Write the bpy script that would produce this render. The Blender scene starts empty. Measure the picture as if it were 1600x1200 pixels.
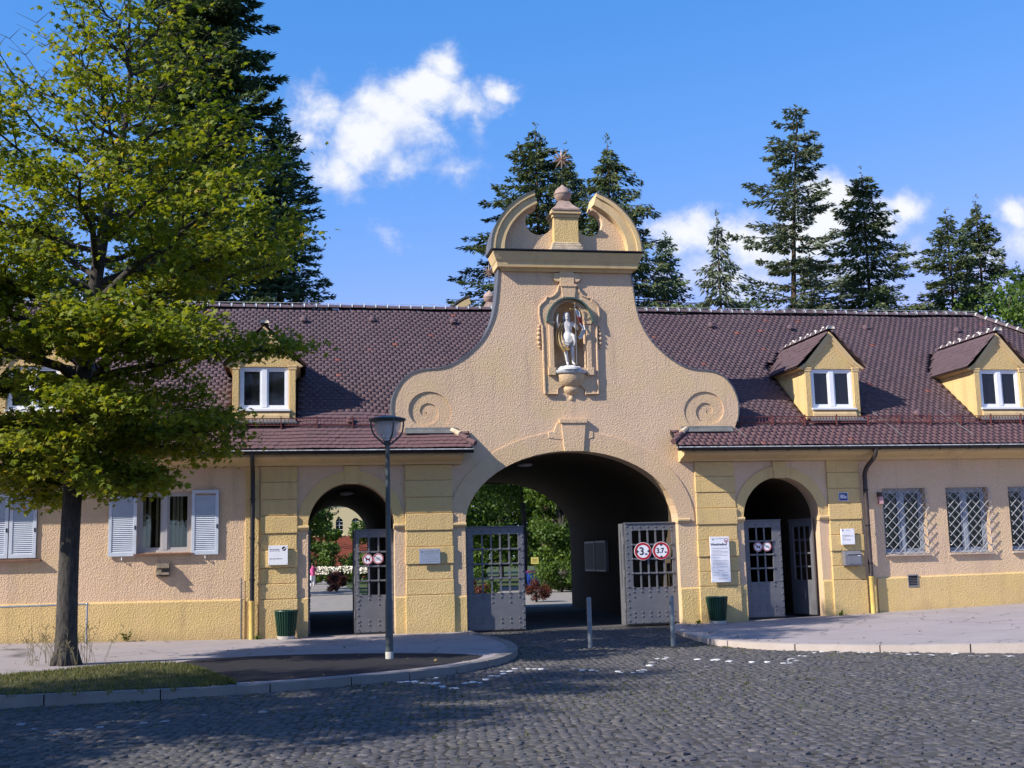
import bpy, bmesh, math, random
import numpy as np
from mathutils import Vector, Matrix
from mathutils.geometry import tessellate_polygon

random.seed(7)
rng = np.random.default_rng(7)
R = math.radians
scene = bpy.context.scene
col = scene.collection

# ------------------------------------------------------------------ camera
YAW, PITCH, ROLL, CAMZ, CAMY = 0.17725, 0.14406, 0.02465, 1.75, -28.519
_f = Vector((math.sin(YAW) * math.cos(PITCH), math.cos(YAW) * math.cos(PITCH), math.sin(PITCH)))
_r = Vector((math.cos(YAW), -math.sin(YAW), 0))
_u = _r.cross(_f)
_r2 = math.cos(ROLL) * _r - math.sin(ROLL) * _u
_u2 = math.sin(ROLL) * _r + math.cos(ROLL) * _u
cam_data = bpy.data.cameras.new('camera')
cam_data.sensor_width = 36
cam_data.lens = 41.66
cam_data.clip_end = 3000
cam = bpy.data.objects.new('camera', cam_data)
col.objects.link(cam)
cam.matrix_world = Matrix(((_r2.x, _u2.x, -_f.x, 0), (_r2.y, _u2.y, -_f.y, CAMY), (_r2.z, _u2.z, -_f.z, CAMZ), (0, 0, 0, 1)))
scene.camera = cam
CAMP = np.array([0, CAMY, CAMZ])
CM = np.array([list(_r2), list(_u2), list(_f)])


def pix(p):                                            # world -> photo pixels, used only to cull what no camera nearby sees
    v = (np.asarray(p, float) - CAMP) @ CM.T
    return 800 + 1851.5 * v[..., 0] / v[..., 2], 600 - 1851.5 * v[..., 1] / v[..., 2]


# ------------------------------------------------------------------ light
AZ, EL = R(70), R(35.5)                                # sun comes from the left, grazing the facade
sun_dir = Vector((math.sin(AZ) * math.cos(EL), math.cos(AZ) * math.cos(EL), -math.sin(EL)))
sd = bpy.data.lights.new('sun', 'SUN')
sd.energy = 5.0
sd.angle = R(0.53)
sd.color = (1.0, 0.93, 0.82)
sun = bpy.data.objects.new('sun', sd)
col.objects.link(sun)
sun.rotation_euler = sun_dir.to_track_quat('-Z', 'Y').to_euler()
scene.view_settings.view_transform = 'Standard'
scene.view_settings.look = 'None'
scene.view_settings.gamma = 1
scene.view_settings.exposure = 0.6
scene.view_settings.use_curve_mapping = False

world = bpy.data.worlds.new('World')
scene.world = world
world.use_nodes = True
nt = world.node_tree
nt.nodes.clear()


class NT:
    """small node helper"""
    def __init__(s, tree):
        s.t = tree

    def n(s, typ, **kw):
        nd = s.t.nodes.new(typ)
        ins = kw.pop('ins', {})
        for k, v in kw.items():
            setattr(nd, k, v)
        for k, v in ins.items():
            if isinstance(v, bpy.types.NodeSocket):
                s.t.links.new(v, nd.inputs[k])
            else:
                nd.inputs[k].default_value = v
        return nd

    def m(s, op, a, b=0.0, c=None, clamp=False):
        nd = s.n('ShaderNodeMath', operation=op, use_clamp=clamp)
        for i, v in enumerate((a, b, c)):
            if v is None:
                continue
            if isinstance(v, bpy.types.NodeSocket):
                s.t.links.new(v, nd.inputs[i])
            else:
                nd.inputs[i].default_value = v
        return nd.outputs[0]

    def ramp(s, fac, stops, interp='LINEAR'):
        nd = s.n('ShaderNodeValToRGB')
        s.t.links.new(fac, nd.inputs[0])
        cr = nd.color_ramp
        cr.interpolation = interp
        while len(cr.elements) < len(stops):
            cr.elements.new(0.5)
        for e, (p, c) in zip(cr.elements, stops):
            e.position = p
            e.color = (c[0], c[1], c[2], 1) if hasattr(c, '__len__') else (c, c, c, 1)
        return nd.outputs[0]

    def mix(s, fac, a, b, typ='MIX'):
        nd = s.n('ShaderNodeMix', data_type='RGBA', blend_type=typ)
        for i, v in ((0, fac), (6, a), (7, b)):
            if isinstance(v, bpy.types.NodeSocket):
                s.t.links.new(v, nd.inputs[i])
            else:
                nd.inputs[i].default_value = v if i == 0 else (v[0], v[1], v[2], 1)
        return nd.outputs[2]

    def noise(s, vec, scale, detail=4, rough=0.55, dist=0.0, out=0):
        nd = s.n('ShaderNodeTexNoise', ins={'Scale': scale, 'Detail': detail, 'Roughness': rough, 'Distortion': dist})
        if vec is not None:
            s.t.links.new(vec, nd.inputs['Vector'])
        return nd.outputs[out]


W = NT(nt)
sky = W.n('ShaderNodeTexSky', sky_type='NISHITA')
sky.sun_disc = False
sky.sun_elevation = EL
sky.sun_rotation = math.atan2(-sun_dir.x, -sun_dir.y)
sky.altitude = 500
sky.air_density = 1.0
sky.dust_density = 0.35
sky.ozone_density = 3.0
skyc = W.n('ShaderNodeHueSaturation', ins={'Hue': 0.507, 'Saturation': 1.12, 'Value': 1.0, 'Color': sky.outputs[0]}).outputs[0]
_s = W.n('ShaderNodeSeparateColor', ins={0: skyc})
_b = W.m('MULTIPLY', W.m('POWER', W.m('MULTIPLY', _s.outputs[2], 1 / 3.28), 0.55), 5.03)
_g = W.m('MULTIPLY', W.m('POWER', W.m('MULTIPLY', _s.outputs[1], 1 / 1.5), 0.675), 1.94)
_r_ = W.m('MULTIPLY', W.m('POWER', W.m('MULTIPLY', _s.outputs[0], 1 / 0.73), 1.58), 0.56)
_g = W.m('MINIMUM', _g, W.m('MULTIPLY', _b, 0.86))
_r_ = W.m('MINIMUM', _r_, W.m('MULTIPLY', _g, 0.78))
skyc = W.n('ShaderNodeCombineColor', ins={0: _r_, 1: _g, 2: _b}).outputs[0]
tc = W.n('ShaderNodeTexCoord').outputs['Generated']
sep = W.n('ShaderNodeSeparateXYZ', ins={0: tc})
ys = W.m('MAXIMUM', sep.outputs[1], 0.05)
cu = W.m('DIVIDE', sep.outputs[0], ys)
cv = W.m('DIVIDE', sep.outputs[2], ys)
cp = W.n('ShaderNodeCombineXYZ', ins={0: cu, 1: cv, 2: 0.0}).outputs[0]
warp = W.noise(cp, 14, 5, 0.6, out=1)
wv = W.n('ShaderNodeVectorMath', operation='SUBTRACT', ins={0: warp, 1: (0.5, 0.5, 0.5)}).outputs[0]
wv = W.n('ShaderNodeVectorMath', operation='SCALE', ins={0: wv, 'Scale': 0.05}).outputs[0]
cpw = W.n('ShaderNodeVectorMath', operation='ADD', ins={0: cp, 1: wv}).outputs[0]
CLOUDS = [  # u, v, radius u, radius v, density
    (0.121, 0.432, 0.022, 0.024, 0.9), (0.106, 0.408, 0.040, 0.024, 1.0), (0.080, 0.383, 0.045, 0.028, 1.0), (0.055, 0.362, 0.040, 0.028, 1.0),
    (0.032, 0.335, 0.026, 0.026, 0.8), (0.008, 0.385, 0.030, 0.030, 0.62), (0.003, 0.362, 0.028, 0.020, 0.55), (0.145, 0.402, 0.035, 0.020, 0.72),
    (0.172, 0.418, 0.020, 0.013, 0.75), (0.158, 0.390, 0.010, 0.022, 0.5), (0.130, 0.340, 0.032, 0.016, 0.42), (0.075, 0.345, 0.05, 0.02, 0.5),
    (0.486, 0.328, 0.034, 0.026, 1.0), (0.478, 0.300, 0.045, 0.032, 1.0), (0.455, 0.278, 0.05, 0.03, 0.95), (0.555, 0.320, 0.032, 0.018, 0.9),
    (0.535, 0.302, 0.025, 0.022, 0.75), (0.56, 0.267, 0.024, 0.024, 0.5), (0.400, 0.275, 0.065, 0.030, 0.9), (0.345, 0.285, 0.045, 0.024, 0.9),
    (0.38, 0.245, 0.07, 0.03, 0.65), (0.49, 0.25, 0.08, 0.025, 0.5), (0.672, 0.312, 0.026, 0.020, 0.9), (0.70, 0.285, 0.06, 0.03, 0.75), (0.64, 0.262, 0.03, 0.02, 0.45),
    (-0.15, 0.22, 0.05, 0.02, 0.5), (0.075, 0.275, 0.02, 0.012, 0.3), (0.85, 0.36, 0.05, 0.03, 0.9), (-0.45, 0.33, 0.08, 0.035, 0.9)]
mask = None
for (a, b, ra, rb, dn) in CLOUDS:
    d = W.n('ShaderNodeVectorMath', operation='SUBTRACT', ins={0: cpw, 1: (a, b, 0)}).outputs[0]
    d = W.n('ShaderNodeVectorMath', operation='MULTIPLY', ins={0: d, 1: (1 / ra, 1 / rb, 0)}).outputs[0]
    d = W.n('ShaderNodeVectorMath', operation='LENGTH', ins={0: d}).outputs['Value']
    k = W.m('MULTIPLY', W.m('SUBTRACT', 1.35, d), dn, clamp=False)
    mask = k if mask is None else W.m('MAXIMUM', mask, k)
det = W.noise(cp, 30, 9, 0.66, 0.2)
mask = W.m('ADD', mask, W.m('MULTIPLY', W.m('SUBTRACT', det, 0.5), 1.7))
front = W.m('GREATER_THAN', sep.outputs[1], 0.06)
alpha = W.n('ShaderNodeMapRange', interpolation_type='SMOOTHSTEP', ins={0: mask, 1: 0.0, 2: 1.0, 3: 0.0, 4: 0.97}).outputs[0]
alpha = W.m('MULTIPLY', alpha, front)
body = W.noise(cp, 20, 4, 0.5)
cshade = W.ramp(W.m('ADD', W.m('MULTIPLY', mask, 0.55), W.m('MULTIPLY', body, 0.45)), [(0.25, (3.2, 3.6, 5.3)), (0.62, (5.0, 5.25, 5.9)), (0.8, (5.7, 5.8, 6.0))])
skymix = W.mix(alpha, skyc, cshade)
bg = W.n('ShaderNodeBackground', ins={'Color': skymix, 'Strength': 0.113})
wo = W.n('ShaderNodeOutputWorld', ins={'Surface': bg.outputs[0]})

# ------------------------------------------------------------------ materials
MATS = {}


def newmat(name):
    m = bpy.data.materials.new(name)
    m.use_nodes = True
    m.node_tree.nodes.clear()
    MATS[name] = m
    return m, NT(m.node_tree)


def finish(N, color, rough=0.8, spec=0.3, bump=None, bstr=0.5, bdist=0.02, metallic=0.0, extra=None):
    p = N.n('ShaderNodeBsdfPrincipled', ins={'Metallic': metallic, 'Specular IOR Level': spec})
    for key, v in (('Base Color', color), ('Roughness', rough)):
        if isinstance(v, bpy.types.NodeSocket):
            N.t.links.new(v, p.inputs[key])
        else:
            p.inputs[key].default_value = v if key == 'Roughness' else (v[0], v[1], v[2], 1)
    if bump is not None:
        b = N.n('ShaderNodeBump', ins={'Strength': bstr, 'Distance': bdist, 'Height': bump})
        N.t.links.new(b.outputs[0], p.inputs['Normal'])
    sh = p.outputs[0]
    if extra:
        sh = extra(N, sh)
    N.n('ShaderNodeOutputMaterial', ins={'Surface': sh})


def objco(N):
    return N.n('ShaderNodeTexCoord').outputs['Object']


def stucco(name, c, grain=1.0):
    m, N = newmat(name)
    v = objco(N)
    d = N.noise(v, 9, 2, 0.5, out=1)
    dv = N.n('ShaderNodeVectorMath', operation='MULTIPLY_ADD', ins={0: d, 1: (0.05, 0.05, 0.05), 2: v}).outputs[0]
    vo = N.n('ShaderNodeTexVoronoi', feature='SMOOTH_F1', ins={'Scale': 31.0, 'Smoothness': 0.35, 'Vector': dv}).outputs['Distance']
    fine = N.noise(v, 85, 3, 0.6)
    mid = N.noise(v, 36, 4, 0.62, 0.4)
    h = N.m('ADD', N.m('MULTIPLY', vo, 0.75), N.m('ADD', N.m('MULTIPLY', mid, 0.9), N.m('MULTIPLY', fine, 0.5)))
    big = N.noise(v, 0.55, 5, 0.6)
    spots = N.noise(v, 3.2, 5, 0.65)
    cc = N.mix(N.ramp(big, [(0.35, 0.0), (0.65, 1.0)]), [x * 0.92 for x in c], [min(1, x * 1.05) for x in c])
    big2 = N.noise(v, 0.9, 6, 0.65, 0.5)
    cc = N.mix(N.ramp(big2, [(0.46, 0.0), (0.66, 0.75)]), cc, (c[0] * 0.97, c[1] * 1.0, c[2] * 0.85))
    zc = N.n('ShaderNodeSeparateXYZ', ins={0: v}).outputs[2]
    splash = N.n('ShaderNodeMapRange', ins={0: N.m('ADD', zc, N.m('MULTIPLY', N.m('SUBTRACT', big2, 0.5), 1.1)), 1: 0.0, 2: 0.32, 3: 0.42, 4: 0.0}).outputs[0]
    cc = N.mix(splash, cc, (c[0] * 0.48, c[1] * 0.5, c[2] * 0.55))
    cc = N.mix(N.ramp(spots, [(0.25, 0.35), (0.45, 0.0)]), cc, [c[0] * 0.72, c[1] * 0.72, c[2] * 0.75])
    # weather streaks: dirt with a shape of its own, running down the wall
    st = N.n('ShaderNodeVectorMath', operation='MULTIPLY', ins={0: v, 1: (2.2, 2.2, 0.22)}).outputs[0]
    strk = N.ramp(N.noise(st, 1.6, 5, 0.62), [(0.54, 0.0), (0.72, 0.5)])
    cc = N.mix(strk, cc, [c[0] * 0.6, c[1] * 0.6, c[2] * 0.66])
    cc = N.mix(N.ramp(N.m('MULTIPLY', fine, mid), [(0.16, 0.3), (0.26, 0.0)]), cc, [x * 0.7 for x in c])
    finish(N, cc, 0.92, 0.15, h, 0.6 * grain, 0.022)
    return m


PINK = stucco('stucco_pink', (0.67, 0.478, 0.32))
YEL = stucco('stucco_yellow', (0.67, 0.475, 0.22))
TAN = stucco('stucco_tan', (0.65, 0.46, 0.295))
SMOOTH_YEL = stucco('moulding_yellow', (0.64, 0.465, 0.25), 0.35)


def plain(name, c, rough=0.6, spec=0.4, metallic=0.0, var=0.12, scale=6.0, bump=0.0, bscale=40.0):
    m, N = newmat(name)
    v = objco(N)
    n = N.noise(v, scale, 5, 0.6)
    cc = N.mix(N.ramp(n, [(0.3, 0.0), (0.7, 1.0)]), [x * (1 - var) for x in c], [min(1, x * (1 + var)) for x in c])
    rr = N.m('ADD', N.m('MULTIPLY', N.noise(v, scale * 2.3, 3), 0.2), rough - 0.1, clamp=True)
    finish(N, cc, rr, spec, N.noise(v, bscale, 3) if bump else None, bump, 0.01, metallic)
    return m


_m, _N = newmat('gate_grey_paint')
_v = objco(_N)
_c = _N.mix(_N.ramp(_N.noise(_v, 4, 5, 0.6), [(0.3, 0.0), (0.7, 1.0)]), (0.108, 0.108, 0.120), (0.138, 0.137, 0.149))
_z = _N.n('ShaderNodeSeparateXYZ', ins={0: _v}).outputs[2]
_ru = _N.noise(_v, 9, 6, 0.7)
_k = _N.n('ShaderNodeMapRange', ins={0: _N.m('ADD', _N.m('MULTIPLY', _z, 0.25), _N.m('SUBTRACT', 1.0, _ru)), 1: 0.30, 2: 0.42, 3: 0.7, 4: 0.0}).outputs[0]
_c = _N.mix(_k, _c, (0.095, 0.078, 0.070))
_st = _N.n('ShaderNodeVectorMath', operation='MULTIPLY', ins={0: _v, 1: (9, 9, 0.9)}).outputs[0]
_c = _N.mix(_N.ramp(_N.noise(_st, 2.0, 5, 0.65), [(0.58, 0.0), (0.8, 0.3)]), _c, (0.10, 0.09, 0.088))
finish(_N, _c, 0.45, 0.5, _N.noise(_v, 60, 3), 0.15, 0.01)
GREY_IRON = _m
WHITE = plain('white_paint', (0.78, 0.79, 0.82), 0.45, 0.4, var=0.04)
SHUT = plain('pale_blue_shutter_paint', (0.52, 0.565, 0.64), 0.55, 0.35, var=0.08, scale=4)
GRILLE = plain('grille_grey_paint', (0.36, 0.36, 0.37), 0.5, 0.4, 0.1, var=0.3, scale=12)
FRAMEBLUE = plain('grey_blue_window_paint', (0.27, 0.31, 0.37), 0.5, 0.4, var=0.1)
GREYWIN = plain('grey_window_paint', (0.42, 0.40, 0.40), 0.5, 0.4, var=0.06)
DARKMETAL = plain('dark_gutter_metal', (0.018, 0.017, 0.02), 0.42, 0.5, 0.3, var=0.3, scale=3)
LEAD = plain('dull_lead', (0.13, 0.135, 0.135), 0.75, 0.25, var=0.3, scale=4)
ZINC = plain('weathered_zinc', (0.17, 0.175, 0.185), 0.5, 0.5, 0.5, var=0.25, scale=3)
ZINC_LIGHT = plain('light_zinc_edge', (0.5, 0.5, 0.5), 0.55, 0.5, 0.1, var=0.5, scale=14)
COPPER = plain('green_copper', (0.06, 0.10, 0.085), 0.6, 0.4, var=0.3)
STONE = plain('finial_stone', (0.33, 0.24, 0.20), 0.85, 0.2, var=0.25, scale=7, bump=0.4, bscale=30)
STONE_L = plain('light_weathered_stone', (0.52, 0.42, 0.30), 0.85, 0.2, var=0.3, scale=6, bump=0.4, bscale=30)
STARM = plain('weathered_copper_star', (0.30, 0.19, 0.13), 0.5, 0.4, 0.3, var=0.3)
GOLD = plain('gilding', (0.62, 0.42, 0.16), 0.4, 0.5, 0.7, var=0.3)
STATUE = plain('white_statue_paint', (0.54, 0.53, 0.52), 0.6, 0.3, var=0.3, scale=11)
ROBE = plain('ochre_robe_paint', (0.33, 0.22, 0.09), 0.6, 0.35, var=0.25, scale=9)
FLAGRED = plain('faded_red_paint', (0.45, 0.08, 0.06), 0.6, 0.3, var=0.15)
BIN_GREEN = plain('bin_green_paint', (0.008, 0.045, 0.025), 0.4, 0.5, var=0.2)
CONCRETE = plain('concrete', (0.42, 0.40, 0.36), 0.9, 0.2, var=0.2, scale=8, bump=0.4)
POLE = plain('lamp_post_paint', (0.045, 0.06, 0.065), 0.45, 0.5, var=0.3, scale=4)
BOLLARD = plain('bollard_grey_paint', (0.13, 0.155, 0.17), 0.45, 0.5, var=0.2)
GALV = plain('galvanised_pipe', (0.36, 0.37, 0.38), 0.45, 0.5, 0.6, var=0.2)
SIGNWHITE = plain('sign_white', (0.80, 0.79, 0.82), 0.35, 0.4, var=0.03)
SIGNGREY = plain('plaque_grey', (0.34, 0.38, 0.46), 0.3, 0.5, 0.3, var=0.06)
INK = plain('sign_ink', (0.03, 0.03, 0.035), 0.5, 0.3, var=0.1)
INKGREY = plain('sign_ink_grey', (0.25, 0.25, 0.28), 0.5, 0.3, var=0.1)
SIGNRED = plain('sign_red', (0.42, 0.012, 0.02), 0.35, 0.4, var=0.05)
SIGNBLUE = plain('enamel_blue', (0.01, 0.03, 0.16), 0.3, 0.5, var=0.05)
MAILBOX = plain('mailbox_grey', (0.22, 0.22, 0.24), 0.45, 0.5, 0.4, var=0.1)
SNOWRED = plain('snow_guard_red', (0.13, 0.042, 0.04), 0.65, 0.3, var=0.3)
BROWNPIPE = plain('brown_downpipe', (0.055, 0.042, 0.04), 0.5, 0.5, 0.3, var=0.4, scale=3)
PIPEYEL = plain('yellow_pipe_foot', (0.62, 0.44, 0.13), 0.6, 0.3, var=0.1)
SILL = plain('brown_sill', (0.16, 0.085, 0.06), 0.7, 0.3, var=0.2)
MORTAR = plain('white_mortar', (0.68, 0.64, 0.58), 0.9, 0.1, var=0.3, scale=20)
DARK = plain('dark_room', (0.02, 0.018, 0.016), 0.9, 0.1)
DECK = plain('roof_deck', (0.05, 0.032, 0.03), 0.9, 0.1)
CURTAIN = plain('beige_blind', (0.55, 0.45, 0.35), 0.8, 0.1, var=0.1)
TUNNEL = stucco('passage_plaster_shaded', (0.085, 0.064, 0.043), 0.6)  # the passage's shade is put into this near-black plaster tone
BIN_BLUE = plain('container_blue', (0.02, 0.09, 0.42), 0.45, 0.4, var=0.08)
SIGNYEL = plain('notice_yellow', (0.72, 0.62, 0.18), 0.5, 0.3, var=0.05)
BRICKRED = plain('red_plinth_wall', (0.30, 0.085, 0.055), 0.9, 0.1, var=0.2)
SKIN = plain('skin', (0.45, 0.25, 0.18), 0.6, 0.3, var=0.05)
CLOTH_PINK = plain('pink_cloth', (0.62, 0.10, 0.26), 0.8, 0.2, var=0.1)
HAIR = plain('brown_hair', (0.05, 0.03, 0.02), 0.7, 0.3)
SOIL = plain('sandy_joint', (0.062, 0.058, 0.054), 0.95, 0.1, var=0.5, scale=2.5, bump=0.5, bscale=30)
PATHM = plain('garden_path_gravel', (0.25, 0.23, 0.21), 0.95, 0.1, var=0.2, scale=3, bump=0.3)
FLOWERW = plain('cream_petals', (0.75, 0.68, 0.55), 0.7, 0.2, var=0.1)


def glassmat(name, dark=True):
    m, N = newmat(name)
    if dark:
        v = objco(N)
        finish(N, (0.008, 0.009, 0.011), 0.06, 0.55, N.noise(v, 2.5, 2), 0.03, 0.05)
    else:
        tr = N.n('ShaderNodeBsdfTransparent', ins={'Color': (0.86, 0.89, 0.88, 1)})
        gl = N.n('ShaderNodeBsdfGlossy', ins={'Roughness': 0.03})
        fr = N.n('ShaderNodeFresnel', ins={'IOR': 1.5})
        f2 = N.m('ADD', N.m('MULTIPLY', fr.outputs[0], 1.0), 0.03, clamp=True)
        mx = N.n('ShaderNodeMixShader', ins={0: f2, 1: tr.outputs[0], 2: gl.outputs[0]})
        N.n('ShaderNodeOutputMaterial', ins={'Surface': mx.outputs[0]})
    return m


GLASS = glassmat('dark_window_glass')
CLEAR = glassmat('clear_glass', False)
_m, _N = newmat('frosted_lamp_glass')
_t = _N.n('ShaderNodeBsdfTranslucent', ins={'Color': (0.8, 0.82, 0.82, 1)})
_d = _N.n('ShaderNodeBsdfPrincipled', ins={'Base Color': (0.7, 0.72, 0.72, 1), 'Roughness': 0.25})
_x = _N.n('ShaderNodeMixShader', ins={0: 0.5, 1: _t.outputs[0], 2: _d.outputs[0]})
_tr = _N.n('ShaderNodeBsdfTransparent')
_x2 = _N.n('ShaderNodeMixShader', ins={0: 0.66, 1: _x.outputs[0], 2: _tr.outputs[0]})
_N.n('ShaderNodeOutputMaterial', ins={'Surface': _x2.outputs[0]})
FROST = _m


def tilemat(name, from_attr):
    m, N = newmat(name)
    v = N.n('ShaderNodeNewGeometry').outputs['Position']
    t = N.n('ShaderNodeAttribute', attribute_name='tint').outputs['Fac'] if from_attr else N.n('ShaderNodeObjectInfo').outputs['Random']
    c = N.ramp(t, [(0.0, (0.094, 0.064, 0.076)), (0.45, (0.105, 0.071, 0.083)), (0.9, (0.118, 0.079, 0.090)), (0.992, (0.122, 0.080, 0.086)), (0.998, (0.28, 0.085, 0.06))])
    patch = N.noise(v, 0.5, 5, 0.6)
    c = N.mix(N.ramp(patch, [(0.4, 0.0), (0.7, 0.5)]), c, (0.122, 0.074, 0.080))
    # the lower courses were relaid with redder tiles
    zz = N.n('ShaderNodeSeparateXYZ', ins={0: v}).outputs[2]
    low = N.ramp(N.m('ADD', zz, N.m('MULTIPLY', patch, 1.0)), [(0.0, 1.0), (1.0, 0.0)])
    mr = N.n('ShaderNodeMapRange', ins={0: N.m('ADD', zz, N.m('MULTIPLY', patch, 1.2)), 1: 5.2, 2: 6.3, 3: 0.6, 4: 0.0}).outputs[0]
    c = N.mix(mr, c, (0.155, 0.078, 0.078))
    lich = N.ramp(N.noise(v, 11, 5, 0.7), [(0.60, 0.0), (0.76, 0.45)])
    c = N.mix(lich, c, (0.16, 0.14, 0.125))
    sv_ = N.n('ShaderNodeVectorMath', operation='MULTIPLY', ins={0: v, 1: (1.6, 0.25, 0.25)}).outputs[0]
    c = N.mix(N.ramp(N.noise(sv_, 2.2, 5, 0.65), [(0.5, 0.0), (0.72, 0.5)]), c, (0.085, 0.062, 0.065))
    finish(N, c, 0.78, 0.25, N.noise(v, 45, 3), 0.3, 0.01)
    return m


RIDGE = plain('ridge_clay', (0.115, 0.078, 0.086), 0.6, 0.35, var=0.25, scale=3)
TILE_A = tilemat('roof_tile_clay', True)
TILE_O = tilemat('roof_tile_clay_single', False)


def cobblemat(name, from_attr):
    m, N = newmat(name)
    v = N.n('ShaderNodeNewGeometry').outputs['Position']
    t = N.n('ShaderNodeAttribute', attribute_name='tint').outputs['Fac'] if from_attr else N.n('ShaderNodeObjectInfo').outputs['Random']
    c = N.ramp(t, [(0.0, (0.052, 0.049, 0.054)), (0.5, (0.070, 0.065, 0.070)), (0.95, (0.090, 0.084, 0.087)), (0.985, (0.11, 0.10, 0.11)), (0.999, (0.16, 0.15, 0.15))])
    if from_attr:
        wt = N.n('ShaderNodeAttribute', attribute_name='white').outputs['Fac']
        c = N.mix(wt, c, (0.70, 0.70, 0.70))
    g = N.ramp(N.noise(v, 18, 6, 0.7), [(0.35, 0.0), (0.75, 0.55)])
    c = N.mix(g, c, (0.092, 0.085, 0.085))
    big = N.ramp(N.noise(v, 0.35, 5, 0.6), [(0.45, 0.0), (0.7, 0.5)])
    c = N.mix(big, c, (0.088, 0.083, 0.068))
    finish(N, c, N.m('ADD', N.m('MULTIPLY', N.noise(v, 9, 3), 0.4), 0.55), 0.35, N.noise(v, 45, 5, 0.65), 0.45, 0.010)
    return m


COB_A = cobblemat('basalt_cobble', True)
COB_O = cobblemat('basalt_cobble_single', False)


def groundmat(name, c1, c2, crack=0.0, scale=0.6):
    m, N = newmat(name)
    v = objco(N)
    b = N.noise(v, scale, 6, 0.62)
    f = N.noise(v, 90, 3, 0.6)
    c = N.mix(N.ramp(b, [(0.3, 0.0), (0.7, 1.0)]), c1, c2)
    c = N.mix(N.ramp(f, [(0.35, 0.45), (0.6, 0.0)]), c, [x * 0.62 for x in c1])
    stain = N.ramp(N.noise(v, 1.7, 6, 0.7), [(0.58, 0.0), (0.72, 0.35)])
    c = N.mix(stain, c, [x * 0.6 for x in c1])
    h = f
    if crack:
        wv = N.n('ShaderNodeVectorMath', operation='MULTIPLY_ADD', ins={0: N.noise(v, 1.2, 4, 0.6, out=1), 1: (0.9, 0.9, 0), 2: v}).outputs[0]
        vo = N.n('ShaderNodeTexVoronoi', feature='DISTANCE_TO_EDGE', ins={'Scale': crack, 'Vector': wv}).outputs['Distance']
        gate = N.ramp(N.noise(v, 0.4, 3), [(0.42, 0.0), (0.52, 1.0)])
        ck = N.m('MULTIPLY', N.ramp(vo, [(0.0, 1.0), (0.014, 0.0)]), gate)
        c = N.mix(N.m('MULTIPLY', ck, 0.75), c, (0.05, 0.045, 0.04))
    finish(N, c, 0.9, 0.2, h, 0.4, 0.008)
    return m


PAVE = groundmat('pavement_asphalt', (0.305, 0.268, 0.268), (0.37, 0.325, 0.325), 0.5)
PATCH = groundmat('new_dark_asphalt', (0.020, 0.019, 0.024), (0.028, 0.027, 0.032))
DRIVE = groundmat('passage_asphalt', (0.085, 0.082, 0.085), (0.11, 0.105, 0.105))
EARTH = groundmat('lawn_ground', (0.05, 0.075, 0.02), (0.075, 0.085, 0.03))
VERGE = groundmat('verge_soil', (0.075, 0.07, 0.035), (0.10, 0.09, 0.045))
KERB_P = groundmat('granite_kerb_light', (0.40, 0.34, 0.30), (0.48, 0.42, 0.38), scale=1.5)
KERB_G = groundmat('granite_kerb_grey_shaded', (0.17, 0.16, 0.15), (0.25, 0.235, 0.22), scale=1.5)  # grey granite, darkened for the shade over the left kerb


def leafmat(name, c_lo, c_hi, trans=0.45, rough=0.55, c_extra=None):
    m, N = newmat(name)
    t = N.n('ShaderNodeAttribute', attribute_name='tint').outputs['Fac']
    stops = [(0.0, c_lo), (0.75, c_hi)]
    if c_extra:
        stops.append((1.0, c_extra))
    c = N.ramp(t, stops)
    p = N.n('ShaderNodeBsdfPrincipled', ins={'Base Color': c, 'Roughness': rough, 'Specular IOR Level': 0.3})
    tr = N.n('ShaderNodeBsdfTranslucent', ins={'Color': N.mix(1.0, c, (1.25, 1.15, 0.45), 'MULTIPLY')})
    mx = N.n('ShaderNodeMixShader', ins={0: trans, 1: p.outputs[0], 2: tr.outputs[0]})
    N.n('ShaderNodeOutputMaterial', ins={'Surface': mx.outputs[0]})
    return m


MAPLE = leafmat('maple_leaf', (0.088, 0.146, 0.016), (0.250, 0.285, 0.026), 0.52, 0.6, (0.36, 0.27, 0.035))
NEEDLE = leafmat('spruce_needle', (0.045, 0.080, 0.035), (0.125, 0.160, 0.062), 0.2, 0.6, (0.17, 0.17, 0.075))
NEEDLE_D = leafmat('fir_needle', (0.042, 0.084, 0.046), (0.115, 0.170, 0.078), 0.2, 0.6)
NEEDLE_B = leafmat('blue_fir_needle', (0.060, 0.095, 0.056), (0.155, 0.185, 0.11), 0.2, 0.6, (0.17, 0.16, 0.08))
BROAD = leafmat('broad_leaf', (0.040, 0.085, 0.016), (0.120, 0.195, 0.030), 0.4, 0.55)
BUSHRED = leafmat('red_barberry_leaf', (0.06, 0.014, 0.012), (0.16, 0.05, 0.03), 0.3)
GRASSM = leafmat('grass_blade', (0.05, 0.072, 0.016), (0.125, 0.135, 0.035), 0.35, 0.6, (0.22, 0.19, 0.08))


def barkmat(name, c):
    m, N = newmat(name)
    v = objco(N)
    s = N.n('ShaderNodeVectorMath', operation='MULTIPLY', ins={0: v, 1: (1, 1, 0.25)}).outputs[0]
    n = N.noise(s, 22, 5, 0.65, 0.4)
    c1 = N.mix(N.ramp(n, [(0.35, 0.0), (0.65, 1.0)]), [x * 0.55 for x in c], [x * 1.25 for x in c])
    lich = N.ramp(N.noise(v, 5, 6, 0.7), [(0.58, 0.0), (0.7, 0.5)])
    c1 = N.mix(lich, c1, (0.13, 0.14, 0.11))
    finish(N, c1, 0.9, 0.2, n, 0.8, 0.03)
    return m


BARK = barkmat('maple_bark', (0.062, 0.055, 0.05))
BARK_C = barkmat('conifer_bark', (0.10, 0.07, 0.05))

# ------------------------------------------------------------------ mesh building helpers
WM = {}


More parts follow.
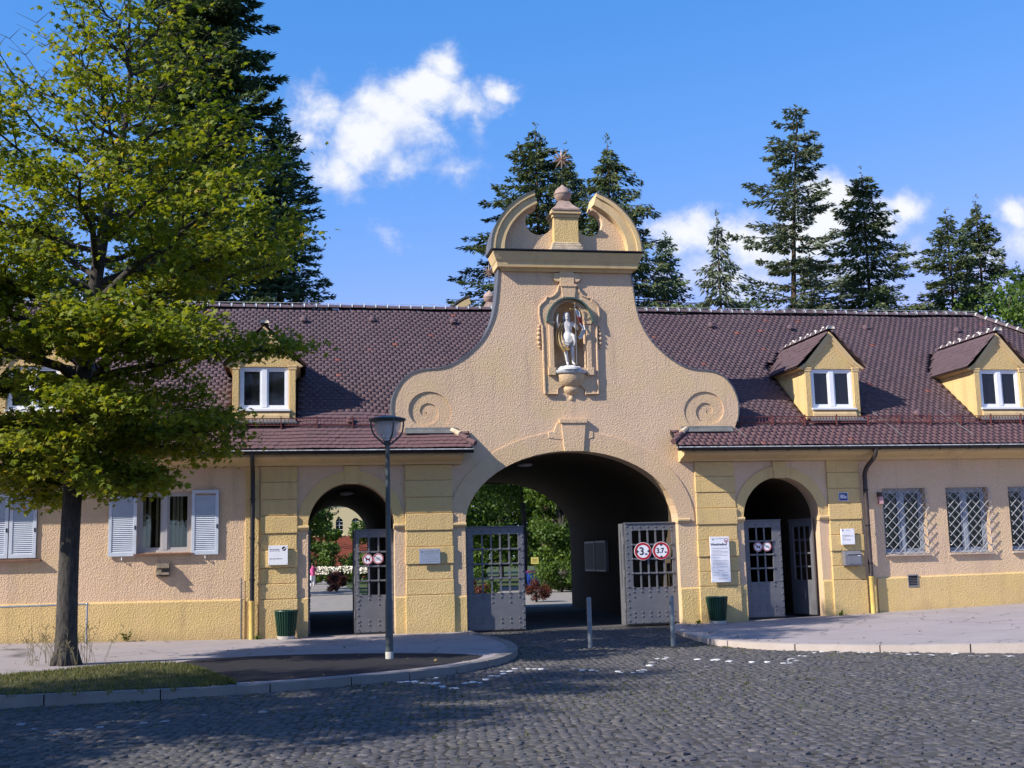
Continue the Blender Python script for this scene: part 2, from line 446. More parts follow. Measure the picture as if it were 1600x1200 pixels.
class MB:
    def __init__(s):
        s.v, s.f, s.mi = [], [], []

    def add(s, verts, faces, mi=0):
        o = len(s.v)
        s.v.extend([tuple(p) for p in verts])
        for f in faces:
            s.f.append([o + i for i in f])
            s.mi.append(mi)
        return s

    def box(s, x0, x1, y0, y1, z0, z1, mi=0):
        v = [(x0, y0, z0), (x1, y0, z0), (x1, y1, z0), (x0, y1, z0), (x0, y0, z1), (x1, y0, z1), (x1, y1, z1), (x0, y1, z1)]
        return s.add(v, [(0, 3, 2, 1), (4, 5, 6, 7), (0, 1, 5, 4), (1, 2, 6, 5), (2, 3, 7, 6), (3, 0, 4, 7)], mi)

    def prism(s, loops, a, b, axis='y', mi=0):
        """extrude 2-D loops (outer first, holes after) along an axis; axis y: (x, z), x: (y, z), z: (x, y)"""
        if not hasattr(loops[0][0], '__len__'):
            loops = [loops]
        def P(p, t):
            return (p[0], t, p[1]) if axis == 'y' else (t, p[0], p[1]) if axis == 'x' else (p[0], p[1], t)
        tri = tessellate_polygon([[Vector((p[0], p[1], 0)) for p in L] for L in loops])
        flat = [p for L in loops for p in L]
        n = len(flat)
        v = [P(p, a) for p in flat] + [P(p, b) for p in flat]
        f = [tuple(t) for t in tri] + [tuple(n + i for i in reversed(t)) for t in tri]
        o = 0
        for L in loops:
            k = len(L)
            for i in range(k):
                j = (i + 1) % k
                f.append((o + i, o + j, n + o + j, n + o + i))
            o += k
        return s.add(v, f, mi)

    def strip(s, A, B, a, b, closed=False, mi=0):
        """band between two 2-D (x, z) curves, extruded in y from a to b"""
        n = len(A)
        v = [(p[0], a, p[1]) for p in A] + [(p[0], a, p[1]) for p in B] + [(p[0], b, p[1]) for p in A] + [(p[0], b, p[1]) for p in B]
        f = []
        for i in range(n if closed else n - 1):
            j = (i + 1) % n
            f += [(i, j, n + j, n + i), (2 * n + i, 3 * n + i, 3 * n + j, 2 * n + j), (i, 2 * n + i, 2 * n + j, j), (n + i, n + j, 3 * n + j, 3 * n + i)]
        if not closed:
            f += [(0, n, 3 * n, 2 * n), (n - 1, 3 * n - 1, 4 * n - 1, 2 * n - 1)]
            f[-1] = (n - 1, 3 * n - 1, 4 * n - 1, 2 * n - 1)
        return s.add(v, f, mi)

    def tube(s, pts, r, n=8, cap=True, mi=0):
        pts = [Vector(p) for p in pts]
        rr = r if hasattr(r, '__len__') else [r] * len(pts)
        v, f = [], []
        ref = None
        for i, p in enumerate(pts):
            d = (pts[min(i + 1, len(pts) - 1)] - pts[max(i - 1, 0)])
            d = d.normalized() if d.length > 1e-9 else Vector((0, 0, 1))
            if ref is None:
                ref = d.orthogonal().normalized()
            e1 = (ref - d * ref.dot(d))
            e1 = e1.normalized() if e1.length > 1e-6 else d.orthogonal().normalized()
            ref = e1
            e2 = d.cross(e1)
            for k in range(n):
                a = 2 * math.pi * k / n
                v.append(p + (e1 * math.cos(a) + e2 * math.sin(a)) * rr[i])
        for i in range(len(pts) - 1):
            for k in range(n):
                k2 = (k + 1) % n
                f.append((i * n + k, i * n + k2, (i + 1) * n + k2, (i + 1) * n + k))
        if cap:
            f.append(tuple(reversed(range(n))))
            f.append(tuple(range((len(pts) - 1) * n, len(pts) * n)))
        return s.add(v, f, mi)

    def lathe(s, prof, cx=0, cy=0, n=24, mi=0, a0=0.0, a1=2 * math.pi):
        full = abs(a1 - a0 - 2 * math.pi) < 1e-6
        m = n if full else n + 1
        v, f = [], []
        for (r, z) in prof:
            for k in range(m):
                a = a0 + (a1 - a0) * k / n
                v.append((cx + r * math.cos(a), cy + r * math.sin(a), z))
        for i in range(len(prof) - 1):
            for k in range(n):
                k2 = (k + 1) % m
                f.append((i * m + k, i * m + k2, (i + 1) * m + k2, (i + 1) * m + k))
        if full:
            if prof[0][0] > 1e-6:
                f.append(tuple(reversed(range(m))))
            if prof[-1][0] > 1e-6:
                f.append(tuple(range((len(prof) - 1) * m, len(prof) * m)))
        return s.add(v, f, mi)

    def disc(s, cx, y, cz, r, n=24, r0=0.0, depth=0.004, mi=0):
        if r0:
            o = [(cx + r * math.cos(2 * math.pi * k / n), cz + r * math.sin(2 * math.pi * k / n)) for k in range(n)]
            i = [(cx + r0 * math.cos(2 * math.pi * k / n), cz + r0 * math.sin(2 * math.pi * k / n)) for k in range(n)]
            return s.strip(o, i, y, y + depth, True, mi)
        return s.prism([(cx + r * math.cos(2 * math.pi * k / n), cz + r * math.sin(2 * math.pi * k / n)) for k in range(n)], y, y + depth, mi=mi)

    def sphere(s, c, r, n=10, m=7, sz=1.0, mi=0):
        prof = [(r * math.sin(math.pi * i / m), c[2] - sz * r * math.cos(math.pi * i / m)) for i in range(m + 1)]
        prof[0] = (1e-5, prof[0][1]); prof[-1] = (1e-5, prof[-1][1])
        return s.lathe(prof, c[0], c[1], n, mi)

    def mesh(s, name, mats, smooth=False, fix=True):
        me = bpy.data.meshes.new(name)
        me.from_pydata(s.v, [], s.f)
        mats = mats if isinstance(mats, (list, tuple)) else [mats]
        for m in mats:
            me.materials.append(m)
        if len(mats) > 1:
            me.polygons.foreach_set('material_index', s.mi)
        if fix:
            bm = bmesh.new()
            bm.from_mesh(me)
            bmesh.ops.recalc_face_normals(bm, faces=bm.faces)
            bm.to_mesh(me)
            bm.free()
        if smooth:
            me.polygons.foreach_set('use_smooth', [True] * len(me.polygons))
            if smooth != 'all':
                me.set_sharp_from_angle(angle=R(38))
        return me

    def build(s, name, mats, parent=None, smooth=False, bevel=0.0, local=False, kind=None, fix=True):
        return link(name, s.mesh(name, mats, smooth, fix), parent, bevel, local, kind)


def link(name, me, parent=None, bevel=0.0, local=False, kind=None, loc=None, rot=None):
    o = bpy.data.objects.new(name, me)
    col.objects.link(o)
    if parent is not None:
        o.parent = parent
        if not local:
            o.matrix_parent_inverse = WM.get(parent, Matrix.Identity(4)).inverted()
    if loc is not None:
        o.location = loc
    if rot is not None:
        o.rotation_euler = rot
    if bevel:
        b = o.modifiers.new('bevel', 'BEVEL')
        b.width = bevel
        b.segments = 2
        b.limit_method = 'ANGLE'
        b.angle_limit = R(40)
    if kind:
        o['kind'] = kind
    return o


def tag(o, label, cat, group=None):
    o['label'] = label
    o['category'] = cat
    if group:
        o['group'] = group
    return o


def empty(name, loc, label=None, cat=None, group=None, parent=None, rz=0.0):
    o = bpy.data.objects.new(name, None)
    col.objects.link(o)
    o.empty_display_size = 0.2
    if parent is not None:
        o.parent = parent
        o.matrix_parent_inverse = WM.get(parent, Matrix.Identity(4)).inverted()
    o.location = loc
    o.rotation_euler = (0, 0, rz)
    WM[o] = Matrix.Translation(loc) @ Matrix.Rotation(rz, 4, 'Z')
    if label:
        tag(o, label, cat, group)
    return o


def kids(o):
    return [c for c in list(col.objects) if c.parent == o]


def dup(root, loc, rz=0.0, parent=None, **props):
    """copy of a thing (or part) with copies of its children"""
    r = root.copy()
    col.objects.link(r)
    r.location = loc
    r.rotation_euler = (0, 0, rz)
    for k, v in props.items():
        r[k] = v
    for c in root.children:
        cc = c.copy()
        col.objects.link(cc)
        cc.parent = r
        for g in c.children:
            gg = g.copy()
            col.objects.link(gg)
            gg.parent = cc
    return r


def cloud_mesh(name, V, F, mat, tint, parent=None, kind=None, local=False):
    """big vertex arrays -> mesh with a per-point tint"""
    me = bpy.data.meshes.new(name)
    V = np.asarray(V, np.float32).reshape(-1, 3)
    F = np.asarray(F, np.int32)
    k = F.shape[1]
    me.vertices.add(len(V))
    me.vertices.foreach_set('co', V.ravel())
    me.loops.add(F.size)
    me.loops.foreach_set('vertex_index', F.ravel())
    me.polygons.add(len(F))
    me.polygons.foreach_set('loop_start', np.arange(0, F.size, k, dtype=np.int32))
    me.polygons.foreach_set('loop_total', np.full(len(F), k, np.int32))
    me.update(calc_edges=True)
    a = me.attributes.new('tint', 'FLOAT', 'POINT')
    a.data.foreach_set('value', np.asarray(tint, np.float32))
    me.materials.append(mat)
    return link(name, me, parent, 0, local, kind)

# ================================================================== SETTING: ground, road, pavements
def lerp(a, b, t):
    return a + (b - a) * t


def smooth01(t):
    t = np.clip(t, 0, 1)
    return t * t * (3 - 2 * t)


def pave_z(x):
    return 0.027 * max(0.0, x - 10.6) + 0.018 * max(0.0, -1.2 - x)


def road_z(x, y):
    return -0.105 + 0.065 * smooth01((np.asarray(y, float) + 6.5) / 6.0)


g = MB()
for (r0, r1, n) in ((0, 60, 32), (60, 900, 32)):
    g.lathe([(max(r0, 0.01), -0.32), (r1, -0.32)], 6, 0, n)
g.build('ground', EARTH, kind='structure')

# road bed under the cobbles
rb = MB()
xs = np.linspace(-16, 28, 23)
ysr = [-34, -20, -14, -10, -8, -6.5, -5.5, -4.5, -3.5, -2.5, -1.5, -0.5, 0.5]
vv = [(x, y, float(road_z(x, y)) - 0.009) for y in ysr for x in xs]
ff = [(j * 23 + i, j * 23 + i + 1, (j + 1) * 23 + i + 1, (j + 1) * 23 + i) for j in range(len(ysr) - 1) for i in range(22)]
rb.add(vv, ff)
road = rb.build('road', SOIL, kind='structure')

KL = [(3.74, -0.1), (3.98, -2.36), (4.05, -4.07), (3.91, -5.65), (3.57, -6.92), (3.13, -7.86), (2.33, -9.0), (1.26, -9.75), (0.08, -10.25), (-0.92, -10.6), (-2.13, -10.84), (-3.5, -11.05), (-6, -11.3), (-14, -11.9)]
WL = [(3.74, 0.12), (3.5, 0.12), (3.2, 0.12), (2.9, 0.12), (2.5, 0.12), (2.1, 0.12), (1.6, 0.12), (1.0, 0.12), (0.2, 0.12), (-0.7, 0.12), (-1.8, 0.12), (-3.3, 0.12), (-6, 0.12), (-14, 0.12)]
KR = [(9.3, -0.1), (8.72, -1.3), (8.48, -2.6), (8.31, -4.23), (8.28, -5.6), (8.68, -6.75), (9.58, -7.66), (10.49, -8.33), (12.28, -9.46), (16, -11.4), (23, -14.6), (30, -17.8)]
WR = [(9.3, 0.12), (9.4, 0.12), (9.5, 0.12), (9.7, 0.12), (9.9, 0.12), (10.3, 0.12), (10.9, 0.12), (11.6, 0.12), (13.2, 0.12), (16.6, 0.12), (23, 0.12), (30, 0.12)]


def resample(P, step):
    P = [Vector(p) for p in P]
    out = [P[0]]
    acc = 0.0
    for a, b in zip(P[:-1], P[1:]):
        L = (b - a).length
        t = step - acc
        while t <= L:
            out.append(a.lerp(b, t / L))
            t += step
        acc = (acc + L) % step
    return out


def chaikin(P, it=2):
    P = [Vector(p) for p in P]
    for _ in range(it):
        Q = [P[0]]
        for a, b in zip(P[:-1], P[1:]):
            Q += [a.lerp(b, 0.25), a.lerp(b, 0.75)]
        P = Q + [P[-1]]
    return P


def pavement(K, Wp):
    K2, W2 = chaikin(K), chaikin(Wp)
    n = len(K2)
    m = 7
    mb = MB()
    v = []
    for a, b in zip(K2, W2):
        for j in range(m):
            t = j / (m - 1)
            p = a.lerp(b, t)
            v.append((p.x, p.y, pave_z(p.x)))
    f = [(i * m + j, (i + 1) * m + j, (i + 1) * m + j + 1, i * m + j + 1) for i in range(n - 1) for j in range(m - 1)]
    mb.add(v, f)
    return mb.build('pavement', PAVE, kind='structure'), K2


pave_l, KL2 = pavement(KL, WL)
pave_r, KR2 = pavement(KR, WR)


def kerb(K2, side, mat, parent, length, wid):
    pts = resample(K2, 0.25)
    per = int(round(length / 0.25))
    i = 0
    while i < len(pts) - 2:
        k = min(per + random.choice((-1, 0, 0, 1)), len(pts) - 1 - i)
        seg = pts[i:i + k + 1]
        px_, py_ = pix((seg[0].x, seg[0].y, 0))
        i += k
        if not (-260 < px_ < 1900) or seg[0].y > -0.25 and False:
            continue
        mb = MB()
        sec = []
        for q, p in enumerate(seg):
            d = (seg[min(q + 1, k)] - seg[max(q - 1, 0)]).normalized()
            nrm = Vector((d.y, -d.x)) * side            # towards the road
            if q == 0:
                p = p + d * 0.008
            if q == k:
                p = p - d * 0.008
            o = p + nrm * 0.02
            w = p - nrm * wid
            zt = pave_z(p.x) + 0.012
            zb = float(road_z(o.x, o.y)) - 0.10
            jz = random.uniform(-0.004, 0.004)
            sec.append([(o.x, o.y, zb), (o.x, o.y, zt - 0.035 + jz), (o.x - nrm.x * 0.03, o.y - nrm.y * 0.03, zt + jz), (w.x, w.y, zt + jz), (w.x, w.y, zb)])
        v = [p for s in sec for p in s]
        f = []
        for q in range(len(sec) - 1):
            for j in range(5):
                j2 = (j + 1) % 5
                f.append((q * 5 + j, q * 5 + j2, (q + 1) * 5 + j2, (q + 1) * 5 + j))
        f += [(0, 1, 2, 3, 4), tuple((len(sec) - 1) * 5 + j for j in (4, 3, 2, 1, 0))]
        mb.add(v, f)
        mb.build('kerb_stone', mat, parent)


kerb(KL2, 1, KERB_G, pave_l, 1.25, 0.2)
kerb(KR2, -1, KERB_P, pave_r, 1.5, 0.24)

# dark strip of newer asphalt, and the grass verge round the tree
mb = MB()
up = chaikin([(-2.2, -6.35), (-1.9, -5.6), (-0.86, -5.15), (1.06, -5.45), (2.67, -6.3), (3.2, -7.1)], 2)
lo = chaikin([(-1.45, -9.6), (-0.9, -10.2), (0.1, -9.92), (1.2, -9.42), (2.2, -8.75), (3.0, -7.7)], 2)
n = len(up)
mb.add([(p.x, p.y, pave_z(p.x) + 0.005) for p in up] + [(p.x, p.y, pave_z(p.x) + 0.005) for p in lo], [(i, i + 1, n + i + 1, n + i) for i in range(n - 1)])
mb.build('asphalt_patch', PATCH, kind='structure')

up = chaikin([(-14, -8.6), (-8, -8.5), (-4.7, -8.2), (-4.1, -7.6), (-3.5, -6.8), (-2.9, -6.35), (-2.15, -6.4), (-1.5, -8.2), (-1.2, -9.9)], 2)
lo = chaikin([(-14, -11.7), (-8, -11.3), (-5, -11.05), (-4, -10.98), (-3, -10.9), (-2.4, -10.75), (-1.7, -10.6), (-1.2, -10.45), (-0.95, -10.35)], 2)
n, m = len(up), 6
v, f = [], []
for a, b in zip(up, lo):
    for j in range(m):
        p = a.lerp(b, j / (m - 1))
        hump = 0.035 * math.sin(math.pi * j / (m - 1)) + 0.012
        v.append((p.x, p.y, pave_z(p.x) + hump))
f = [(i * m + j, (i + 1) * m + j, (i + 1) * m + j + 1, i * m + j + 1) for i in range(n - 1) for j in range(m - 1)]
MB().add(v, f).build('grass_verge', VERGE, smooth='all', kind='structure')
verge_up, verge_lo = up, lo

# grass blades of the verge
V, F, T = [], [], []
for k in range(16000):
    i = random.random() * (len(up) - 1.001)
    a = up[int(i)].lerp(up[int(i) + 1], i % 1)
    b = lo[int(i)].lerp(lo[int(i) + 1], i % 1)
    t = random.random()
    over = 0.10 * max(0.0, math.sin(i * 2.3) + 0.5 * math.sin(i * 5.1))
    p = a.lerp(b, -0.03 + (1.05 + over) * t)
    if not (-7.5 < p.x):
        continue
    z = pave_z(p.x) + 0.035 * math.sin(math.pi * min(max(t, 0), 1))
    h = random.uniform(0.025, 0.075) * (1.6 if (Vector((-4.05, -6.25)) - p).length < 0.7 else 1)
    an = random.random() * 6.283
    dx, dy = math.cos(an) * 0.008, math.sin(an) * 0.008
    bx, by = random.gauss(0, 0.35) * h, random.gauss(0, 0.35) * h
    o = len(V)
    V += [(p.x - dx, p.y - dy, z), (p.x + dx, p.y + dy, z), (p.x + bx, p.y + by, z + h)]
    F.append((o, o + 1, o + 2))
    T.extend([random.random()] * 3)
cloud_mesh('grass', V, F, GRASSM, T, kind='stuff')

# ------------------------------------------------------------------ cobbles laid in segmental arcs
def in_poly(P, poly):
    x, y = P[:, 0], P[:, 1]
    c = np.zeros(len(P), bool)
    n = len(poly)
    for i in range(n):
        x1, y1 = poly[i]
        x2, y2 = poly[(i + 1) % n]
        cond = ((y1 > y) != (y2 > y)) & (x < (x2 - x1) * (y - y1) / (y2 - y1 + 1e-12) + x1)
        c ^= cond
    return c


PL = [(p.x, p.y) for p in KL2] + [(-14, 5), (3.74, 5)]
PR = [(p.x, p.y) for p in KR2] + [(30, 5), (9.3, 5)]
LW, SP, NA = 1.3, 0.112, 12
rows = []
for lane in range(-9, 17):
    for r_ in range(int(22 / SP)):
        for a in range(NA):
            u = (a + 0.5) / NA
            x = lane * LW + u * LW
            y = -21.2 + r_ * SP + 0.31 * math.sin(math.pi * u)
            x += 0.12 * (y + 12)                        # the lanes run slightly askew of the facade
            rows.append((x, y, math.atan2(0.31 * math.pi * math.cos(math.pi * u), LW), LW / NA / max(0.6, math.cos(math.atan2(0.31 * math.pi * math.cos(math.pi * u), LW)))))
Q = np.array(rows)
Q[:, :2] += rng.normal(0, 0.014, (len(Q), 2))
Q[:, 1] += 0.03 * np.sin(Q[:, 0] * 2.1) * np.sin(Q[:, 1] * 0.9 + 1)
Q[:, 2] += rng.normal(0, 0.10, len(Q))
ok = ~in_poly(Q[:, :2], PL) & ~in_poly(Q[:, :2], PR) & (Q[:, 1] < -0.12)
zq = road_z(Q[:, 0], Q[:, 1])
px_, py_ = pix(np.c_[Q[:, 0], Q[:, 1], zq])
ok &= (px_ > -170) & (px_ < 1770) & (py_ < 1330)
Q, px_, py_ = Q[ok], px_[ok], py_[ok]
zq = road_z(Q[:, 0], Q[:, 1])
WHITE_SPOTS = [(-3.35, -12.92), (-3.27, -13.1), (-3.02, -13.52), (-2.78, -13.88), (-2.53, -13.7), (-2.26, -13.61), (-1.92, -13.45), (-1.58, -13.34), (-1.18, -12.94), (-0.49, -12.89), (-0.21, -12.59), (0.22, -12.34), (0.91, -11.87), (1.51, -9.95), (1.66, -10.0), (1.86, -10.27), (2.07, -9.5), (1.98, -10.46), (2.06, -10.82), (2.16, -11.14), (2.41, -10.5), (2.61, -10.49), (2.79, -10.07), (2.96, -9.63), (3.12, -9.31), (3.28, -8.93), (3.43, -8.58), (3.76, -8.68), (3.95, -8.82), (4.44, -9.29), (4.66, -9.45), (4.93, -9.86), (5.22, -9.99), (5.36, -9.71), (5.71, -8.98), (5.94, -8.5), (6.24, -7.9), (6.4, -7.62), (6.8, -8.24), (7.0, -8.48), (7.17, -8.9), (7.44, -9.16), (7.66, -9.33), (7.89, -9.57), (8.12, -9.23), (8.31, -8.98), (8.66, -8.39), (9.06, -7.9), (9.31, -7.8), (9.6, -8.0), (9.89, -8.25), (10.05, -8.34), (10.27, -8.68), (10.41, -8.98), (10.68, -9.26), (11.19, -9.15), (11.19, -9.66), (11.34, -9.8), (11.65, -9.96)]
white = np.zeros(len(Q))
for (wx, wy) in WHITE_SPOTS:
    d = np.hypot(Q[:, 0] - wx, (Q[:, 1] - wy))
    white[np.argsort(d)[:1 if wx < 1.0 else 2]] = 0.35 if wx < 1.0 else 1


def cobble_geo(n_):
    """n_ cobble shapes: 13 vertices each (bottom ring, shoulder ring, rounded top ring, crown)"""
    sx = rng.uniform(0.42, 0.515, n_); sy = rng.uniform(0.40, 0.51, n_)
    cr = rng.uniform(0.0, 1.0, (n_, 4, 2)) * 0.11
    sg = np.array([(-1, -1), (1, -1), (1, 1), (-1, 1)], float)
    base = np.zeros((n_, 13, 3))
    for j in range(4):
        ex = sg[j, 0] * (sx - cr[:, j, 0]); ey = sg[j, 1] * (sy - cr[:, j, 1])
        tl = rng.normal(0, 0.004, n_)
        base[:, j] = np.c_[ex, ey, np.full(n_, -0.04)]
        base[:, 4 + j] = np.c_[ex, ey, -0.009 + tl]
        base[:, 8 + j] = np.c_[ex * 0.8, ey * 0.8, -0.003 + tl]
    base[:, 12] = np.c_[rng.normal(0, 0.05, n_), rng.normal(0, 0.05, n_), -0.001 + rng.normal(0, 0.0025, n_)]
    return base


COB_F = []
for j in range(4):
    k = (j + 1) % 4
    COB_F += [(j, k, 4 + k), (j, 4 + k, 4 + j), (4 + j, 4 + k, 8 + k), (4 + j, 8 + k, 8 + j), (8 + j, 8 + k, 12)]
COB_F = np.array(COB_F)
dist = np.hypot(Q[:, 0], Q[:, 1] - CAMY)
inview = (px_ > 4) & (px_ < 1596) & (py_ < 1196)
cand = np.where(inview & (white < 0.5))[0]
near = cand[np.argsort(dist[cand])[:298]]
single = np.zeros(len(Q), bool)
single[near] = True
rest = np.where(~single)[0]
G = cobble_geo(len(rest))
ca, sa = np.cos(Q[rest, 2]), np.sin(Q[rest, 2])
gx = G[:, :, 0] * Q[rest, 3][:, None]; gy = G[:, :, 1] * SP
zj = rng.normal(0, 0.0045, len(rest))
VX = Q[rest, 0][:, None] + gx * ca[:, None] - gy * sa[:, None]
VY = Q[rest, 1][:, None] + gx * sa[:, None] + gy * ca[:, None]
VZ = zq[rest][:, None] + G[:, :, 2] + zj[:, None] + gx * rng.normal(0, 0.035, len(rest))[:, None]
FF = (COB_F[None] + (np.arange(len(rest)) * 13)[:, None, None]).reshape(-1, 3)
tint = np.repeat(rng.random(len(rest)), 13)
co = cloud_mesh('cobblestone', np.stack([VX, VY, VZ], -1), FF, COB_A, tint, road, 'stuff')
wa = co.data.attributes.new('white', 'FLOAT', 'POINT')
wa.data.foreach_set('value', np.repeat(white[rest], 13).astype(np.float32))
cob_me = []
for G1 in cobble_geo(14):
    me = bpy.data.meshes.new('cobblestone')
    me.from_pydata([(p[0] * 0.112, p[1] * SP, p[2]) for p in G1], [], [tuple(t) for t in COB_F])
    me.materials.append(COB_O)
    cob_me.append(me)
for i in near:
    o = link('cobblestone', random.choice(cob_me), road, loc=(Q[i, 0], Q[i, 1], float(zq[i]) + random.gauss(0, 0.007)), rot=(random.gauss(0, 0.03), random.gauss(0, 0.03), Q[i, 2]))
    o.scale = (Q[i, 3] / 0.112, 1, 1)

# grass and moss growing in the cobble joints
V, F, T = [], [], []
for (cx, cy, sx, sy, nn) in ((1.2, -13.6, 1.3, 1.0, 230), (4.0, -13.0, 1.5, 1.2, 320), (3.2, -11.4, 2.0, 0.9, 150), (6.6, -12.2, 1.6, 1.2, 200), (8.6, -6.2, 0.5, 0.6, 160), (7.6, -5.4, 0.9, 0.6, 120), (4.3, -6.5, 0.35, 1.2, 110), (9.0, -14.0, 2.0, 1.0, 80), (3.0, -15.5, 3, 1.2, 120), (10.2, -8.7, 1.2, 0.5, 120), (-2.6, -11.3, 1.6, 0.25, 260), (1.0, -10.4, 1.2, 0.25, 120)):
    for k in range(nn):
        x, y = random.gauss(cx, sx), random.gauss(cy, sy)
        j = np.argmin((Q[:, 0] - x) ** 2 + (Q[:, 1] - y) ** 2)
        if abs(Q[j, 0] - x) > 0.2 or abs(Q[j, 1] - y) > 0.2:
            continue
        x = Q[j, 0] + random.choice((-1, 1)) * 0.072 if random.random() < 0.5 else x
        z = float(road_z(x, y)) - 0.01
        for q in range(4):
            h = random.uniform(0.012, 0.045)
            an = random.random() * 6.283
            dx, dy = math.cos(an) * 0.007, math.sin(an) * 0.007
            ox, oy = random.gauss(0, 0.02), random.gauss(0, 0.02)
            o = len(V)
            V += [(x + ox - dx, y + oy - dy, z), (x + ox + dx, y + oy + dy, z), (x + ox + random.gauss(0, 0.02), y + oy + random.gauss(0, 0.02), z + h)]
            F.append((o, o + 1, o + 2))
            T.extend([random.random()] * 3)
cloud_mesh('joint_grass', V, F, GRASSM, T, kind='stuff')

# floors of the passages and garden paths behind
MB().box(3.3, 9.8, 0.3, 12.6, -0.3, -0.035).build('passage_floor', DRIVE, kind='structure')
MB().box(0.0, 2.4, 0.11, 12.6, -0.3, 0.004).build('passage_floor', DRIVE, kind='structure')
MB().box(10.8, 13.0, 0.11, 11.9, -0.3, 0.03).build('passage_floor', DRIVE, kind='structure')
mb = MB()
mb.prism([(-60, 12.6), (80, 12.6), (80, 180), (-60, 180)], -0.25, -0.06, 'z')
mb.build('lawn', EARTH, kind='structure')
mb = MB()
mb.prism([(-6, 12.6), (20, 12.6), (20, 17), (13.5, 22), (12.5, 40), (9.6, 40), (9.6, 22), (3.0, 17), (2.9, 90), (-0.6, 90), (-0.4, 17), (-6, 16)], -0.055, -0.02, 'z')
mb.build('garden_path', PATHM, kind='structure')

# ================================================================== THE GATEHOUSE
GX = 6.55
gh = empty('gatehouse', (GX, 0, 0), 'yellow and pink stucco gatehouse with curved gable over a wide archway and dark tiled roof', 'gatehouse')


def arch(cx, half, spring, rise, n=28, z0=None):
    p = [(cx + half * math.cos(math.pi - math.pi * i / n), spring + rise * math.sin(math.pi * i / n)) for i in range(n + 1)]
    if z0 is not None:
        p = [(cx - half, z0)] + p + [(cx + half, z0)]
    return p


A_L = (1.16, 1.015, 2.53, 1.04)
A_M = (6.55, 2.67, 2.5, 1.78)
A_R = (11.95, 1.015, 2.53, 1.04)
gabR = [(8.25, 8.85), (8.3, 8.2), (8.38, 7.72), (8.5, 7.4), (8.68, 7.08), (8.94, 6.8), (9.25, 6.55), (9.55, 6.39), (9.8, 6.325), (10.05, 6.31), (10.3, 6.28), (10.55, 6.18), (10.76, 5.97), (10.9, 5.7), (10.955, 5.4), (10.92, 5.08), (10.8, 4.75), (10.76, 4.3)]
gabL = [(2 * GX - x + 0.02, z) for x, z in gabR]
gab = [tuple(p) for p in chaikin(gabR[:-1], 1)] + [gabR[-1]]
gabr = gab
gabl = [(2 * GX - x, z) for x, z in gab]
low = [(-1.05, 4.3), (-1.05, -0.35)] + arch(*A_L, z0=-0.35) + arch(*A_M, z0=-0.35) + arch(*A_R, z0=-0.35) + [(14.15, -0.35), (14.15, 4.3)]
niche_hole = [(6.19, 6.36)] + [(6.58 + 0.39 * math.cos(math.pi - math.pi * i / 14), 7.55 + 0.47 * math.sin(math.pi * i / 14)) for i in range(15)] + [(6.97, 6.36)]


def spiral(cx, cz, mirror, turns, n, r0, r1, a0, sq=0.97):
    out = []
    for i in range(n + 1):
        t = i / n
        a = a0 + turns * 2 * math.pi * t
        r = r0 + (r1 - r0) * t
        out.append((cx + mirror * r * math.cos(a), cz + r * sq * math.sin(a)))
    return out


# each scroll is a spiral step cut into the wall, falling inwards turn by turn
def scroll(cx, mir, a0, a1, n):
    A = [-99, -180, -270, -360, -459, -540, -630, -720, -819, -1180]
    B = [0.57, 0.615, 0.535, 0.435, 0.335, 0.295, 0.235, 0.15, 0.03, 0.001]
    out = []
    for i in range(n + 1):
        a = a0 + (a1 - a0) * i / n
        r_ = float(np.interp(-a, [-q for q in A], B))
        out.append((cx + mir * r_ * math.cos(R(a)), 5.255 + r_ * 0.95 * math.sin(R(a))))
    return out


scL, scR = scroll(2.98, -1, -100, -458, 48), scroll(10.12, 1, -100, -458, 48)
facade = MB()
facade.prism([low + list(reversed(gabr)) + gabl, niche_hole, scL, scR], 0.0, 0.5)
facade.build('facade_wall', PINK, gh)
for cx, mir in ((2.98, -1), (10.12, 1)):
    def sp_(a):
        return scroll(cx, mir, a, a - 1, 1)[0]

    def dep(a):
        return 0.044 * min(1.0, max(0.0, (-99 - a) / 300)) ** 0.6 + 0.026 * max(0.0, (-459 - a) / 360)
    N_ = 72
    v, f = [], []
    for i in range(N_ * 2 + 1):
        a = -99 - 5 * i
        o_, n_ = sp_(a), sp_(a - 360)
        dq, dn = dep(a), dep(a - 360)
        v += [(o_[0], dq, o_[1]), (n_[0], dq, n_[1]), (n_[0], dn, n_[1])]
    for i in range(N_ * 2):
        a_, b_ = 3 * i, 3 * (i + 1)
        f += [(a_, b_, b_ + 1, a_ + 1), (a_ + 1, b_ + 1, b_ + 2, a_ + 2)]
    MB().add(v, f).build('volute', TAN, gh, fix=False)

# metal coping that follows the gable
for side in (gabl, gabr):
    up_ = side[:-3]
    mb = MB()
    out_ = []
    for i, p in enumerate(up_):
        a, b = up_[max(i - 1, 0)], up_[min(i + 1, len(up_) - 1)]
        d = Vector((b[0] - a[0], b[1] - a[1])).normalized()
        nn = Vector((d.y, -d.x))
        if (side is gabr and nn.x < 0) or (side is gabl and nn.x > 0):
            nn = -nn
        out_.append((p[0] + nn.x * 0.028, p[1] + nn.y * 0.028))
    mb.strip(out_, [(p[0], p[1]) for p in up_], -0.025, 0.53)
    mb.build('gable_coping', ZINC, gh)

# walls of the wings
W_R = [(14.73, 15.93, 1.56, 3.24), (16.51, 17.71, 1.56, 3.24), (18.29, 19.49, 1.56, 3.24), (20.07, 21.27, 1.56, 3.24)]
W_L = [(-3.73, -2.52, 2.03, 3.42), (-7.12, -5.91, 2.03, 3.42)]


def rect(a):
    return [(a[0], a[2]), (a[1], a[2]), (a[1], a[3]), (a[0], a[3])]


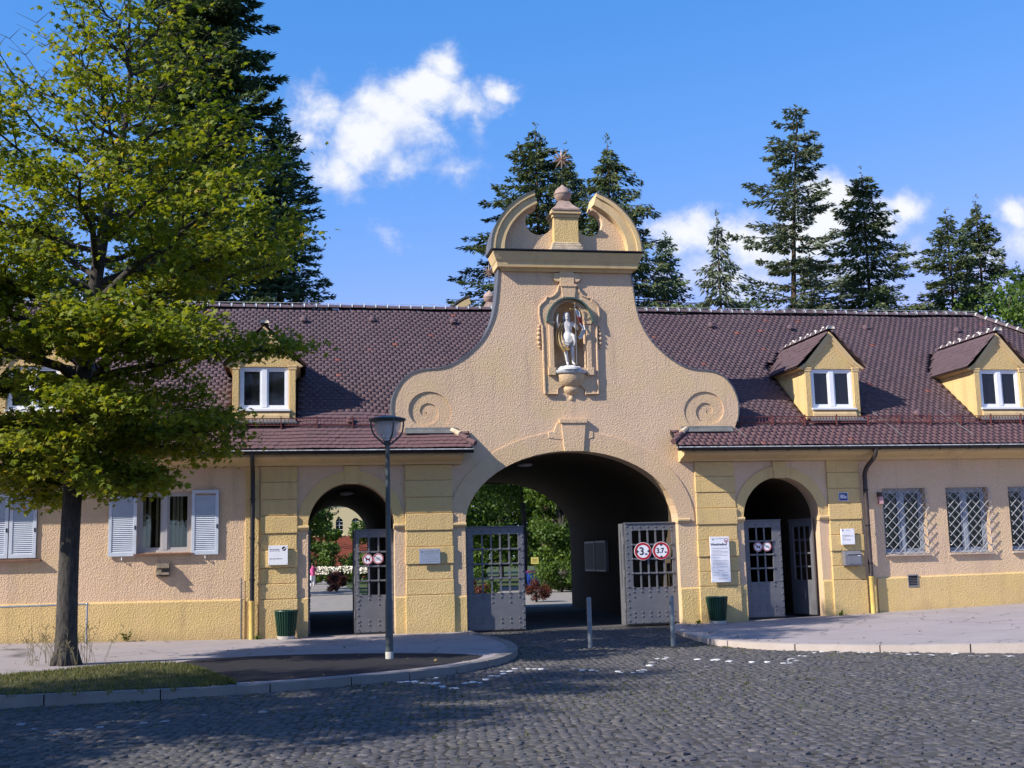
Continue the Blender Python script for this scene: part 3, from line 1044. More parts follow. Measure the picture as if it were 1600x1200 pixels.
MB().prism([[(14.15, -0.35), (28, -0.35), (28, 4.3), (14.15, 4.3)]] + [rect(w) for w in W_R], 0.012, 0.5).build('wing_wall', PINK, gh)
MB().prism([[(-14, -0.35), (-1.05, -0.35), (-1.05, 4.3), (-14, 4.3)]] + [rect(w) for w in W_L], 0.012, 0.5).build('wing_wall', PINK, gh)
mb = MB().box(-14, -13.6, 0.5, 12, -0.3, 4.3)
mb.build('end_wall', PINK, gh)
MB().box(27.6, 28, 0.5, 12, -0.3, 4.3).build('end_wall', PINK, gh)

# plinths
def plinth(x0, x1, z0, z1, y=-0.045):
    p = [(0.02, -0.35), (y, -0.35), (y, lerp(z0, z1, 0.5) - 0.03), (y + 0.02, lerp(z0, z1, 0.5)), (0.02, lerp(z0, z1, 0.5) + 0.01)]
    v = []
    for x, zz in ((x0, z0), (x1, z1)):
        v += [(x, 0.02, -0.35), (x, y, -0.35), (x, y, zz - 0.03), (x, y + 0.022, zz), (x, 0.02, zz + 0.008)]
    f = [(0, 1, 2, 3, 4), (9, 8, 7, 6, 5)] + [(j, (j + 1) % 5, 5 + (j + 1) % 5, 5 + j) for j in range(5)]
    MB().add(v, f).build('plinth', YEL, gh)


plinth(-14, -1.3, 1.0, 0.91)
plinth(14.42, 28, 0.97, 1.10)
for a, b, zt in ((-0.1, 0.145, 0.9), (2.18, 2.44, 0.86), (3.57, 3.88, 0.84), (9.225, 9.7, 0.87), (10.74, 10.93, 0.9), (12.97, 13.22, 0.95)):
    plinth(a, b, zt, zt, -0.03)

# rusticated piers: separate stone courses
PIERS = [(-0.95, -0.11, 0.0), (2.44, 3.57, 0.0), (9.70, 10.74, 0.0), (13.22, 14.10, 0.06)]
for (a, b, dz) in PIERS:
    for (z0, z1, pr, ex) in ((-0.35, 0.885, 0.085, 0.02), (0.885, 1.24, 0.07, 0.008), (1.24, 1.605, 0.05, 0.0), (1.605, 2.02, 0.078, 0.014), (2.02, 2.40, 0.05, 0.0), (2.40, 2.81, 0.078, 0.014), (2.81, 3.20, 0.05, 0.0), (3.20, 3.60, 0.066, 0.006), (3.60, 3.985, 0.05, 0.0)):
        MB().box(a - ex, b + ex, -pr, 0.03, z0 + dz * (z0 > 0) + 0.006, z1 + dz - 0.006).build('stone_block', YEL, gh, bevel=0.014)
    MB().box(a + 0.01, b - 0.01, -0.03, 0.02, -0.3, 3.98).build('pier_core', TAN, gh)

# strip of wall beside the piers at the wings
MB().box(-1.3, -0.985, -0.02, 0.03, -0.35, 3.98).build('pier_backing', YEL, gh, bevel=0.01)
MB().box(14.13, 14.41, -0.02, 0.03, -0.35, 1.0).build('pier_backing', YEL, gh, bevel=0.01)

# archivolts, imposts, keystones
for (A, wid, mat, pr, wr) in ((A_L, 0.255, YEL, 0.028, 0.28), (A_R, 0.255, YEL, 0.028, 0.28), (A_M, 0.43, TAN, 0.03, 0.49)):
    i_ = arch(*A)
    o_ = arch(A[0], A[1] + wid, A[2], A[3] + wr)
    MB().strip(o_, i_, -pr, 0.02).build('arch_moulding', mat, gh, bevel=0.008)
    for s in (-1, 1):
        x0 = A[0] + s * (A[1] - 0.02)
        x1 = A[0] + s * (A[1] + (0.30 if A is A_M else 0.25))
        xa, xb = min(x0, x1), max(x0, x1)
        MB().prism([(0.15, 2.46), (-0.035, 2.46), (-0.05, 2.485), (-0.075, 2.52), (-0.075, 2.56), (-0.055, 2.575), (0.15, 2.58)], xa, xb, 'x').build('impost', SMOOTH_YEL, gh, bevel=0.006)
for cx in (1.17, 11.95):
    MB().prism([(cx - 0.15, 3.54), (cx + 0.15, 3.54), (cx + 0.19, 3.97), (cx - 0.19, 3.97)], -0.05, 0.02).build('keystone', YEL, gh, bevel=0.01)
ks = MB()
ks.prism([(6.37, 4.265), (6.86, 4.265), (6.93, 4.97), (6.30, 4.97)], -0.085, 0.02)
ks.prism([(6.27, 4.97), (6.96, 4.97), (6.98, 5.06), (6.25, 5.06)], -0.115, 0.02)
ks.prism([(5.98, 4.6), (6.37, 4.55), (6.34, 4.98), (6.2, 4.98), (6.12, 4.76), (5.98, 4.75)], -0.045, 0.02)
ks.prism([(7.12, 4.6), (6.85, 4.55), (6.88, 4.98), (6.96, 4.98), (7.0, 4.78), (7.12, 4.75)], -0.045, 0.02)
ks.build('keystone', TAN, gh, bevel=0.012)

# passage walls and vaults, back wall
box_low = [(-14, 4.45), (-14, -0.3)]
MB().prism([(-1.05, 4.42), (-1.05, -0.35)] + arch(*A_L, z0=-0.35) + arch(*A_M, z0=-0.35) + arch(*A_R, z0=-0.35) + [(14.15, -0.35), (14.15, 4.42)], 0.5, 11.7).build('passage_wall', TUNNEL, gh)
MB().prism([(-14, 4.4), (-14, -0.35)] + arch(*A_L, z0=-0.35) + arch(*A_M, z0=-0.35) + [(28, -0.35), (28, 4.4)], 11.7, 12.2).build('back_wall', TUNNEL, gh)  # same shade-toned plaster, keeps the far reveals dark

# ------------------------------------------------------------------ gable top: cornice, broken pediment, pedestal, finial
def gable_top(y0, sgn, parent):
    """everything above the cornice; sgn -1 faces the street, +1 faces the garden"""
    def Y(d):
        return y0 + sgn * d
    prof = [(-0.1, 8.8), (0.08, 8.8), (0.10, 8.86), (0.2, 8.88), (0.22, 9.0), (0.25, 9.05), (0.29, 9.15), (0.32, 9.22), (0.32, 9.25), (-0.1, 9.27)]
    mb = MB()
    v = []
    for xe, s in ((4.98, -1), (8.18, 1)):
        v += [(xe + s * max(0, d), Y(d), z) for d, z in prof]
    k = len(prof)
    f = [(i, (i + 1) % k, k + (i + 1) % k, k + i) for i in range(k)] + [tuple(range(k)), tuple(reversed(range(k, 2 * k)))]
    mb.add(v, f)
    for xe, s in ((4.98, -1), (8.18, 1)):               # returns at both ends
        v = [(xe + s * max(0, d), Y(d), z) for d, z in prof] + [(xe + s * max(0, d), Y(-0.5), z) for d, z in prof]
        mb.add(v, [(i, (i + 1) % k, k + (i + 1) % k, k + i) for i in range(k)] + [tuple(range(k)), tuple(reversed(range(k, 2 * k)))])
    mb.build('cornice', SMOOTH_YEL, parent)
    MB().box(4.62, 8.54, min(Y(0.37), Y(-0.55)), max(Y(0.37), Y(-0.55)), 9.272, 9.30).build('cornice_flashing', DARKMETAL, parent)
    cx, cz = 6.55, 9.28
    def ell(rx, rz, dx0, s, n=22, k0=0.0):
        a1 = math.acos(min(1, dx0 / rx))
        return [(cx + s * rx * math.cos(a1 * i / n), cz + 0.02 + rz * math.sin(a1 * i / n)) for i in range(n + 1)]
    for s in (-1, 1):
        ya, yb = sorted((Y(0.26), Y(-0.5)))
        arc = MB().strip(ell(1.90, 1.63, 0.80, s), ell(1.58, 1.36, 0.72, s), ya, yb).build('pediment_arc', SMOOTH_YEL, parent, bevel=0.012)
        ya, yb = sorted((Y(0.31), Y(-0.5)))
        MB().strip(ell(1.93, 1.66, 0.80, s), ell(1.82, 1.56, 0.78, s), ya, yb).build('arc_fillet', SMOOTH_YEL, arc, bevel=0.008)
        ya, yb = sorted((Y(0.33), Y(-0.52)))
        MB().strip(ell(1.95, 1.68, 0.80, s), ell(1.932, 1.662, 0.80, s), ya, yb).build('arc_flashing', ZINC, arc)
        inn = ell(1.60, 1.38, 0.74, s)
        c0, r0 = cx + s * 0.65, 0.35
        circ = [(c0 + s * r0 * math.cos(a), 10.1 + r0 * math.sin(a)) for a in [math.radians(78 - i * (78 + 172) / 22 + 0) for i in range(23)]]
        circ = [p for p in circ if (p[0] - cx) * s > 0.25]
        ya, yb = sorted((Y(0.03), Y(-0.33)))
        MB().prism(inn + circ + [(cx + s * 0.25, 9.29)] , ya, yb).build('tympanum', PINK, parent)
    def bx(x0, x1, d, z0, z1, m=0):
        ya, yb = sorted((Y(d), Y(-0.36)))
        return (x0, x1, ya, yb, z0, z1)
    pd = MB()
    pd.box(*bx(6.235, 6.875, 0.22, 9.30, 10.17))
    ped = pd.build('pedestal', YEL, parent, bevel=0.012)
    pb = MB()
    pb.box(*bx(6.14, 6.97, 0.31, 9.302, 9.40))
    pb.box(*bx(6.17, 6.94, 0.28, 9.402, 9.47))
    pb.box(*bx(6.20, 6.91, 0.25, 9.472, 9.52))
    pb.build('pedestal_base', STONE_L, ped, bevel=0.02)
    pc = MB()
    pc.box(*bx(6.20, 6.91, 0.25, 10.172, 10.25))
    pc.box(*bx(6.16, 6.95, 0.30, 10.252, 10.34))
    pc.build('pedestal_cap', SMOOTH_YEL, ped, bevel=0.015)
    yc = Y(-0.04)
    fin = MB()
    rings = []
    for (h, z) in ((0.36, 10.342), (0.36, 10.38), (0.27, 10.46), (0.19, 10.55), (0.14, 10.64)):
        rings.append([(6.55 + sx * h, yc + sy * h, z) for sx, sy in ((-1, -1), (1, -1), (1, 1), (-1, 1))])
    v = [p for r_ in rings for p in r_]
    f = [(4 * i + j, 4 * i + (j + 1) % 4, 4 * i + 4 + (j + 1) % 4, 4 * i + 4 + j) for i in range(len(rings) - 1) for j in range(4)] + [(3, 2, 1, 0), tuple(range(len(v) - 4, len(v)))]
    fin.add(v, f)
    finial = fin.build('finial', STONE, parent)
    b = MB()
    b.lathe([(0.14, 10.62), (0.12, 10.66), (0.16, 10.70), (0.208, 10.77), (0.218, 10.83), (0.233, 10.835), (0.233, 10.865), (0.218, 10.87), (0.195, 10.94), (0.135, 11.01), (0.06, 11.055), (0.03, 11.1), (0.0001, 11.1)], 6.55, yc, 24)
    b.build('finial_ball', STONE, finial, smooth=True)
    MB().tube([(6.55, yc, 11.06), (6.55, yc, 11.78)], 0.010, 6).build('star_rod', DARKMETAL, finial)
    st = MB()
    for k in range(10):
        a = 2 * math.pi * k / 10 + 0.31
        d = Vector((math.cos(a), 0, math.sin(a)))
        c = Vector((6.55, yc, 11.78))
        st.tube([c, c + d * 0.13, c + d * 0.27], [0.022, 0.026, 0.004], 5)
    for dy in (-1, 1):
        c = Vector((6.55, yc, 11.78))
        st.tube([c, c + Vector((0, dy * 0.22, 0.05))], [0.024, 0.004], 5)
    st.build('star', STARM, finial)


gable_top(0.0, -1, gh)
gable_top(12.2, 1, gh)
MB().prism([(4.9, 4.3), (8.2, 4.3)] + [(8.25, 8.85), (4.85, 8.85)], 11.7, 12.2).build('back_gable', PINK, gh)
# scrolled bracket that ties the niche to the cornice
br = MB()
br.prism([(6.38, 8.46), (6.75, 8.46), (6.75, 8.8), (6.38, 8.8)], -0.09, 0.01)
br.build('bracket', TAN, gh, bevel=0.01)
for cx in (6.33, 6.81):
    MB().disc(cx, -0.075, 8.66, 0.115, 20, depth=0.09).build('bracket_scroll', TAN, gh, bevel=0.012)

# ------------------------------------------------------------------ niche, its frame, hood and corbel
mb = MB()
n = 16
v, f = [], []
zz = [6.36, 7.0, 7.55]
for z in zz:
    for i in range(n + 1):
        a = math.pi * i / n
        v.append((6.58 - 0.40 * math.cos(a), 0.02 + 0.33 * math.sin(a), z))
for j in range(1, 9):                                   # quarter dome
    b = math.pi / 2 * j / 8
    for i in range(n + 1):
        a = math.pi * i / n
        v.append((6.58 - 0.40 * math.cos(a) * math.cos(b), 0.02 + 0.33 * math.sin(a) * math.cos(b), 7.55 + 0.48 * math.sin(b)))
rowsn = len(v) // (n + 1)
f = [(j * (n + 1) + i, j * (n + 1) + i + 1, (j + 1) * (n + 1) + i + 1, (j + 1) * (n + 1) + i) for j in range(rowsn - 1) for i in range(n)]
f.append(tuple(range(n + 1)))
mb.add(v, f).build('niche', TAN, gh, smooth=True, fix=False)
fo_half = [(0.0, 8.49), (0.16, 8.49), (0.24, 8.44), (0.28, 8.30), (0.36, 8.20), (0.48, 8.14), (0.56, 8.15), (0.60, 8.06), (0.70, 7.98), (0.76, 7.90), (0.77, 7.72), (0.74, 7.5), (0.70, 7.42), (0.69, 7.1), (0.68, 5.70), (0.36, 5.70), (0.36, 5.80), (0.22, 5.92)]
fo = [(6.60 + a, z) for a, z in fo_half] + [(6.60 - a, z) for a, z in reversed(fo_half[1:])]
MB().prism([fo, [(p[0], p[1] - 0.0) for p in niche_hole]], -0.05, 0.01).build('niche_frame', TAN, gh, bevel=0.008)
rim_pts = [(6.60 + a, -0.055, z) for a, z in fo_half[:-1]]
rim_l = [(6.60 - a, -0.055, z) for a, z in fo_half[:-1]]
for pts in (rim_pts, rim_l):
    MB().tube(pts, 0.028, 6).build('frame_rim', TAN, gh)
for s in (-1, 1):                                        # side garlands, inner pilasters and their blocks
    g_ = MB()
    for (dx, z, r_) in ((0.765, 7.42, 0.05), (0.775, 7.33, 0.06), (0.785, 7.22, 0.07), (0.79, 7.1, 0.075), (0.785, 6.98, 0.065), (0.775, 6.88, 0.045)):
        g_.sphere((6.60 + s * dx, -0.02, z), r_ * 0.72, 9, 6)
    g_.build('garland', TAN, gh, smooth=True)
    MB().box(min(6.6 + s * 0.42, 6.6 + s * 0.54), max(6.6 + s * 0.42, 6.6 + s * 0.54), -0.10, 0.0, 6.36, 7.45).build('niche_pilaster', TAN, gh, bevel=0.01)
    MB().box(min(6.6 + s * 0.40, 6.6 + s * 0.58), max(6.6 + s * 0.40, 6.6 + s * 0.58), -0.13, 0.0, 6.16, 6.355).build('niche_block', TAN, gh, bevel=0.01)
    MB().box(min(6.6 + s * 0.40, 6.6 + s * 0.56), max(6.6 + s * 0.40, 6.6 + s * 0.56), -0.12, 0.0, 7.46, 7.53).build('niche_capital', TAN, gh, bevel=0.01)
ho = [(6.60 + 0.60 * math.cos(math.pi - math.pi * i / 26), 7.5 + 0.64 * math.sin(math.pi * i / 26)) for i in range(27)]
hi = [(6.60 + 0.56 * math.cos(math.pi - math.pi * i / 26), 7.5 + 0.60 * math.sin(math.pi * i / 26)) for i in range(27)]
MB().strip(ho, hi, -0.17, 0.0).build('niche_hood', COPPER, gh)
kb = MB().prism([(6.44, 8.14), (6.76, 8.14), (6.80, 8.42), (6.40, 8.42)], -0.09, 0.0)
kb.prism([(6.39, 8.42), (6.81, 8.42), (6.82, 8.47), (6.38, 8.47)], -0.11, 0.0)
kb.build('niche_keystone', TAN, gh, bevel=0.012)
cb = MB()
cb.lathe([(0.0001, 5.54), (0.05, 5.56), (0.06, 5.61), (0.04, 5.66), (0.10, 5.70), (0.19, 5.77), (0.205, 5.83), (0.17, 5.88), (0.25, 5.93), (0.33, 6.02), (0.36, 6.12), (0.365, 6.19), (0.36, 6.205), (0.0001, 6.205)], 6.6, 0.0, 28)
cb.v = [(p[0], p[1] * 0.62, p[2]) for p in cb.v]
cb.build('corbel', TAN, gh, smooth=True)
slab_ = MB().lathe([(0.0001, 6.207), (0.42, 6.207), (0.45, 6.24), (0.45, 6.275), (0.0001, 6.285)], 6.6, 0.0, 28)
slab_.v = [(p[0], p[1] * 0.6, p[2]) for p in slab_.v]
slab_.build('corbel_slab', ZINC_LIGHT, gh, smooth=True)

# ------------------------------------------------------------------ eaves: moulding, gutter, downpipes
def eave(x0, x1, gx0, gx1):
    MB().prism([(0.03, 3.985), (-0.14, 3.985), (-0.16, 4.02), (-0.24, 4.05), (-0.42, 4.09), (-0.50, 4.13), (-0.55, 4.15), (-0.55, 4.24), (0.03, 4.27)], x0, x1, 'x').build('eave_moulding', SMOOTH_YEL, gh)
    pr = [(-0.655 + 0.075 * math.cos(a), 4.285 + 0.085 * math.sin(a)) for a in [math.pi + math.pi * i / 10 for i in range(11)]]
    pi_ = [(-0.655 + 0.064 * math.cos(a), 4.285 + 0.074 * math.sin(a)) for a in [2 * math.pi - math.pi * i / 10 for i in range(11)]]
    MB().prism(pr + pi_, gx0, gx1, 'x').build('gutter', DARKMETAL, gh, smooth=True)
    MB().prism([(-0.74, 4.278), (-0.722, 4.278), (-0.722, 4.302), (-0.74, 4.302)], gx0, gx1, 'x').build('gutter_lip', ZINC_LIGHT, gh)
    MB().prism([(-0.60, 4.272), (-0.57, 4.282), (-0.57, 4.315), (-0.60, 4.305)], gx0, gx1, 'x').build('eave_flashing', ZINC_LIGHT, gh)
    for e in (gx0 + 0.01, gx1 - 0.01):
        if -10 < e < 24:
            MB().prism(pr, e - 0.01, e + 0.01, 'x').build('gutter_end', DARKMETAL, gh)
    x = gx0 + 0.4
    while x < gx1:
        if -7 < x < 20.5:
            MB().prism([(-0.75, 4.27), (-0.725, 4.20), (-0.655, 4.185), (-0.59, 4.20), (-0.56, 4.29), (-0.58, 4.29), (-0.60, 4.215), (-0.655, 4.198), (-0.715, 4.215), (-0.735, 4.28)], x - 0.015, x + 0.015, 'x').build('gutter_bracket', DARKMETAL, gh)
        x += 0.82


eave(-14, 3.80, -14, 4.02)
eave(9.30, 28, 9.10, 28)


def downpipe(pts, rs, foot, mat):
    p = MB().tube(pts, rs, 12)
    dp = p.build('downpipe', mat, gh, smooth=True)
    x, y = pts[-1][0], pts[-1][1]
    MB().lathe([(0.062, foot[0]), (0.062, foot[1] - 0.03), (0.07, foot[1] - 0.02), (0.07, foot[1])], x, y, 14).build('pipe_foot', PIPEYEL, dp, smooth=True)
    for z in (1.35, 2.3, 3.2):
        MB().lathe([(0.052, z - 0.02), (0.066, z - 0.02), (0.066, z + 0.02), (0.052, z + 0.02)], x, y, 14).build('pipe_clamp', DARKMETAL, dp)


def arcpath(pts, it=2):
    P = [Vector(p) for p in pts]
    for _ in range(it):
        Q_ = [P[0]]
        for a, b in zip(P[:-1], P[1:]):
            Q_ += [a.lerp(b, 0.25), a.lerp(b, 0.75)]
        P = Q_ + [P[-1]]
    return P


downpipe(arcpath([(-1.13, -0.65, 4.22), (-1.13, -0.65, 4.06), (-1.13, -0.13, 3.84), (-1.13, -0.13, 3.4), (-1.13, -0.13, 0.8)], 2), 0.052, (-0.02, 0.87), DARKMETAL)
downpipe(arcpath([(14.29, -0.65, 4.22), (14.29, -0.65, 4.03), (14.2, -0.15, 3.72), (14.2, -0.15, 3.3), (14.2, -0.15, 1.0)], 2), 0.058, (0.05, 1.02), BROWNPIPE)
MB().tube([(-1.38, -0.04, 0.02), (-1.38, -0.04, 1.4)], 0.016, 6).build('lightning_wire', ZINC, gh)

# ------------------------------------------------------------------ roof
RY0, RZ0, RYR, RZR = -0.60, 4.315, 6.0, 9.03
SL = (RZR - RZ0) / (RYR - RY0)
TH = math.atan(SL)
SLEN = math.hypot(RZR - RZ0, RYR - RY0)
HIPX = 21.5


def roof_z(y):
    return RZ0 + SL * (y - RY0)


dk = MB()
d = 0.06
v = [(-14, RY0, RZ0 - d), (2.2, RY0, RZ0 - d), (HIPX + 6.45, RY0, RZ0 - d), (HIPX, RYR, RZR - d), (-14, RYR, RZR - d), (-14, 12.45, RZ0 - d), (HIPX + 6.45, 12.45, RZ0 - d)]
y5 = 0.45
# front slope behind the gable is cut away so nothing of it pokes through the facade
fr = [(-14, RY0), (4.0, RY0), (4.0, -0.02), (2.25, -0.02), (2.25, 0.3), (10.9, 0.3), (10.9, -0.02), (9.12, -0.02), (9.12, RY0), (HIPX + 6.45, RY0), (HIPX, RYR), (-14, RYR)]
tri = tessellate_polygon([[Vector((p[0], p[1], 0)) for p in fr]])
dk.add([(p[0], p[1], roof_z(p[1]) - d) for p in fr], [tuple(t) for t in tri])
dk.add([v[3], v[4], v[5], v[6]], [(0, 1, 2, 3)])
dk.add([v[2], v[3], v[6]], [(0, 1, 2)])
roof = dk.build('roof', DECK, gh, fix=False)

DORMERS = [(13.80, 0.55), (18.66, 0.55), (-0.90, 0.52), (-6.2, 0.52)]
DW = 0.75                                                # half width of a dormer


def in_dormer(x, y):
    for cx, y0 in DORMERS:
        dx = abs(x - cx)
        if dx < DW + 0.12 and y > y0 - 0.25 and y < y0 + 3.1 - max(0, dx - 0.1) * 1.1 + 0.2:
            return True
    return False


EXP, TW = 0.16, 0.178
SV = Vector((0, math.cos(TH), math.sin(TH)))
NV = Vector((0, -math.sin(TH), math.cos(TH)))


def tile_shape(w, L=0.34, th=0.016):
    """plain tile with a rounded tail; local axes: x across, y up the slope, z off the slope"""
    top = [(-w / 2, L), (-w / 2, 0.032), (-w * 0.42, 0.014), (-w * 0.22, 0.002), (0, -0.001), (w * 0.22, 0.002), (w * 0.42, 0.014), (w / 2, 0.032), (w / 2, L)]
    n_ = len(top)
    v = [(p[0], p[1], 0.046 - 0.038 * p[1] / L) for p in top] + [(p[0], p[1], 0.046 - th - 0.038 * p[1] / L * 0.6) for p in top]
    f = [tuple(range(n_))] + [(i, n_ + i, n_ + i + 1, i + 1) for i in range(n_ - 1)]
    return v, f


tv, tf = tile_shape(TW - 0.0015)
TV = np.array(tv)
ttri = []
for q in tf:
    for i in range(1, len(q) - 1):
        ttri.append((q[0], q[i + 1], q[i]))
TT = np.array(ttri)
places = []
nrow = int(SLEN / EXP)
for r_ in range(nrow + 1):
    for i in range(int(42 / TW)):
        x = -13.9 + i * TW + (TW / 2 if r_ % 2 else 0)
        s = r_ * EXP
        y = RY0 + s * math.cos(TH)
        if s > SLEN - 0.12 or x > HIPX + (RYR - y) - 0.05 or x > 27:
            continue
        if 2.12 < x < 10.98 and y < 0.55:
            if not (y < -0.05 and (x < 3.93 or x > 9.18)):
                if y < 0.62:
                    continue
        if y > 0.2 and 4.7 < x < 8.4 and y < 0.5:
            continue
        if in_dormer(x, y + 0.18):
            continue
        px1, py1 = pix((x, y, roof_z(y)))
        if px1 < -260 or px1 > 1800:
            continue
        places.append((x, s))
PLC = np.array(places)
wy = RY0 + PLC[:, 1] * math.cos(TH)
wz = RZ0 + PLC[:, 1] * math.sin(TH)
dd = np.sqrt(PLC[:, 0] ** 2 + (wy - CAMY) ** 2 + (wz - CAMZ) ** 2)
vis = (PLC[:, 0] > -2.5) & (PLC[:, 0] < 18.3)
cand = np.where(vis)[0]
near = cand[np.argsort(dd[cand])[:296]]
single = np.zeros(len(PLC), bool)
single[near] = True
rest = np.where(~single)[0]
nr = len(rest)
loc = np.repeat(TV[None], nr, 0).copy()
loc[:, :, 0] += rng.normal(0, 0.002, (nr, 1))
loc[:, :, 1] += rng.normal(0, 0.006, (nr, 1))
loc[:, :, 2] += loc[:, :, 0] * rng.normal(0, 0.010, (nr, 1)) + rng.normal(0, 0.0015, (nr, 1))
wx = PLC[rest, 0][:, None] + loc[:, :, 0]
ss = PLC[rest, 1][:, None] + loc[:, :, 1]
# the roof sags a little between its rafters
sag = 0.022 * np.sin(wx * 1.7 + 0.6) * np.sin(ss * 0.7) + 0.006 * np.sin(wx * 4.1 + ss)
hh = loc[:, :, 2] + sag
VX = wx
VY = RY0 + ss * SV.y + hh * NV.y
VZ = RZ0 + ss * SV.z + hh * NV.z
FF = (TT[None] + (np.arange(nr) * len(TV))[:, None, None]).reshape(-1, 3)
tl = cloud_mesh('roof_tile', np.stack([VX, VY, VZ], -1), FF, TILE_A, np.repeat(rng.random(nr), len(TV)), roof, 'stuff')
tme = bpy.data.meshes.new('roof_tile')
tme.from_pydata([tuple(p) for p in TV], [], [tuple(t) for t in TT])
tme.materials.append(TILE_O)
for i in near:
    x, s = PLC[i]
    sg_ = 0.022 * math.sin(x * 1.7 + 0.6) * math.sin(s * 0.7) + 0.006 * math.sin(x * 4.1 + s) + random.gauss(0, 0.0015)
    link('roof_tile', tme, roof, loc=(x, RY0 + s * SV.y + sg_ * NV.y, RZ0 + s * SV.z + sg_ * NV.z), rot=(TH + random.gauss(0, 0.008), random.gauss(0, 0.010), random.gauss(0, 0.008)))
# verge ends of the two short roofs in front of the gable
for (xe, s) in ((4.0, 1), (9.12, -1)):
    MB().prism([(RY0 + 0.0, RZ0 - 0.05), (-0.02, roof_z(-0.02) - 0.05), (-0.02, roof_z(-0.02) + 0.06), (RY0, RZ0 + 0.03)], xe - 0.012, xe + 0.012, 'x').build('verge_board', DARKMETAL, roof)
    for k in range(3):
        a = Vector((xe + s * 0.02 - s * (0.16 * (2 - k) + 0.12), -0.03 - (k + 0) * 0.15, roof_z(-0.03 - k * 0.15) + 0.10 - 0.02 * k))
        b = a + Vector((s * 0.19, -0.17, -0.125))
        MB().tube([a, b], [0.058, 0.075], 9).build('verge_tile', TILE_O if k else STONE_L, roof, smooth=True)
    a, b = (2.45, 3.72) if s > 0 else (9.40, 10.75)
    MB().prism([(-0.13, roof_z(-0.13) + 0.07), (-0.004, roof_z(-0.02) + 0.09), (-0.004, roof_z(-0.02) + 0.15), (-0.02, roof_z(-0.02) + 0.15), (-0.035, roof_z(-0.02) + 0.10), (-0.14, roof_z(-0.13) + 0.082)], a, b, 'x').build('lead_flashing', LEAD, roof)


def ridge_shape(L=0.40):
    mb = MB()
    n_ = 8
    v = []
    for (t, r_) in ((0, 0.125), (L, 0.105)):
        for k in range(n_ + 1):
            a = math.pi * k / n_
            v.append((t, -r_ * math.cos(a), r_ * math.sin(a) * 0.9 - 0.03))
    for (t, r_) in ((-0.012, 0.14), (0.045, 0.14)):
        for k in range(n_ + 1):
            a = math.pi * k / n_
            v.append((t, -r_ * math.cos(a), r_ * math.sin(a) * 0.9 - 0.025))
    N1 = n_ + 1
    f = [(k, k + 1, N1 + k + 1, N1 + k) for k in range(n_)]
    mb.add(v[:2 * N1], f, 0)
    mb.add(v[2 * N1:], [(k, k + 1, N1 + k + 1, N1 + k) for k in range(n_)] + [tuple(range(N1))], 1)
    return mb.mesh('ridge_tile', [RIDGE, MORTAR], 'all', False)


rme = ridge_shape()
x = -11.0
while x < HIPX - 0.2:
    if not (4.95 < x < 4.9):
        link('ridge_tile', rme, roof, loc=(x, RYR, RZR + 0.075 + 0.012 * math.sin(x * 1.3)), rot=(0, random.gauss(0, 0.012), random.gauss(0, 0.01)))
    x += 0.345
hd = Vector((1, -1, -SL)).normalized()
p = Vector((HIPX, RYR, RZR + 0.07))
q = hd.to_track_quat('X', 'Z')
for k in range(24):
    link('ridge_tile', rme, roof, loc=p + hd * 0.345 * k, rot=q.to_euler())
MB().tube([(-11, RYR, RZR + 0.20), (4.5, RYR, RZR + 0.2)], 0.007, 5).build('lightning_wire', ZINC_LIGHT, roof)
MB().tube([(8.6, RYR, RZR + 0.20), (HIPX, RYR, RZR + 0.2)], 0.007, 5).build('lightning_wire', ZINC_LIGHT, roof)
for (wx_, y0_, y1_) in ((15.2, -0.4, 0.9), (-1.8, -0.4, 0.8), (10.98, -0.4, 0.4), (17.2, -0.4, 0.7)):
    MB().tube([(wx_, y0_, roof_z(y0_) + 0.11), (wx_ - 0.15, (y0_ + y1_) / 2, roof_z((y0_ + y1_) / 2) + 0.1), (wx_ - 0.3, y1_, roof_z(y1_) + 0.11)], 0.008, 5).build('lightning_wire', ZINC, roof)


def onroof(px_, py_):
    """used for the small vents: where they sit on the slope"""
    return px_, py_


for (vx, vs) in ((2.0, 7.25), (0.05, 7.2), (12.2, 7.1), (14.7, 7.0), (17.2, 7.05), (20.2, 6.9), (1.15, 1.25), (-2.9, 1.1), (16.2, 1.5), (4.35, 7.2)):
    y = RY0 + vs * math.cos(TH)
    o = MB()
    o.lathe([(0.11, 0.0), (0.10, 0.05), (0.07, 0.09), (0.0001, 0.11)], 0, 0, 10)
    o.box(-0.05, 0.05, -0.14, -0.06, 0.0, 0.06)
    o = o.build('roof_vent', TILE_O, roof, smooth=True)
    o.location = (vx, y + 0.06 * NV.y, roof_z(y) + 0.06)
    o.rotation_euler = (TH, 0, 0)

# snow guard: lattice sections between brackets
def snow_section(L):
    mb = MB()
    for z in (0.03, 0.19):
        mb.box(0, L, -0.012, 0.012, z, z + 0.022)
    k = 0
    while k * 0.085 < L:
        mb.box(k * 0.085, k * 0.085 + 0.014, -0.006, 0.006, 0.052, 0.19)
        k += 1
    return mb.mesh('snow_guard', SNOWRED)


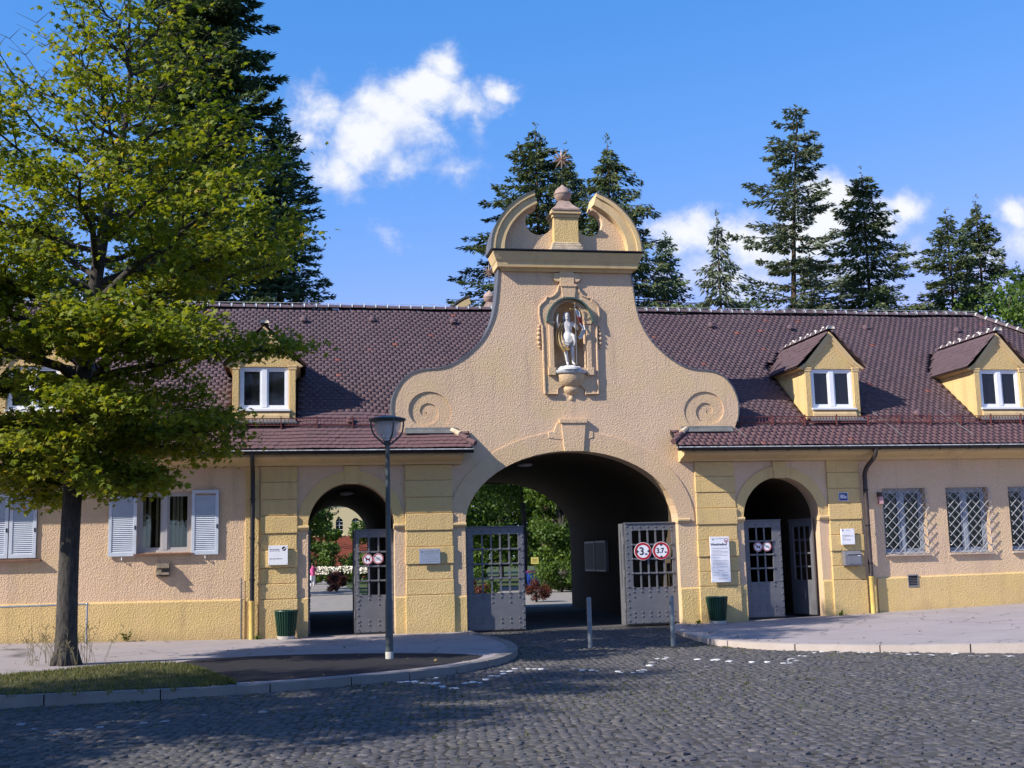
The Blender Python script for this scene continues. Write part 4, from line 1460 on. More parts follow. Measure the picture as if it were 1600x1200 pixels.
sgy = 0.17
sme = {}
for (a, b) in ((-13.2, 2.05), (11.05, 24.2)):
    nseg = int(round((b - a) / 0.86))
    L = (b - a) / nseg
    key = round(L, 4)
    if key not in sme:
        sme[key] = snow_section(L)
    for k in range(nseg + 1):
        if k < nseg:
            so = link('snow_guard', sme[key], gh, loc=(a + k * L - GX + GX, sgy, roof_z(sgy) + 0.07))
        if -9 < a + k * L < 22:
            bm_ = MB().box(-0.014, 0.014, -0.02, 0.02, -0.03, 0.26)
            bm_.prism([(0.0, 0.0), (0.02, 0.0), (0.36, 0.25), (0.34, 0.26)], -0.012, 0.012, 'x')
            ob = bm_.build('snow_guard_bracket', SNOWRED, gh)
            ob.location = (a + k * L, sgy - 0.02, roof_z(sgy) + 0.06)

# ------------------------------------------------------------------ dormers (built once about their own base, then copied)
def make_window(mb_frame, x0, x1, z0, z1, y, fw=0.06, mull=0.10, depth=0.06):
    """frame, one mullion, returns the two pane rectangles"""
    mb_frame.box(x0, x1, y, y + depth, z0, z0 + fw)
    mb_frame.box(x0, x1, y, y + depth, z1 - fw, z1)
    mb_frame.box(x0, x0 + fw, y, y + depth, z0 + fw, z1 - fw)
    mb_frame.box(x1 - fw, x1, y, y + depth, z0 + fw, z1 - fw)
    c = (x0 + x1) / 2
    mb_frame.box(c - mull / 2, c + mull / 2, y - 0.008, y + depth, z0 + fw, z1 - fw)
    return [(x0 + fw, c - mull / 2, z0 + fw, z1 - fw), (c + mull / 2, x1 - fw, z0 + fw, z1 - fw)]


def make_dormer(loc):
    """local: x across, y = 0 at the front face, z = 0 at the foot of the front wall"""
    d = empty('dormer', loc, parent=gh)
    b = lambda m, name, mat, **k: m.build(name, mat, d, local=True, **k)
    ze, za = 1.36, 2.30                                   # eaves, apex
    yb = lambda z: (z - 0.02) / SL                        # where height z meets the roof slope
    # front wall with window opening
    w = MB().prism([[(-0.75, -0.05), (0.75, -0.05), (0.75, ze), (0.0, za - 0.06), (-0.75, ze)], [(-0.585, 0.26), (0.585, 0.26), (0.585, 1.30), (-0.585, 1.30)]], 0.0, 0.16)
    b(w, 'dormer_front', YEL, bevel=0.008)
    for s in (-1, 1):
        xa, xb = (s * 0.75, s * 0.60)
        MBp = MB().box(min(xa, xb), max(xa, xb), -0.035, 0.0, 0.0, ze - 0.02)
        b(MBp, 'dormer_pilaster', YEL, bevel=0.008)
        cap = MB().box(min(xa, xb) - 0.025, max(xa, xb) + 0.025, -0.045, 0.0, ze - 0.13, ze - 0.07)
        cap.box(min(xa, xb) - 0.035, max(xa, xb) + 0.035, -0.052, 0.0, ze - 0.065, ze - 0.02)
        b(cap, 'dormer_capital', SMOOTH_YEL, bevel=0.008)
        # cheek wall
        x1, x2 = sorted((s * 0.74, s * 0.64))
        ch = MB().prism([(0.16, -0.1), (0.16, ze), (yb(ze) + 0.12, ze)], x1, x2, 'x')
        b(ch, 'dormer_cheek', YEL)
        mo = MB().prism([(s * 0.74, ze - 0.10), (s * 0.79, ze - 0.05), (s * 0.86, ze - 0.02), (s * 0.86, ze + 0.03), (s * 0.74, ze + 0.05)], 0.0, yb(ze) - 0.05)
        b(mo, 'dormer_eave', SMOOTH_YEL)
        for k in range(9):
            y0 = 0.08 + k * 0.16
            if y0 < yb(ze) - 0.2:
                x1, x2 = sorted((s * 0.742, s * 0.768))
                dn = MB().prism([(y0, ze - 0.10), (y0 + 0.11, ze - 0.10), (y0 + 0.055, ze - 0.17)], x1, x2, 'x')
                b(dn, 'eave_scallop', SMOOTH_YEL)
        # raking moulding of the little gable
        A = [(s * 0.93, ze - 0.045), (s * 0.70, ze + 0.13), (0.0, za + 0.01)]
        B = [(s * 0.86, ze - 0.075), (s * 0.62, ze + 0.10), (0.0, za - 0.14)]
        C = [(s * 0.78, ze - 0.08), (s * 0.55, ze + 0.07), (0.0, za - 0.24)]
        b(MB().strip(A, B, -0.055, 0.0), 'raking_moulding', SMOOTH_YEL, bevel=0.008)
        b(MB().strip(B, C, -0.03, 0.0), 'raking_fillet', SMOOTH_YEL, bevel=0.006)
        # roof slab of this side
        run = 0.95
        rise = za - (ze - 0.03) + 0.02
        v = []
        for (xx, zz) in ((0.0, za + 0.02), (s * 0.97, ze - 0.02)):
            yy = yb(zz) + 0.05
            v += [(xx, -0.02, zz), (xx, yy, zz), (xx, -0.02, zz + 0.03), (xx, yy, zz + 0.03)]
        f = [(0, 1, 5, 4), (2, 6, 7, 3), (0, 4, 6, 2), (4, 5, 7, 6), (0, 2, 3, 1), (1, 3, 7, 5)]
        b(MB().add(v, f), 'dormer_roof', DECK)
        # tiles of this slope
        e = Vector((s * 0.97, 0, (ze - 0.02) - (za + 0.02)))
        Ls = e.length
        up_ = -e.normalized()
        nrm = Vector((-up_.z * s * -1, 0, 0))
        nrm = Vector((s * abs(up_.z), 0, abs(up_.x)))
        VV, Fx, Tn = [], [], []
        rows_ = int(Ls / 0.155)
        for r_ in range(rows_):
            sv = -0.02 + r_ * 0.16
            basep = Vector((s * 0.97, 0, ze + 0.01)) + up_ * sv
            yend = yb(basep.z) - 0.0
            k = 0
            while True:
                y = -0.03 + TW * (k + 0.5) + (TW / 2 if r_ % 2 else 0) - TW / 2
                if y > yend + 0.05:
                    break
                o = len(VV)
                jz = random.gauss(0, 0.003)
                for (lx, ly, lz) in tv:
                    ly2 = ly
                    P = basep + up_ * ly2 + nrm * (lz * 0.75 + jz)
                    VV.append((P.x, y + lx, P.z))
                Fx += [tuple(o + i for i in (t if s < 0 else (t[0], t[2], t[1]))) for t in ttri]
                Tn += [random.random()] * len(tv)
                k += 1
        cloud_mesh('dormer_tile', VV, Fx, TILE_A, Tn, d, 'stuff', local=True)
    # little ridge
    for k in range(9):
        y = -0.14 + k * 0.345
        if y < yb(za) - 0.1:
            link('ridge_tile', rme, d, local=True, loc=(0, y, za + 0.085), rot=(0, 0, math.pi / 2)).scale = (1, 0.8, 0.8)
    for k in range(5):
        y = 0.25 + k * 0.5
        lump = MB()
        lump.tube([(0, y, za + 0.12), (0.0, y + 0.05, za + 0.19), (0.02, y + 0.17, za + 0.2)], [0.03, 0.02, 0.012], 6)
        b(lump, 'wire_holder', MORTAR)
    # window
    fr = MB()
    panes = make_window(fr, -0.58, 0.58, 0.265, 1.295, 0.035, 0.055, 0.12)
    for (a, c, z0, z1) in panes:                          # sash frames
        fr.box(a, c, 0.05, 0.09, z0, z0 + 0.05)
        fr.box(a, c, 0.05, 0.09, z1 - 0.04, z1)
        fr.box(a, a + 0.045, 0.05, 0.09, z0 + 0.05, z1 - 0.04)
        fr.box(c - 0.045, c, 0.05, 0.09, z0 + 0.05, z1 - 0.04)
    b(fr, 'window_frame', WHITE)
    for (a, c, z0, z1) in panes:
        b(MB().box(a, c, 0.075, 0.083, z0, z1), 'window_pane', GLASS)
    b(MB().box(-0.62, 0.62, -0.09, 0.10, 0.215, 0.258), 'window_sill', WHITE)
    ap = MB().prism([(-0.02, 0.215), (-0.10, 0.10), (-0.12, 0.0), (0.0, 0.0), (0.0, 0.215)], -0.6, 0.6, 'x')
    b(ap, 'dormer_apron', SMOOTH_YEL)
    v = [(-0.72, -0.10, 0.0), (0.72, -0.10, 0.0), (0.80, -0.34, -0.125), (-0.80, -0.34, -0.125)]
    v += [(x_, y_, z_ + 0.015) for x_, y_, z_ in v]
    b(MB().add(v, [(0, 1, 2, 3), (7, 6, 5, 4), (0, 4, 5, 1), (1, 5, 6, 2), (2, 6, 7, 3), (3, 7, 4, 0)]), 'dormer_flashing', ZINC)
    b(MB().box(-0.76, 0.76, -0.07, 0.0, -0.05, 0.0), 'dormer_foot', SILL)
    return d


d0 = make_dormer((DORMERS[0][0], DORMERS[0][1], 5.14))
for cx, y0 in DORMERS[1:]:
    dup(d0, (cx, y0, 5.14))

# ------------------------------------------------------------------ ground-floor windows
for i, (x0, x1, z0, z1) in enumerate(W_R[:3] + W_R[3:]):
    fr = MB()
    panes = make_window(fr, x0, x1, z0, z1, 0.20, 0.07, 0.10)
    for (a, c, q0, q1) in panes:
        fr.box(a, c, 0.215, 0.255, q0, q0 + 0.06)
        fr.box(a, c, 0.215, 0.255, q1 - 0.05, q1)
        fr.box(a, a + 0.05, 0.215, 0.255, q0 + 0.06, q1 - 0.05)
        fr.box(c - 0.05, c, 0.215, 0.255, q0 + 0.06, q1 - 0.05)
    wn = fr.build('window', FRAMEBLUE, gh)
    for (a, c, q0, q1) in panes:
        MB().box(a, c, 0.235, 0.243, q0, q1).build('window_pane', GLASS, wn)
    MB().prism([(0.2, z0 + 0.005), (-0.07, z0 - 0.03), (-0.07, z0 - 0.055), (0.2, z0 - 0.055)], x0 - 0.03, x1 + 0.03, 'x').build('window_sill', KERB_P, wn)
    # wrought diagonal grille standing off the wall
    gr = MB()
    gr.box(x0 + 0.0, x1 - 0.0, -0.072, -0.060, z0 + 0.02, z0 + 0.035)
    grille = gr.build('window_grille', ZINC_LIGHT, gh)
    per = 0.245
    w_, h_ = x1 - x0 + 0.04, z1 - z0
    for sgn in (1, -1):
        k0 = -int(h_ / per) - 1 if sgn > 0 else 0
        for k in range(-9, 14):
            c0 = k * per + 0.06
            # line x - x0 = c0 + sgn * t, z = z0 + t
            ts = [t for t in (0, h_)]
            if sgn > 0:
                t0, t1 = max(0, -c0), min(h_, w_ - c0)
            else:
                t0, t1 = max(0, c0 - w_), min(h_, c0)
            if t1 - t0 < 0.08:
                continue
            yy = -0.066 - 0.006 * sgn
            a = (x0 + c0 + sgn * t0, yy, z0 + t0)
            e_ = (x0 + c0 + sgn * t1, yy, z0 + t1)
            MB().tube([a, e_], 0.0095, 5).build('grille_bar', GRILLE, grille)
    for zz in (z0 + 0.2, z1 - 0.2):
        for xx in (x0 + 0.03, x1 - 0.03):
            MB().tube([(xx, -0.066, zz), (xx, 0.12, zz)], 0.010, 5).build('grille_stay', ZINC_LIGHT, grille)


def shutter(x0, x1, z0, z1, y, ang_pivot=None):
    f = MB()
    f.box(x0, x1, y, y + 0.04, z0, z0 + 0.09)
    f.box(x0, x1, y, y + 0.04, z1 - 0.08, z1)
    f.box(x0, x0 + 0.075, y, y + 0.04, z0 + 0.09, z1 - 0.08)
    f.box(x1 - 0.075, x1, y, y + 0.04, z0 + 0.09, z1 - 0.08)
    s = f.build('shutter', SHUT, gh, bevel=0.004)
    n_ = int((z1 - z0 - 0.17) / 0.044)
    for k in range(n_):
        z = z0 + 0.092 + k * 0.044
        MB().prism([(y + 0.004, z), (y + 0.010, z - 0.003), (y + 0.034, z + 0.037), (y + 0.028, z + 0.041)], x0 + 0.076, x1 - 0.076, 'x').build('shutter_slat', SHUT, s)
    MB().box(x1 - 0.05 if x0 < x1 else x0, x1 - 0.02, y - 0.012, y, (z0 + z1) / 2 - 0.14, (z0 + z1) / 2 - 0.05).build('shutter_catch', DARKMETAL, s)


# left window: open shutters, vertical blinds behind clear glass
x0, x1, z0, z1 = W_L[0]
fr = MB()
panes = make_window(fr, x0, x1, z0, z1, 0.10, 0.06, 0.11)
for (a, c, q0, q1) in panes:
    fr.box(a, c, 0.12, 0.15, q0, q0 + 0.05)
    fr.box(a, c, 0.12, 0.15, q1 - 0.045, q1)
    fr.box(a, a + 0.045, 0.12, 0.15, q0 + 0.05, q1 - 0.045)
    fr.box(c - 0.045, c, 0.12, 0.15, q0 + 0.05, q1 - 0.045)
wn = fr.build('window', GREYWIN, gh)
for (a, c, q0, q1) in panes:
    MB().box(a, c, 0.135, 0.141, q0, q1).build('window_pane', CLEAR, wn)
MB().prism([(0.12, z0 + 0.0), (-0.10, z0 - 0.03), (-0.10, z0 - 0.065), (0.12, z0 - 0.065)], x0 - 0.06, x1 + 0.06, 'x').build('window_sill', SILL, wn)
k = 0
x = x0 + 0.1
while x < x1 - 0.1:
    wgap = 0.085 if (k % 5) else 0.12
    if random.random() < 0.8:
        a = random.uniform(-0.6, 0.9)
        MB().prism([(x, 0.20), (x + 0.06 * math.cos(a), 0.20 + 0.06 * math.sin(a)), (x + 0.06 * math.cos(a) + 0.004, 0.203 + 0.06 * math.sin(a)), (x + 0.004, 0.203)], z0 + 0.03, z1 - 0.02, 'z').build('blind_slat', CURTAIN, wn)
    x += wgap
    k += 1
MB().box(x0 - 0.3, x1 + 0.3, 1.2, 1.25, z0 - 0.5, z1 + 0.3).build('dark_room_sheet', DARK, wn)  # near-black sheet standing in for the unlit room behind the blinds
shutter(-4.355, -3.735, 1.955, 3.445, -0.055)
shutter(-2.515, -1.905, 1.955, 3.445, -0.055)
for xx in (-4.05, -2.2):
    MB().tube([(xx, -0.05, 1.93), (xx, -0.06, 1.88), (xx, 0.02, 1.86)], 0.012, 5).build('shutter_holder', WHITE, gh)
# far left window with its shutters closed
x0, x1, z0, z1 = W_L[1]
shutter(x0 + 0.01, (x0 + x1) / 2 - 0.01, z0 - 0.06, z1, -0.03)
shutter((x0 + x1) / 2 + 0.01, x1 - 0.01, z0 - 0.06, z1, -0.03)
MB().prism([(0.12, z0 - 0.07), (-0.12, z0 - 0.10), (-0.12, z0 - 0.14), (0.12, z0 - 0.14)], x0 - 0.06, x1 + 0.1, 'x').build('window_sill', SILL, gh)
MB().box(x0, x1, 0.2, 0.24, z0, z1).build('window_back', DARK, gh)
# small vent grate low in the right plinth
vg = MB()
vg.box(15.25, 15.53, -0.06, -0.03, 0.72, 0.75)
vg.box(15.25, 15.53, -0.075, -0.03, 1.0, 1.03)
vg.box(15.25, 15.27, -0.06, -0.03, 0.75, 1.0)
vg.box(15.51, 15.53, -0.06, -0.03, 0.75, 1.0)
vgo = vg.build('cellar_vent', MAILBOX, gh)
for k in range(6):
    MB().prism([(-0.05, 0.755 + k * 0.041), (-0.045, 0.75 + k * 0.041), (-0.03, 0.785 + k * 0.041), (-0.035, 0.79 + k * 0.041)], 15.27, 15.51, 'x').build('vent_slat', MAILBOX, vgo)
MB().box(15.26, 15.52, -0.047, -0.044, 0.74, 1.01).build('vent_back', DARK, vgo)
# lamps in the passage vaults
for (lx, ly, lz) in ((5.95, 3.0, 4.20), (1.16, 3.0, 3.5)):
    MB().lathe([(0.0001, lz + 0.06), (0.09, lz + 0.06), (0.20, lz - 0.0), (0.205, lz - 0.02), (0.17, lz - 0.05), (0.0001, lz - 0.07)], lx, ly, 18).build('ceiling_lamp', SIGNWHITE, gh, smooth=True)

# ================================================================== GATE LEAVES
def gate_leaf(label, loc, rz, w, h, ncol, side_l, side_r, fold=None, zlo=0.90, ztop=0.20):
    """local: hinge at x = 0, leaf runs along +x, front face y = 0, back y = 0.05"""
    g_ = empty('iron_gate', loc, label, 'gate', 'riveted grey iron gate leaves in the arches', rz=rz)
    b = lambda m, name, mat, par=g_, **k: m.build(name, mat, par, local=True, **k)
    b(MB().box(0, w, 0.008, 0.045, 0.03, zlo), 'lower_panel', GREY_IRON)
    fr = MB()
    fr.box(0, side_l, 0.0, 0.05, zlo, h - 0.03)
    fr.box(w - side_r, w, 0.0, 0.05, zlo, h - 0.03)
    fr.box(side_l, w - side_r, 0.0, 0.05, h - ztop, h - 0.03)
    b(fr, 'gate_frame', GREY_IRON, bevel=0.004)
    b(MB().box(-0.01, w + 0.01, -0.03, 0.08, h - 0.03, h), 'top_rail', GREY_IRON, bevel=0.006)
    b(MB().box(0, w, -0.012, 0.06, 0.0, 0.03), 'bottom_rail', DARKMETAL)
    x0, x1, z0, z1 = side_l, w - side_r, zlo, h - ztop
    for k in range(0, ncol + 1):
        x = x0 + (x1 - x0) * k / ncol
        if 0 < k < ncol:
            b(MB().box(x - 0.02, x + 0.02, 0.012, 0.036, z0, z1), 'gate_bar', GREY_IRON)
    for k in range(1, 4):
        z = z0 + (z1 - z0) * k / 4
        b(MB().box(x0 - 0.06, x1 + 0.06, -0.010, 0.012, z - 0.02, z + 0.02), 'cross_bar', GREY_IRON)
    rv = MB()
    def rivet(x, z, y=0.0, r=0.02):
        r *= 1.3
        n_ = 7
        v = []
        for rr, yy in ((r, 0.0), (r * 0.75, -r * 0.55)):
            v += [(x + rr * math.cos(2 * math.pi * i / n_), y + yy, z + rr * math.sin(2 * math.pi * i / n_)) for i in range(n_)]
        v.append((x, y - r * 0.8, z))
        rv.add(v, [(i, (i + 1) % n_, n_ + (i + 1) % n_, n_ + i) for i in range(n_)] + [(n_ + i, n_ + (i + 1) % n_, 2 * n_) for i in range(n_)])
    for k in range(ncol + 1):
        x = x0 + (x1 - x0) * k / ncol
        for z in (0.80, 0.68 if k % 2 == 0 else 0.81, 0.30, 0.20):
            rivet(x, z, 0.008)
        rivet(x, h - ztop * 0.55)
        rivet(x, 0.06, 0.008, 0.014)
        for j in range(1, 4):
            rivet(x, z0 + (z1 - z0) * j / 4, -0.01, 0.022)
        rivet(x, z0 + 0.0, -0.0, 0.02)
        rivet(x, z1 + 0.0, -0.0, 0.02)
    z = 0.1
    while z < h - 0.08:
        rivet(0.045, z, 0.0 if z > zlo else 0.008)
        rivet(w - 0.045, z, 0.0 if z > zlo else 0.008)
        z += 0.165
    b(rv, 'rivet', GREY_IRON, kind='stuff', smooth=True)
    if fold:
        # second leaf folded back from the free edge
        fx, fw, fa = fold
        p = empty('folded_leaf', (fx, 0.07, 0), parent=g_)
        p.matrix_parent_inverse = Matrix.Identity(4)
        p.rotation_euler = (0, 0, fa)
        fl = MB()
        fl.box(0, fw, -0.02, 0.02, 0.0, 0.9)
        fl.box(0, 0.14, -0.02, 0.02, 0.9, h - 0.02)
        fl.box(fw - 0.14, fw, -0.02, 0.02, 0.9, h - 0.02)
        fl.box(0.14, fw - 0.14, -0.02, 0.02, h - 0.2, h - 0.02)
        fl.build('fold_panel', GREY_IRON, p, local=True)
        rv = MB()
        z = 0.08
        while z < h - 0.05:
            for yy in (-0.02, 0.02):
                v = []
                for rr, dy in ((0.022, 0.0), (0.016, 0.014)):
                    v += [(0.06 + rr * math.cos(2 * math.pi * i / 6), yy + math.copysign(dy, yy), z + rr * math.sin(2 * math.pi * i / 6)) for i in range(6)]
                rv.add(v, [(i, (i + 1) % 6, 6 + (i + 1) % 6, 6 + i) for i in range(6)] + [tuple(range(6, 12))])
            z += 0.165
        rv.build('rivet', GREY_IRON, p, local=True, kind='stuff')
        for z in (0.45, 1.25, 2.05):
            MB().tube([(0.0, 0, z - 0.09), (0.0, 0, z + 0.09)], 0.024, 8).build('hinge', GREY_IRON, p, local=True)
    return g_


gate_leaf('grey riveted iron gate leaf at left of the wide archway, its left half in shade', (3.92, 0.22, -0.03), 0, 1.42, 2.51, 5, 0.17, 0.14, (1.42, 0.10, R(90)))
gate_leaf('grey riveted iron gate leaf carrying the 3 m and 3.7 m round signs', (7.90, 0.22, 0.0), 0, 1.40, 2.50, 5, 0.18, 0.20, (-0.02, 0.34, R(92)))
gate_leaf('grey iron gate leaf in the left small arch behind the lamp post', (1.27, 0.30, 0.01), 0, 0.93, 2.46, 3, 0.08, 0.16, (-0.02, 0.4, R(93)))
gate_leaf('narrow dark gate leaf folded back against the left jamb of the left arch', (0.185, 0.30, 0.01), R(89), 0.93, 2.46, 3, 0.1, 0.14)
gate_leaf('half shaded grey iron gate leaf with two small signs in the right arch', (10.95, 0.25, 0.05), 0, 1.06, 2.46, 3, 0.20, 0.24)
gate_leaf('grey iron gate leaf swung inwards at the right jamb of the right arch', (12.90, 0.25, 0.06), R(103), 0.98, 2.46, 3, 0.12, 0.16)


# ================================================================== SIGNS AND FITTINGS
def text(s, size, loc, mat, parent, name='lettering', align='CENTER', extrude=0.002, bold=0.0, sx=1.0):
    cu = bpy.data.curves.new(name, 'FONT')
    cu.body = s
    cu.size = size
    cu.align_x = align
    cu.align_y = 'CENTER'
    cu.extrude = extrude
    cu.offset = bold
    cu.materials.append(mat)
    o = bpy.data.objects.new(name, cu)
    col.objects.link(o)
    o.parent = parent
    o.location = loc
    o.rotation_euler = (R(90), 0, 0)
    o.scale = (sx, 1, 1)
    return o


def round_sign(label, x, y, z, r, kind_, group):
    s = empty('prohibition_sign', (x, y, z), label, 'sign', group)
    b = lambda m, name, mat: m.build(name, mat, s, local=True)
    b(MB().disc(0, 0, 0, r, 36, depth=0.012), 'sign_plate', SIGNWHITE)
    b(MB().disc(0, -0.003, 0, r * 0.955, 36, r * (0.72 if r > 0.2 else 0.80), 0.0025), 'red_ring', SIGNRED)
    if kind_ == 'width':
        text('3', 0.265, (-0.035, -0.003, -0.003), INK, s, bold=0.004)
        text('m', 0.085, (0.078, -0.003, -0.062), INK, s, bold=0.001)
        for q in (-1, 1):
            b(MB().prism([(q * 0.17, 0.055), (q * 0.17, -0.055), (q * 0.105, 0.0)], -0.0045, -0.001), 'arrow', INK)
    elif kind_ == 'height':
        text('3.7', 0.175, (-0.03, -0.003, 0.0), INK, s, bold=0.003, sx=0.92)
        text('m', 0.075, (0.112, -0.003, -0.03), INK, s, bold=0.001)
        for q in (-1, 1):
            b(MB().prism([(0.055, q * 0.17), (-0.055, q * 0.17), (0.0, q * 0.112)], -0.0045, -0.001), 'arrow', INK)
    elif kind_ == 'dog':
        k = r / 0.12
        dog = [(-0.05, 0.012), (-0.062, 0.045), (-0.052, 0.044), (-0.040, 0.018), (0.015, 0.016), (0.028, 0.036), (0.030, 0.058), (0.040, 0.042), (0.066, 0.036), (0.064, 0.024), (0.044, 0.016), (0.040, -0.008), (0.046, -0.05), (0.032, -0.05), (0.024, -0.018), (-0.022, -0.014), (-0.030, -0.028), (-0.028, -0.05), (-0.042, -0.05), (-0.050, -0.024)]
        b(MB().prism([(-p[0] * k, p[1] * k) for p in dog], -0.003, -0.001), 'dog_pictogram', INK)
        d = Vector((0.7071, -0.7071)); nn = Vector((0.7071, 0.7071))
        q = [(-d * r * 0.82 - nn * r * 0.045), (d * r * 0.82 - nn * r * 0.045), (d * r * 0.82 + nn * r * 0.045), (-d * r * 0.82 + nn * r * 0.045)]
        b(MB().prism([(p.x, p.y) for p in q], -0.0045, -0.0032), 'red_slash', SIGNRED)
    else:
        for q in (-1, 1):
            b(MB().disc(q * r * 0.32, -0.002, -r * 0.12, r * 0.24, 18, r * 0.20, 0.0015), 'wheel_pictogram', INKGREY)
        bk = MB()
        for a, c in (((-0.32, -0.12), (-0.12, 0.2)), ((-0.12, 0.2), (0.2, 0.2)), ((0.32, -0.12), (0.2, 0.3)), ((0.0, -0.12), (0.2, 0.2)), ((0.0, -0.12), (-0.32, -0.12))):
            bk.tube([(a[0] * r, -0.001, a[1] * r), (c[0] * r, -0.001, c[1] * r)], 0.002, 4)
        b(bk, 'cycle_pictogram', INKGREY)
        d = Vector((0.8, -0.6)); nn = Vector((0.6, 0.8))
        q = [(-d * r * 0.82 - nn * r * 0.06), (d * r * 0.82 - nn * r * 0.06), (d * r * 0.82 + nn * r * 0.06), (-d * r * 0.82 + nn * r * 0.06)]
        b(MB().prism([(p.x, p.y) for p in q], -0.0045, -0.0032), 'red_slash', SIGNRED if r > 0.2 else INK)
    return s


G1 = 'round prohibition signs on the gates'
round_sign('round red ringed sign reading 3 m with arrows at its sides', 8.34, 0.185, 1.785, 0.222, 'width', G1)
round_sign('round red ringed sign reading 3.7 m with arrows above and below', 8.81, 0.185, 1.79, 0.222, 'height', G1)
round_sign('small round no dogs sign on the gate behind the lamp post', 1.55, 0.265, 1.755, 0.125, 'dog', G1)
round_sign('small round sign with a diagonal bar beside the dog sign behind the lamp post', 1.80, 0.265, 1.765, 0.125, 'bike', G1)
round_sign('small round no dogs sign on the half shaded gate of the right arch', 11.37, 0.215, 1.825, 0.118, 'dog', G1)
round_sign('small round sign with a diagonal bar on the half shaded right arch gate', 11.61, 0.215, 1.83, 0.118, 'bike', G1)


def emblem(b, x, z, s):
    m = MB()
    m.prism([(x, z), (x + s * 0.35, z + s), (x + s * 0.55, z + s), (x + s * 0.2, z)], -0.0035, -0.001)
    m.prism([(x + s * 0.55, z + s * 0.9), (x + s * 0.7, z + s * 0.9), (x + s * 1.1, z - s * 0.1), (x + s * 0.95, z - s * 0.1)], -0.0035, -0.001)
    b(m, 'emblem', INK)


def wall_sign(name, label, x0, x1, z0, z1, y, mat, lines, dark=INKGREY, cat='sign', group='information boards on the piers', t=0.03):
    s = empty(name, ((x0 + x1) / 2, y, z0), label, cat, group)
    w, h = x1 - x0, z1 - z0
    b = lambda m, nm, mt, **k: m.build(nm, mt, s, local=True, **k)
    b(MB().box(-w / 2, w / 2, 0.0, t, 0, h), 'sign_board', mat, bevel=0.004)
    for sx in (-1, 1):
        for zz in (0.03, h - 0.03):
            b(MB().disc(sx * (w / 2 - 0.025), -0.003, zz, 0.007, 8, depth=0.003), 'screw', ZINC)
    for (u0, u1, v, th_) in lines:                       # printed lines, too small to read: broken into word-length dashes
        m = MB()
        x = -w / 2 + u0 * w
        while x < -w / 2 + u1 * w - 0.005:
            L = min(random.uniform(0.018, 0.06) * (th_ / 0.008) ** 0.5, -w / 2 + u1 * w - x)
            m.box(x, x + L, -0.0022, -0.0005, v * h - th_ / 2, v * h + th_ / 2)
            x += L + 0.012
        b(m, 'print', dark, kind='stuff')
    return s, b, w, h


s, b, w, h = wall_sign('notice_board', 'tall white cemetery notice headed Westfriedhof above the right bin', 9.97, 10.47, 0.98, 2.10, -0.155, SIGNWHITE,
    [(0.28, 0.72, 0.955, 0.012)] + [(0.10, 0.92, 0.745, 0.012)] + [(0.10, 0.9 if i % 3 else 0.6, 0.70 - 0.028 * i, 0.008) for i in range(5)] + [(0.1, 0.5, 0.54, 0.009)] + [(0.1, 0.88 if i % 2 else 0.9, 0.475 - 0.03 * i, 0.008) for i in range(4)] + [(0.1, 0.85, 0.335, 0.01), (0.36, 0.66, 0.255, 0.012), (0.1, 0.42, 0.21, 0.008), (0.55, 0.88, 0.21, 0.008), (0.1, 0.4, 0.16, 0.009), (0.55, 0.88, 0.165, 0.008), (0.58, 0.86, 0.14, 0.008), (0.36, 0.8, 0.075, 0.011)])
text('Westfriedhof', 0.078, (-0.03, -0.002, h * 0.83), INK, s, bold=0.0006)
emblem(b, -0.19, h * 0.925, 0.045)
b(MB().disc(0.17, -0.003, h * 0.915, 0.055, 24, 0.044, 0.002), 'red_ring', SIGNRED)
b(MB().prism([(0.14, h * 0.912), (0.19, h * 0.918), (0.2, h * 0.93), (0.185, h * 0.905), (0.183, h * 0.89), (0.15, h * 0.89)], -0.0035, -0.001), 'dog_pictogram', INK)
s, b, w, h = wall_sign('notice_board', 'square white sign with a dark round emblem on the leftmost pier', -0.765, -0.32, 1.675, 2.125, -0.155, SIGNWHITE, [(0.06, 0.54, 0.80, 0.022), (0.06, 0.6, 0.725, 0.014), (0.06, 0.7, 0.32, 0.018)], t=0.07)
m = MB()
hx = [(0.13 + 0.05 * math.cos(a), h * 0.83 + 0.055 * math.sin(a)) for a in [math.pi / 2 + math.pi / 3 * i for i in range(6)]]
m.prism(hx, -0.003, -0.001)
b(m, 'emblem', INK)
b(MB().prism([(0.085, h * 0.75), (0.10, h * 0.74), (0.175, h * 0.86), (0.165, h * 0.885)], -0.0045, -0.0032), 'emblem_stripe', SIGNWHITE)
s, b, w, h = wall_sign('notice_board', 'grey blue metal plaque on the pier between left arch and main arch', 2.745, 3.245, 1.615, 1.965, -0.145, SIGNGREY, [(0.24, 0.92, 0.86, 0.026), (0.24, 0.92, 0.72, 0.022), (0.08, 0.75, 0.58, 0.010), (0.35, 0.92, 0.42, 0.010), (0.25, 0.92, 0.28, 0.010), (0.35, 0.92, 0.16, 0.010)], dark=INKGREY)
emblem(b, -0.2, h * 0.74, 0.045)
s, b, w, h = wall_sign('notice_board', 'small white sign above the grey letterbox on the rightmost pier', 13.46, 13.82, 1.83, 2.225, -0.155, SIGNWHITE, [(0.38, 0.66, 0.91, 0.010), (0.07, 0.62, 0.60, 0.009), (0.07, 0.92, 0.54, 0.014), (0.07, 0.35, 0.42, 0.010), (0.07, 0.7, 0.30, 0.014)], t=0.05)
emblem(b, -0.16, h * 0.85, 0.05)
s, b, w, h = wall_sign('house_number', 'blue enamel house number 80a on the rightmost pier', 13.505, 13.735, 2.945, 3.135, -0.075, SIGNBLUE, [], cat='sign', group=None, t=0.015)
text('80a', 0.135, (0.0, -0.003, h / 2), SIGNWHITE, s, bold=0.003, sx=0.88)
fr = MB()
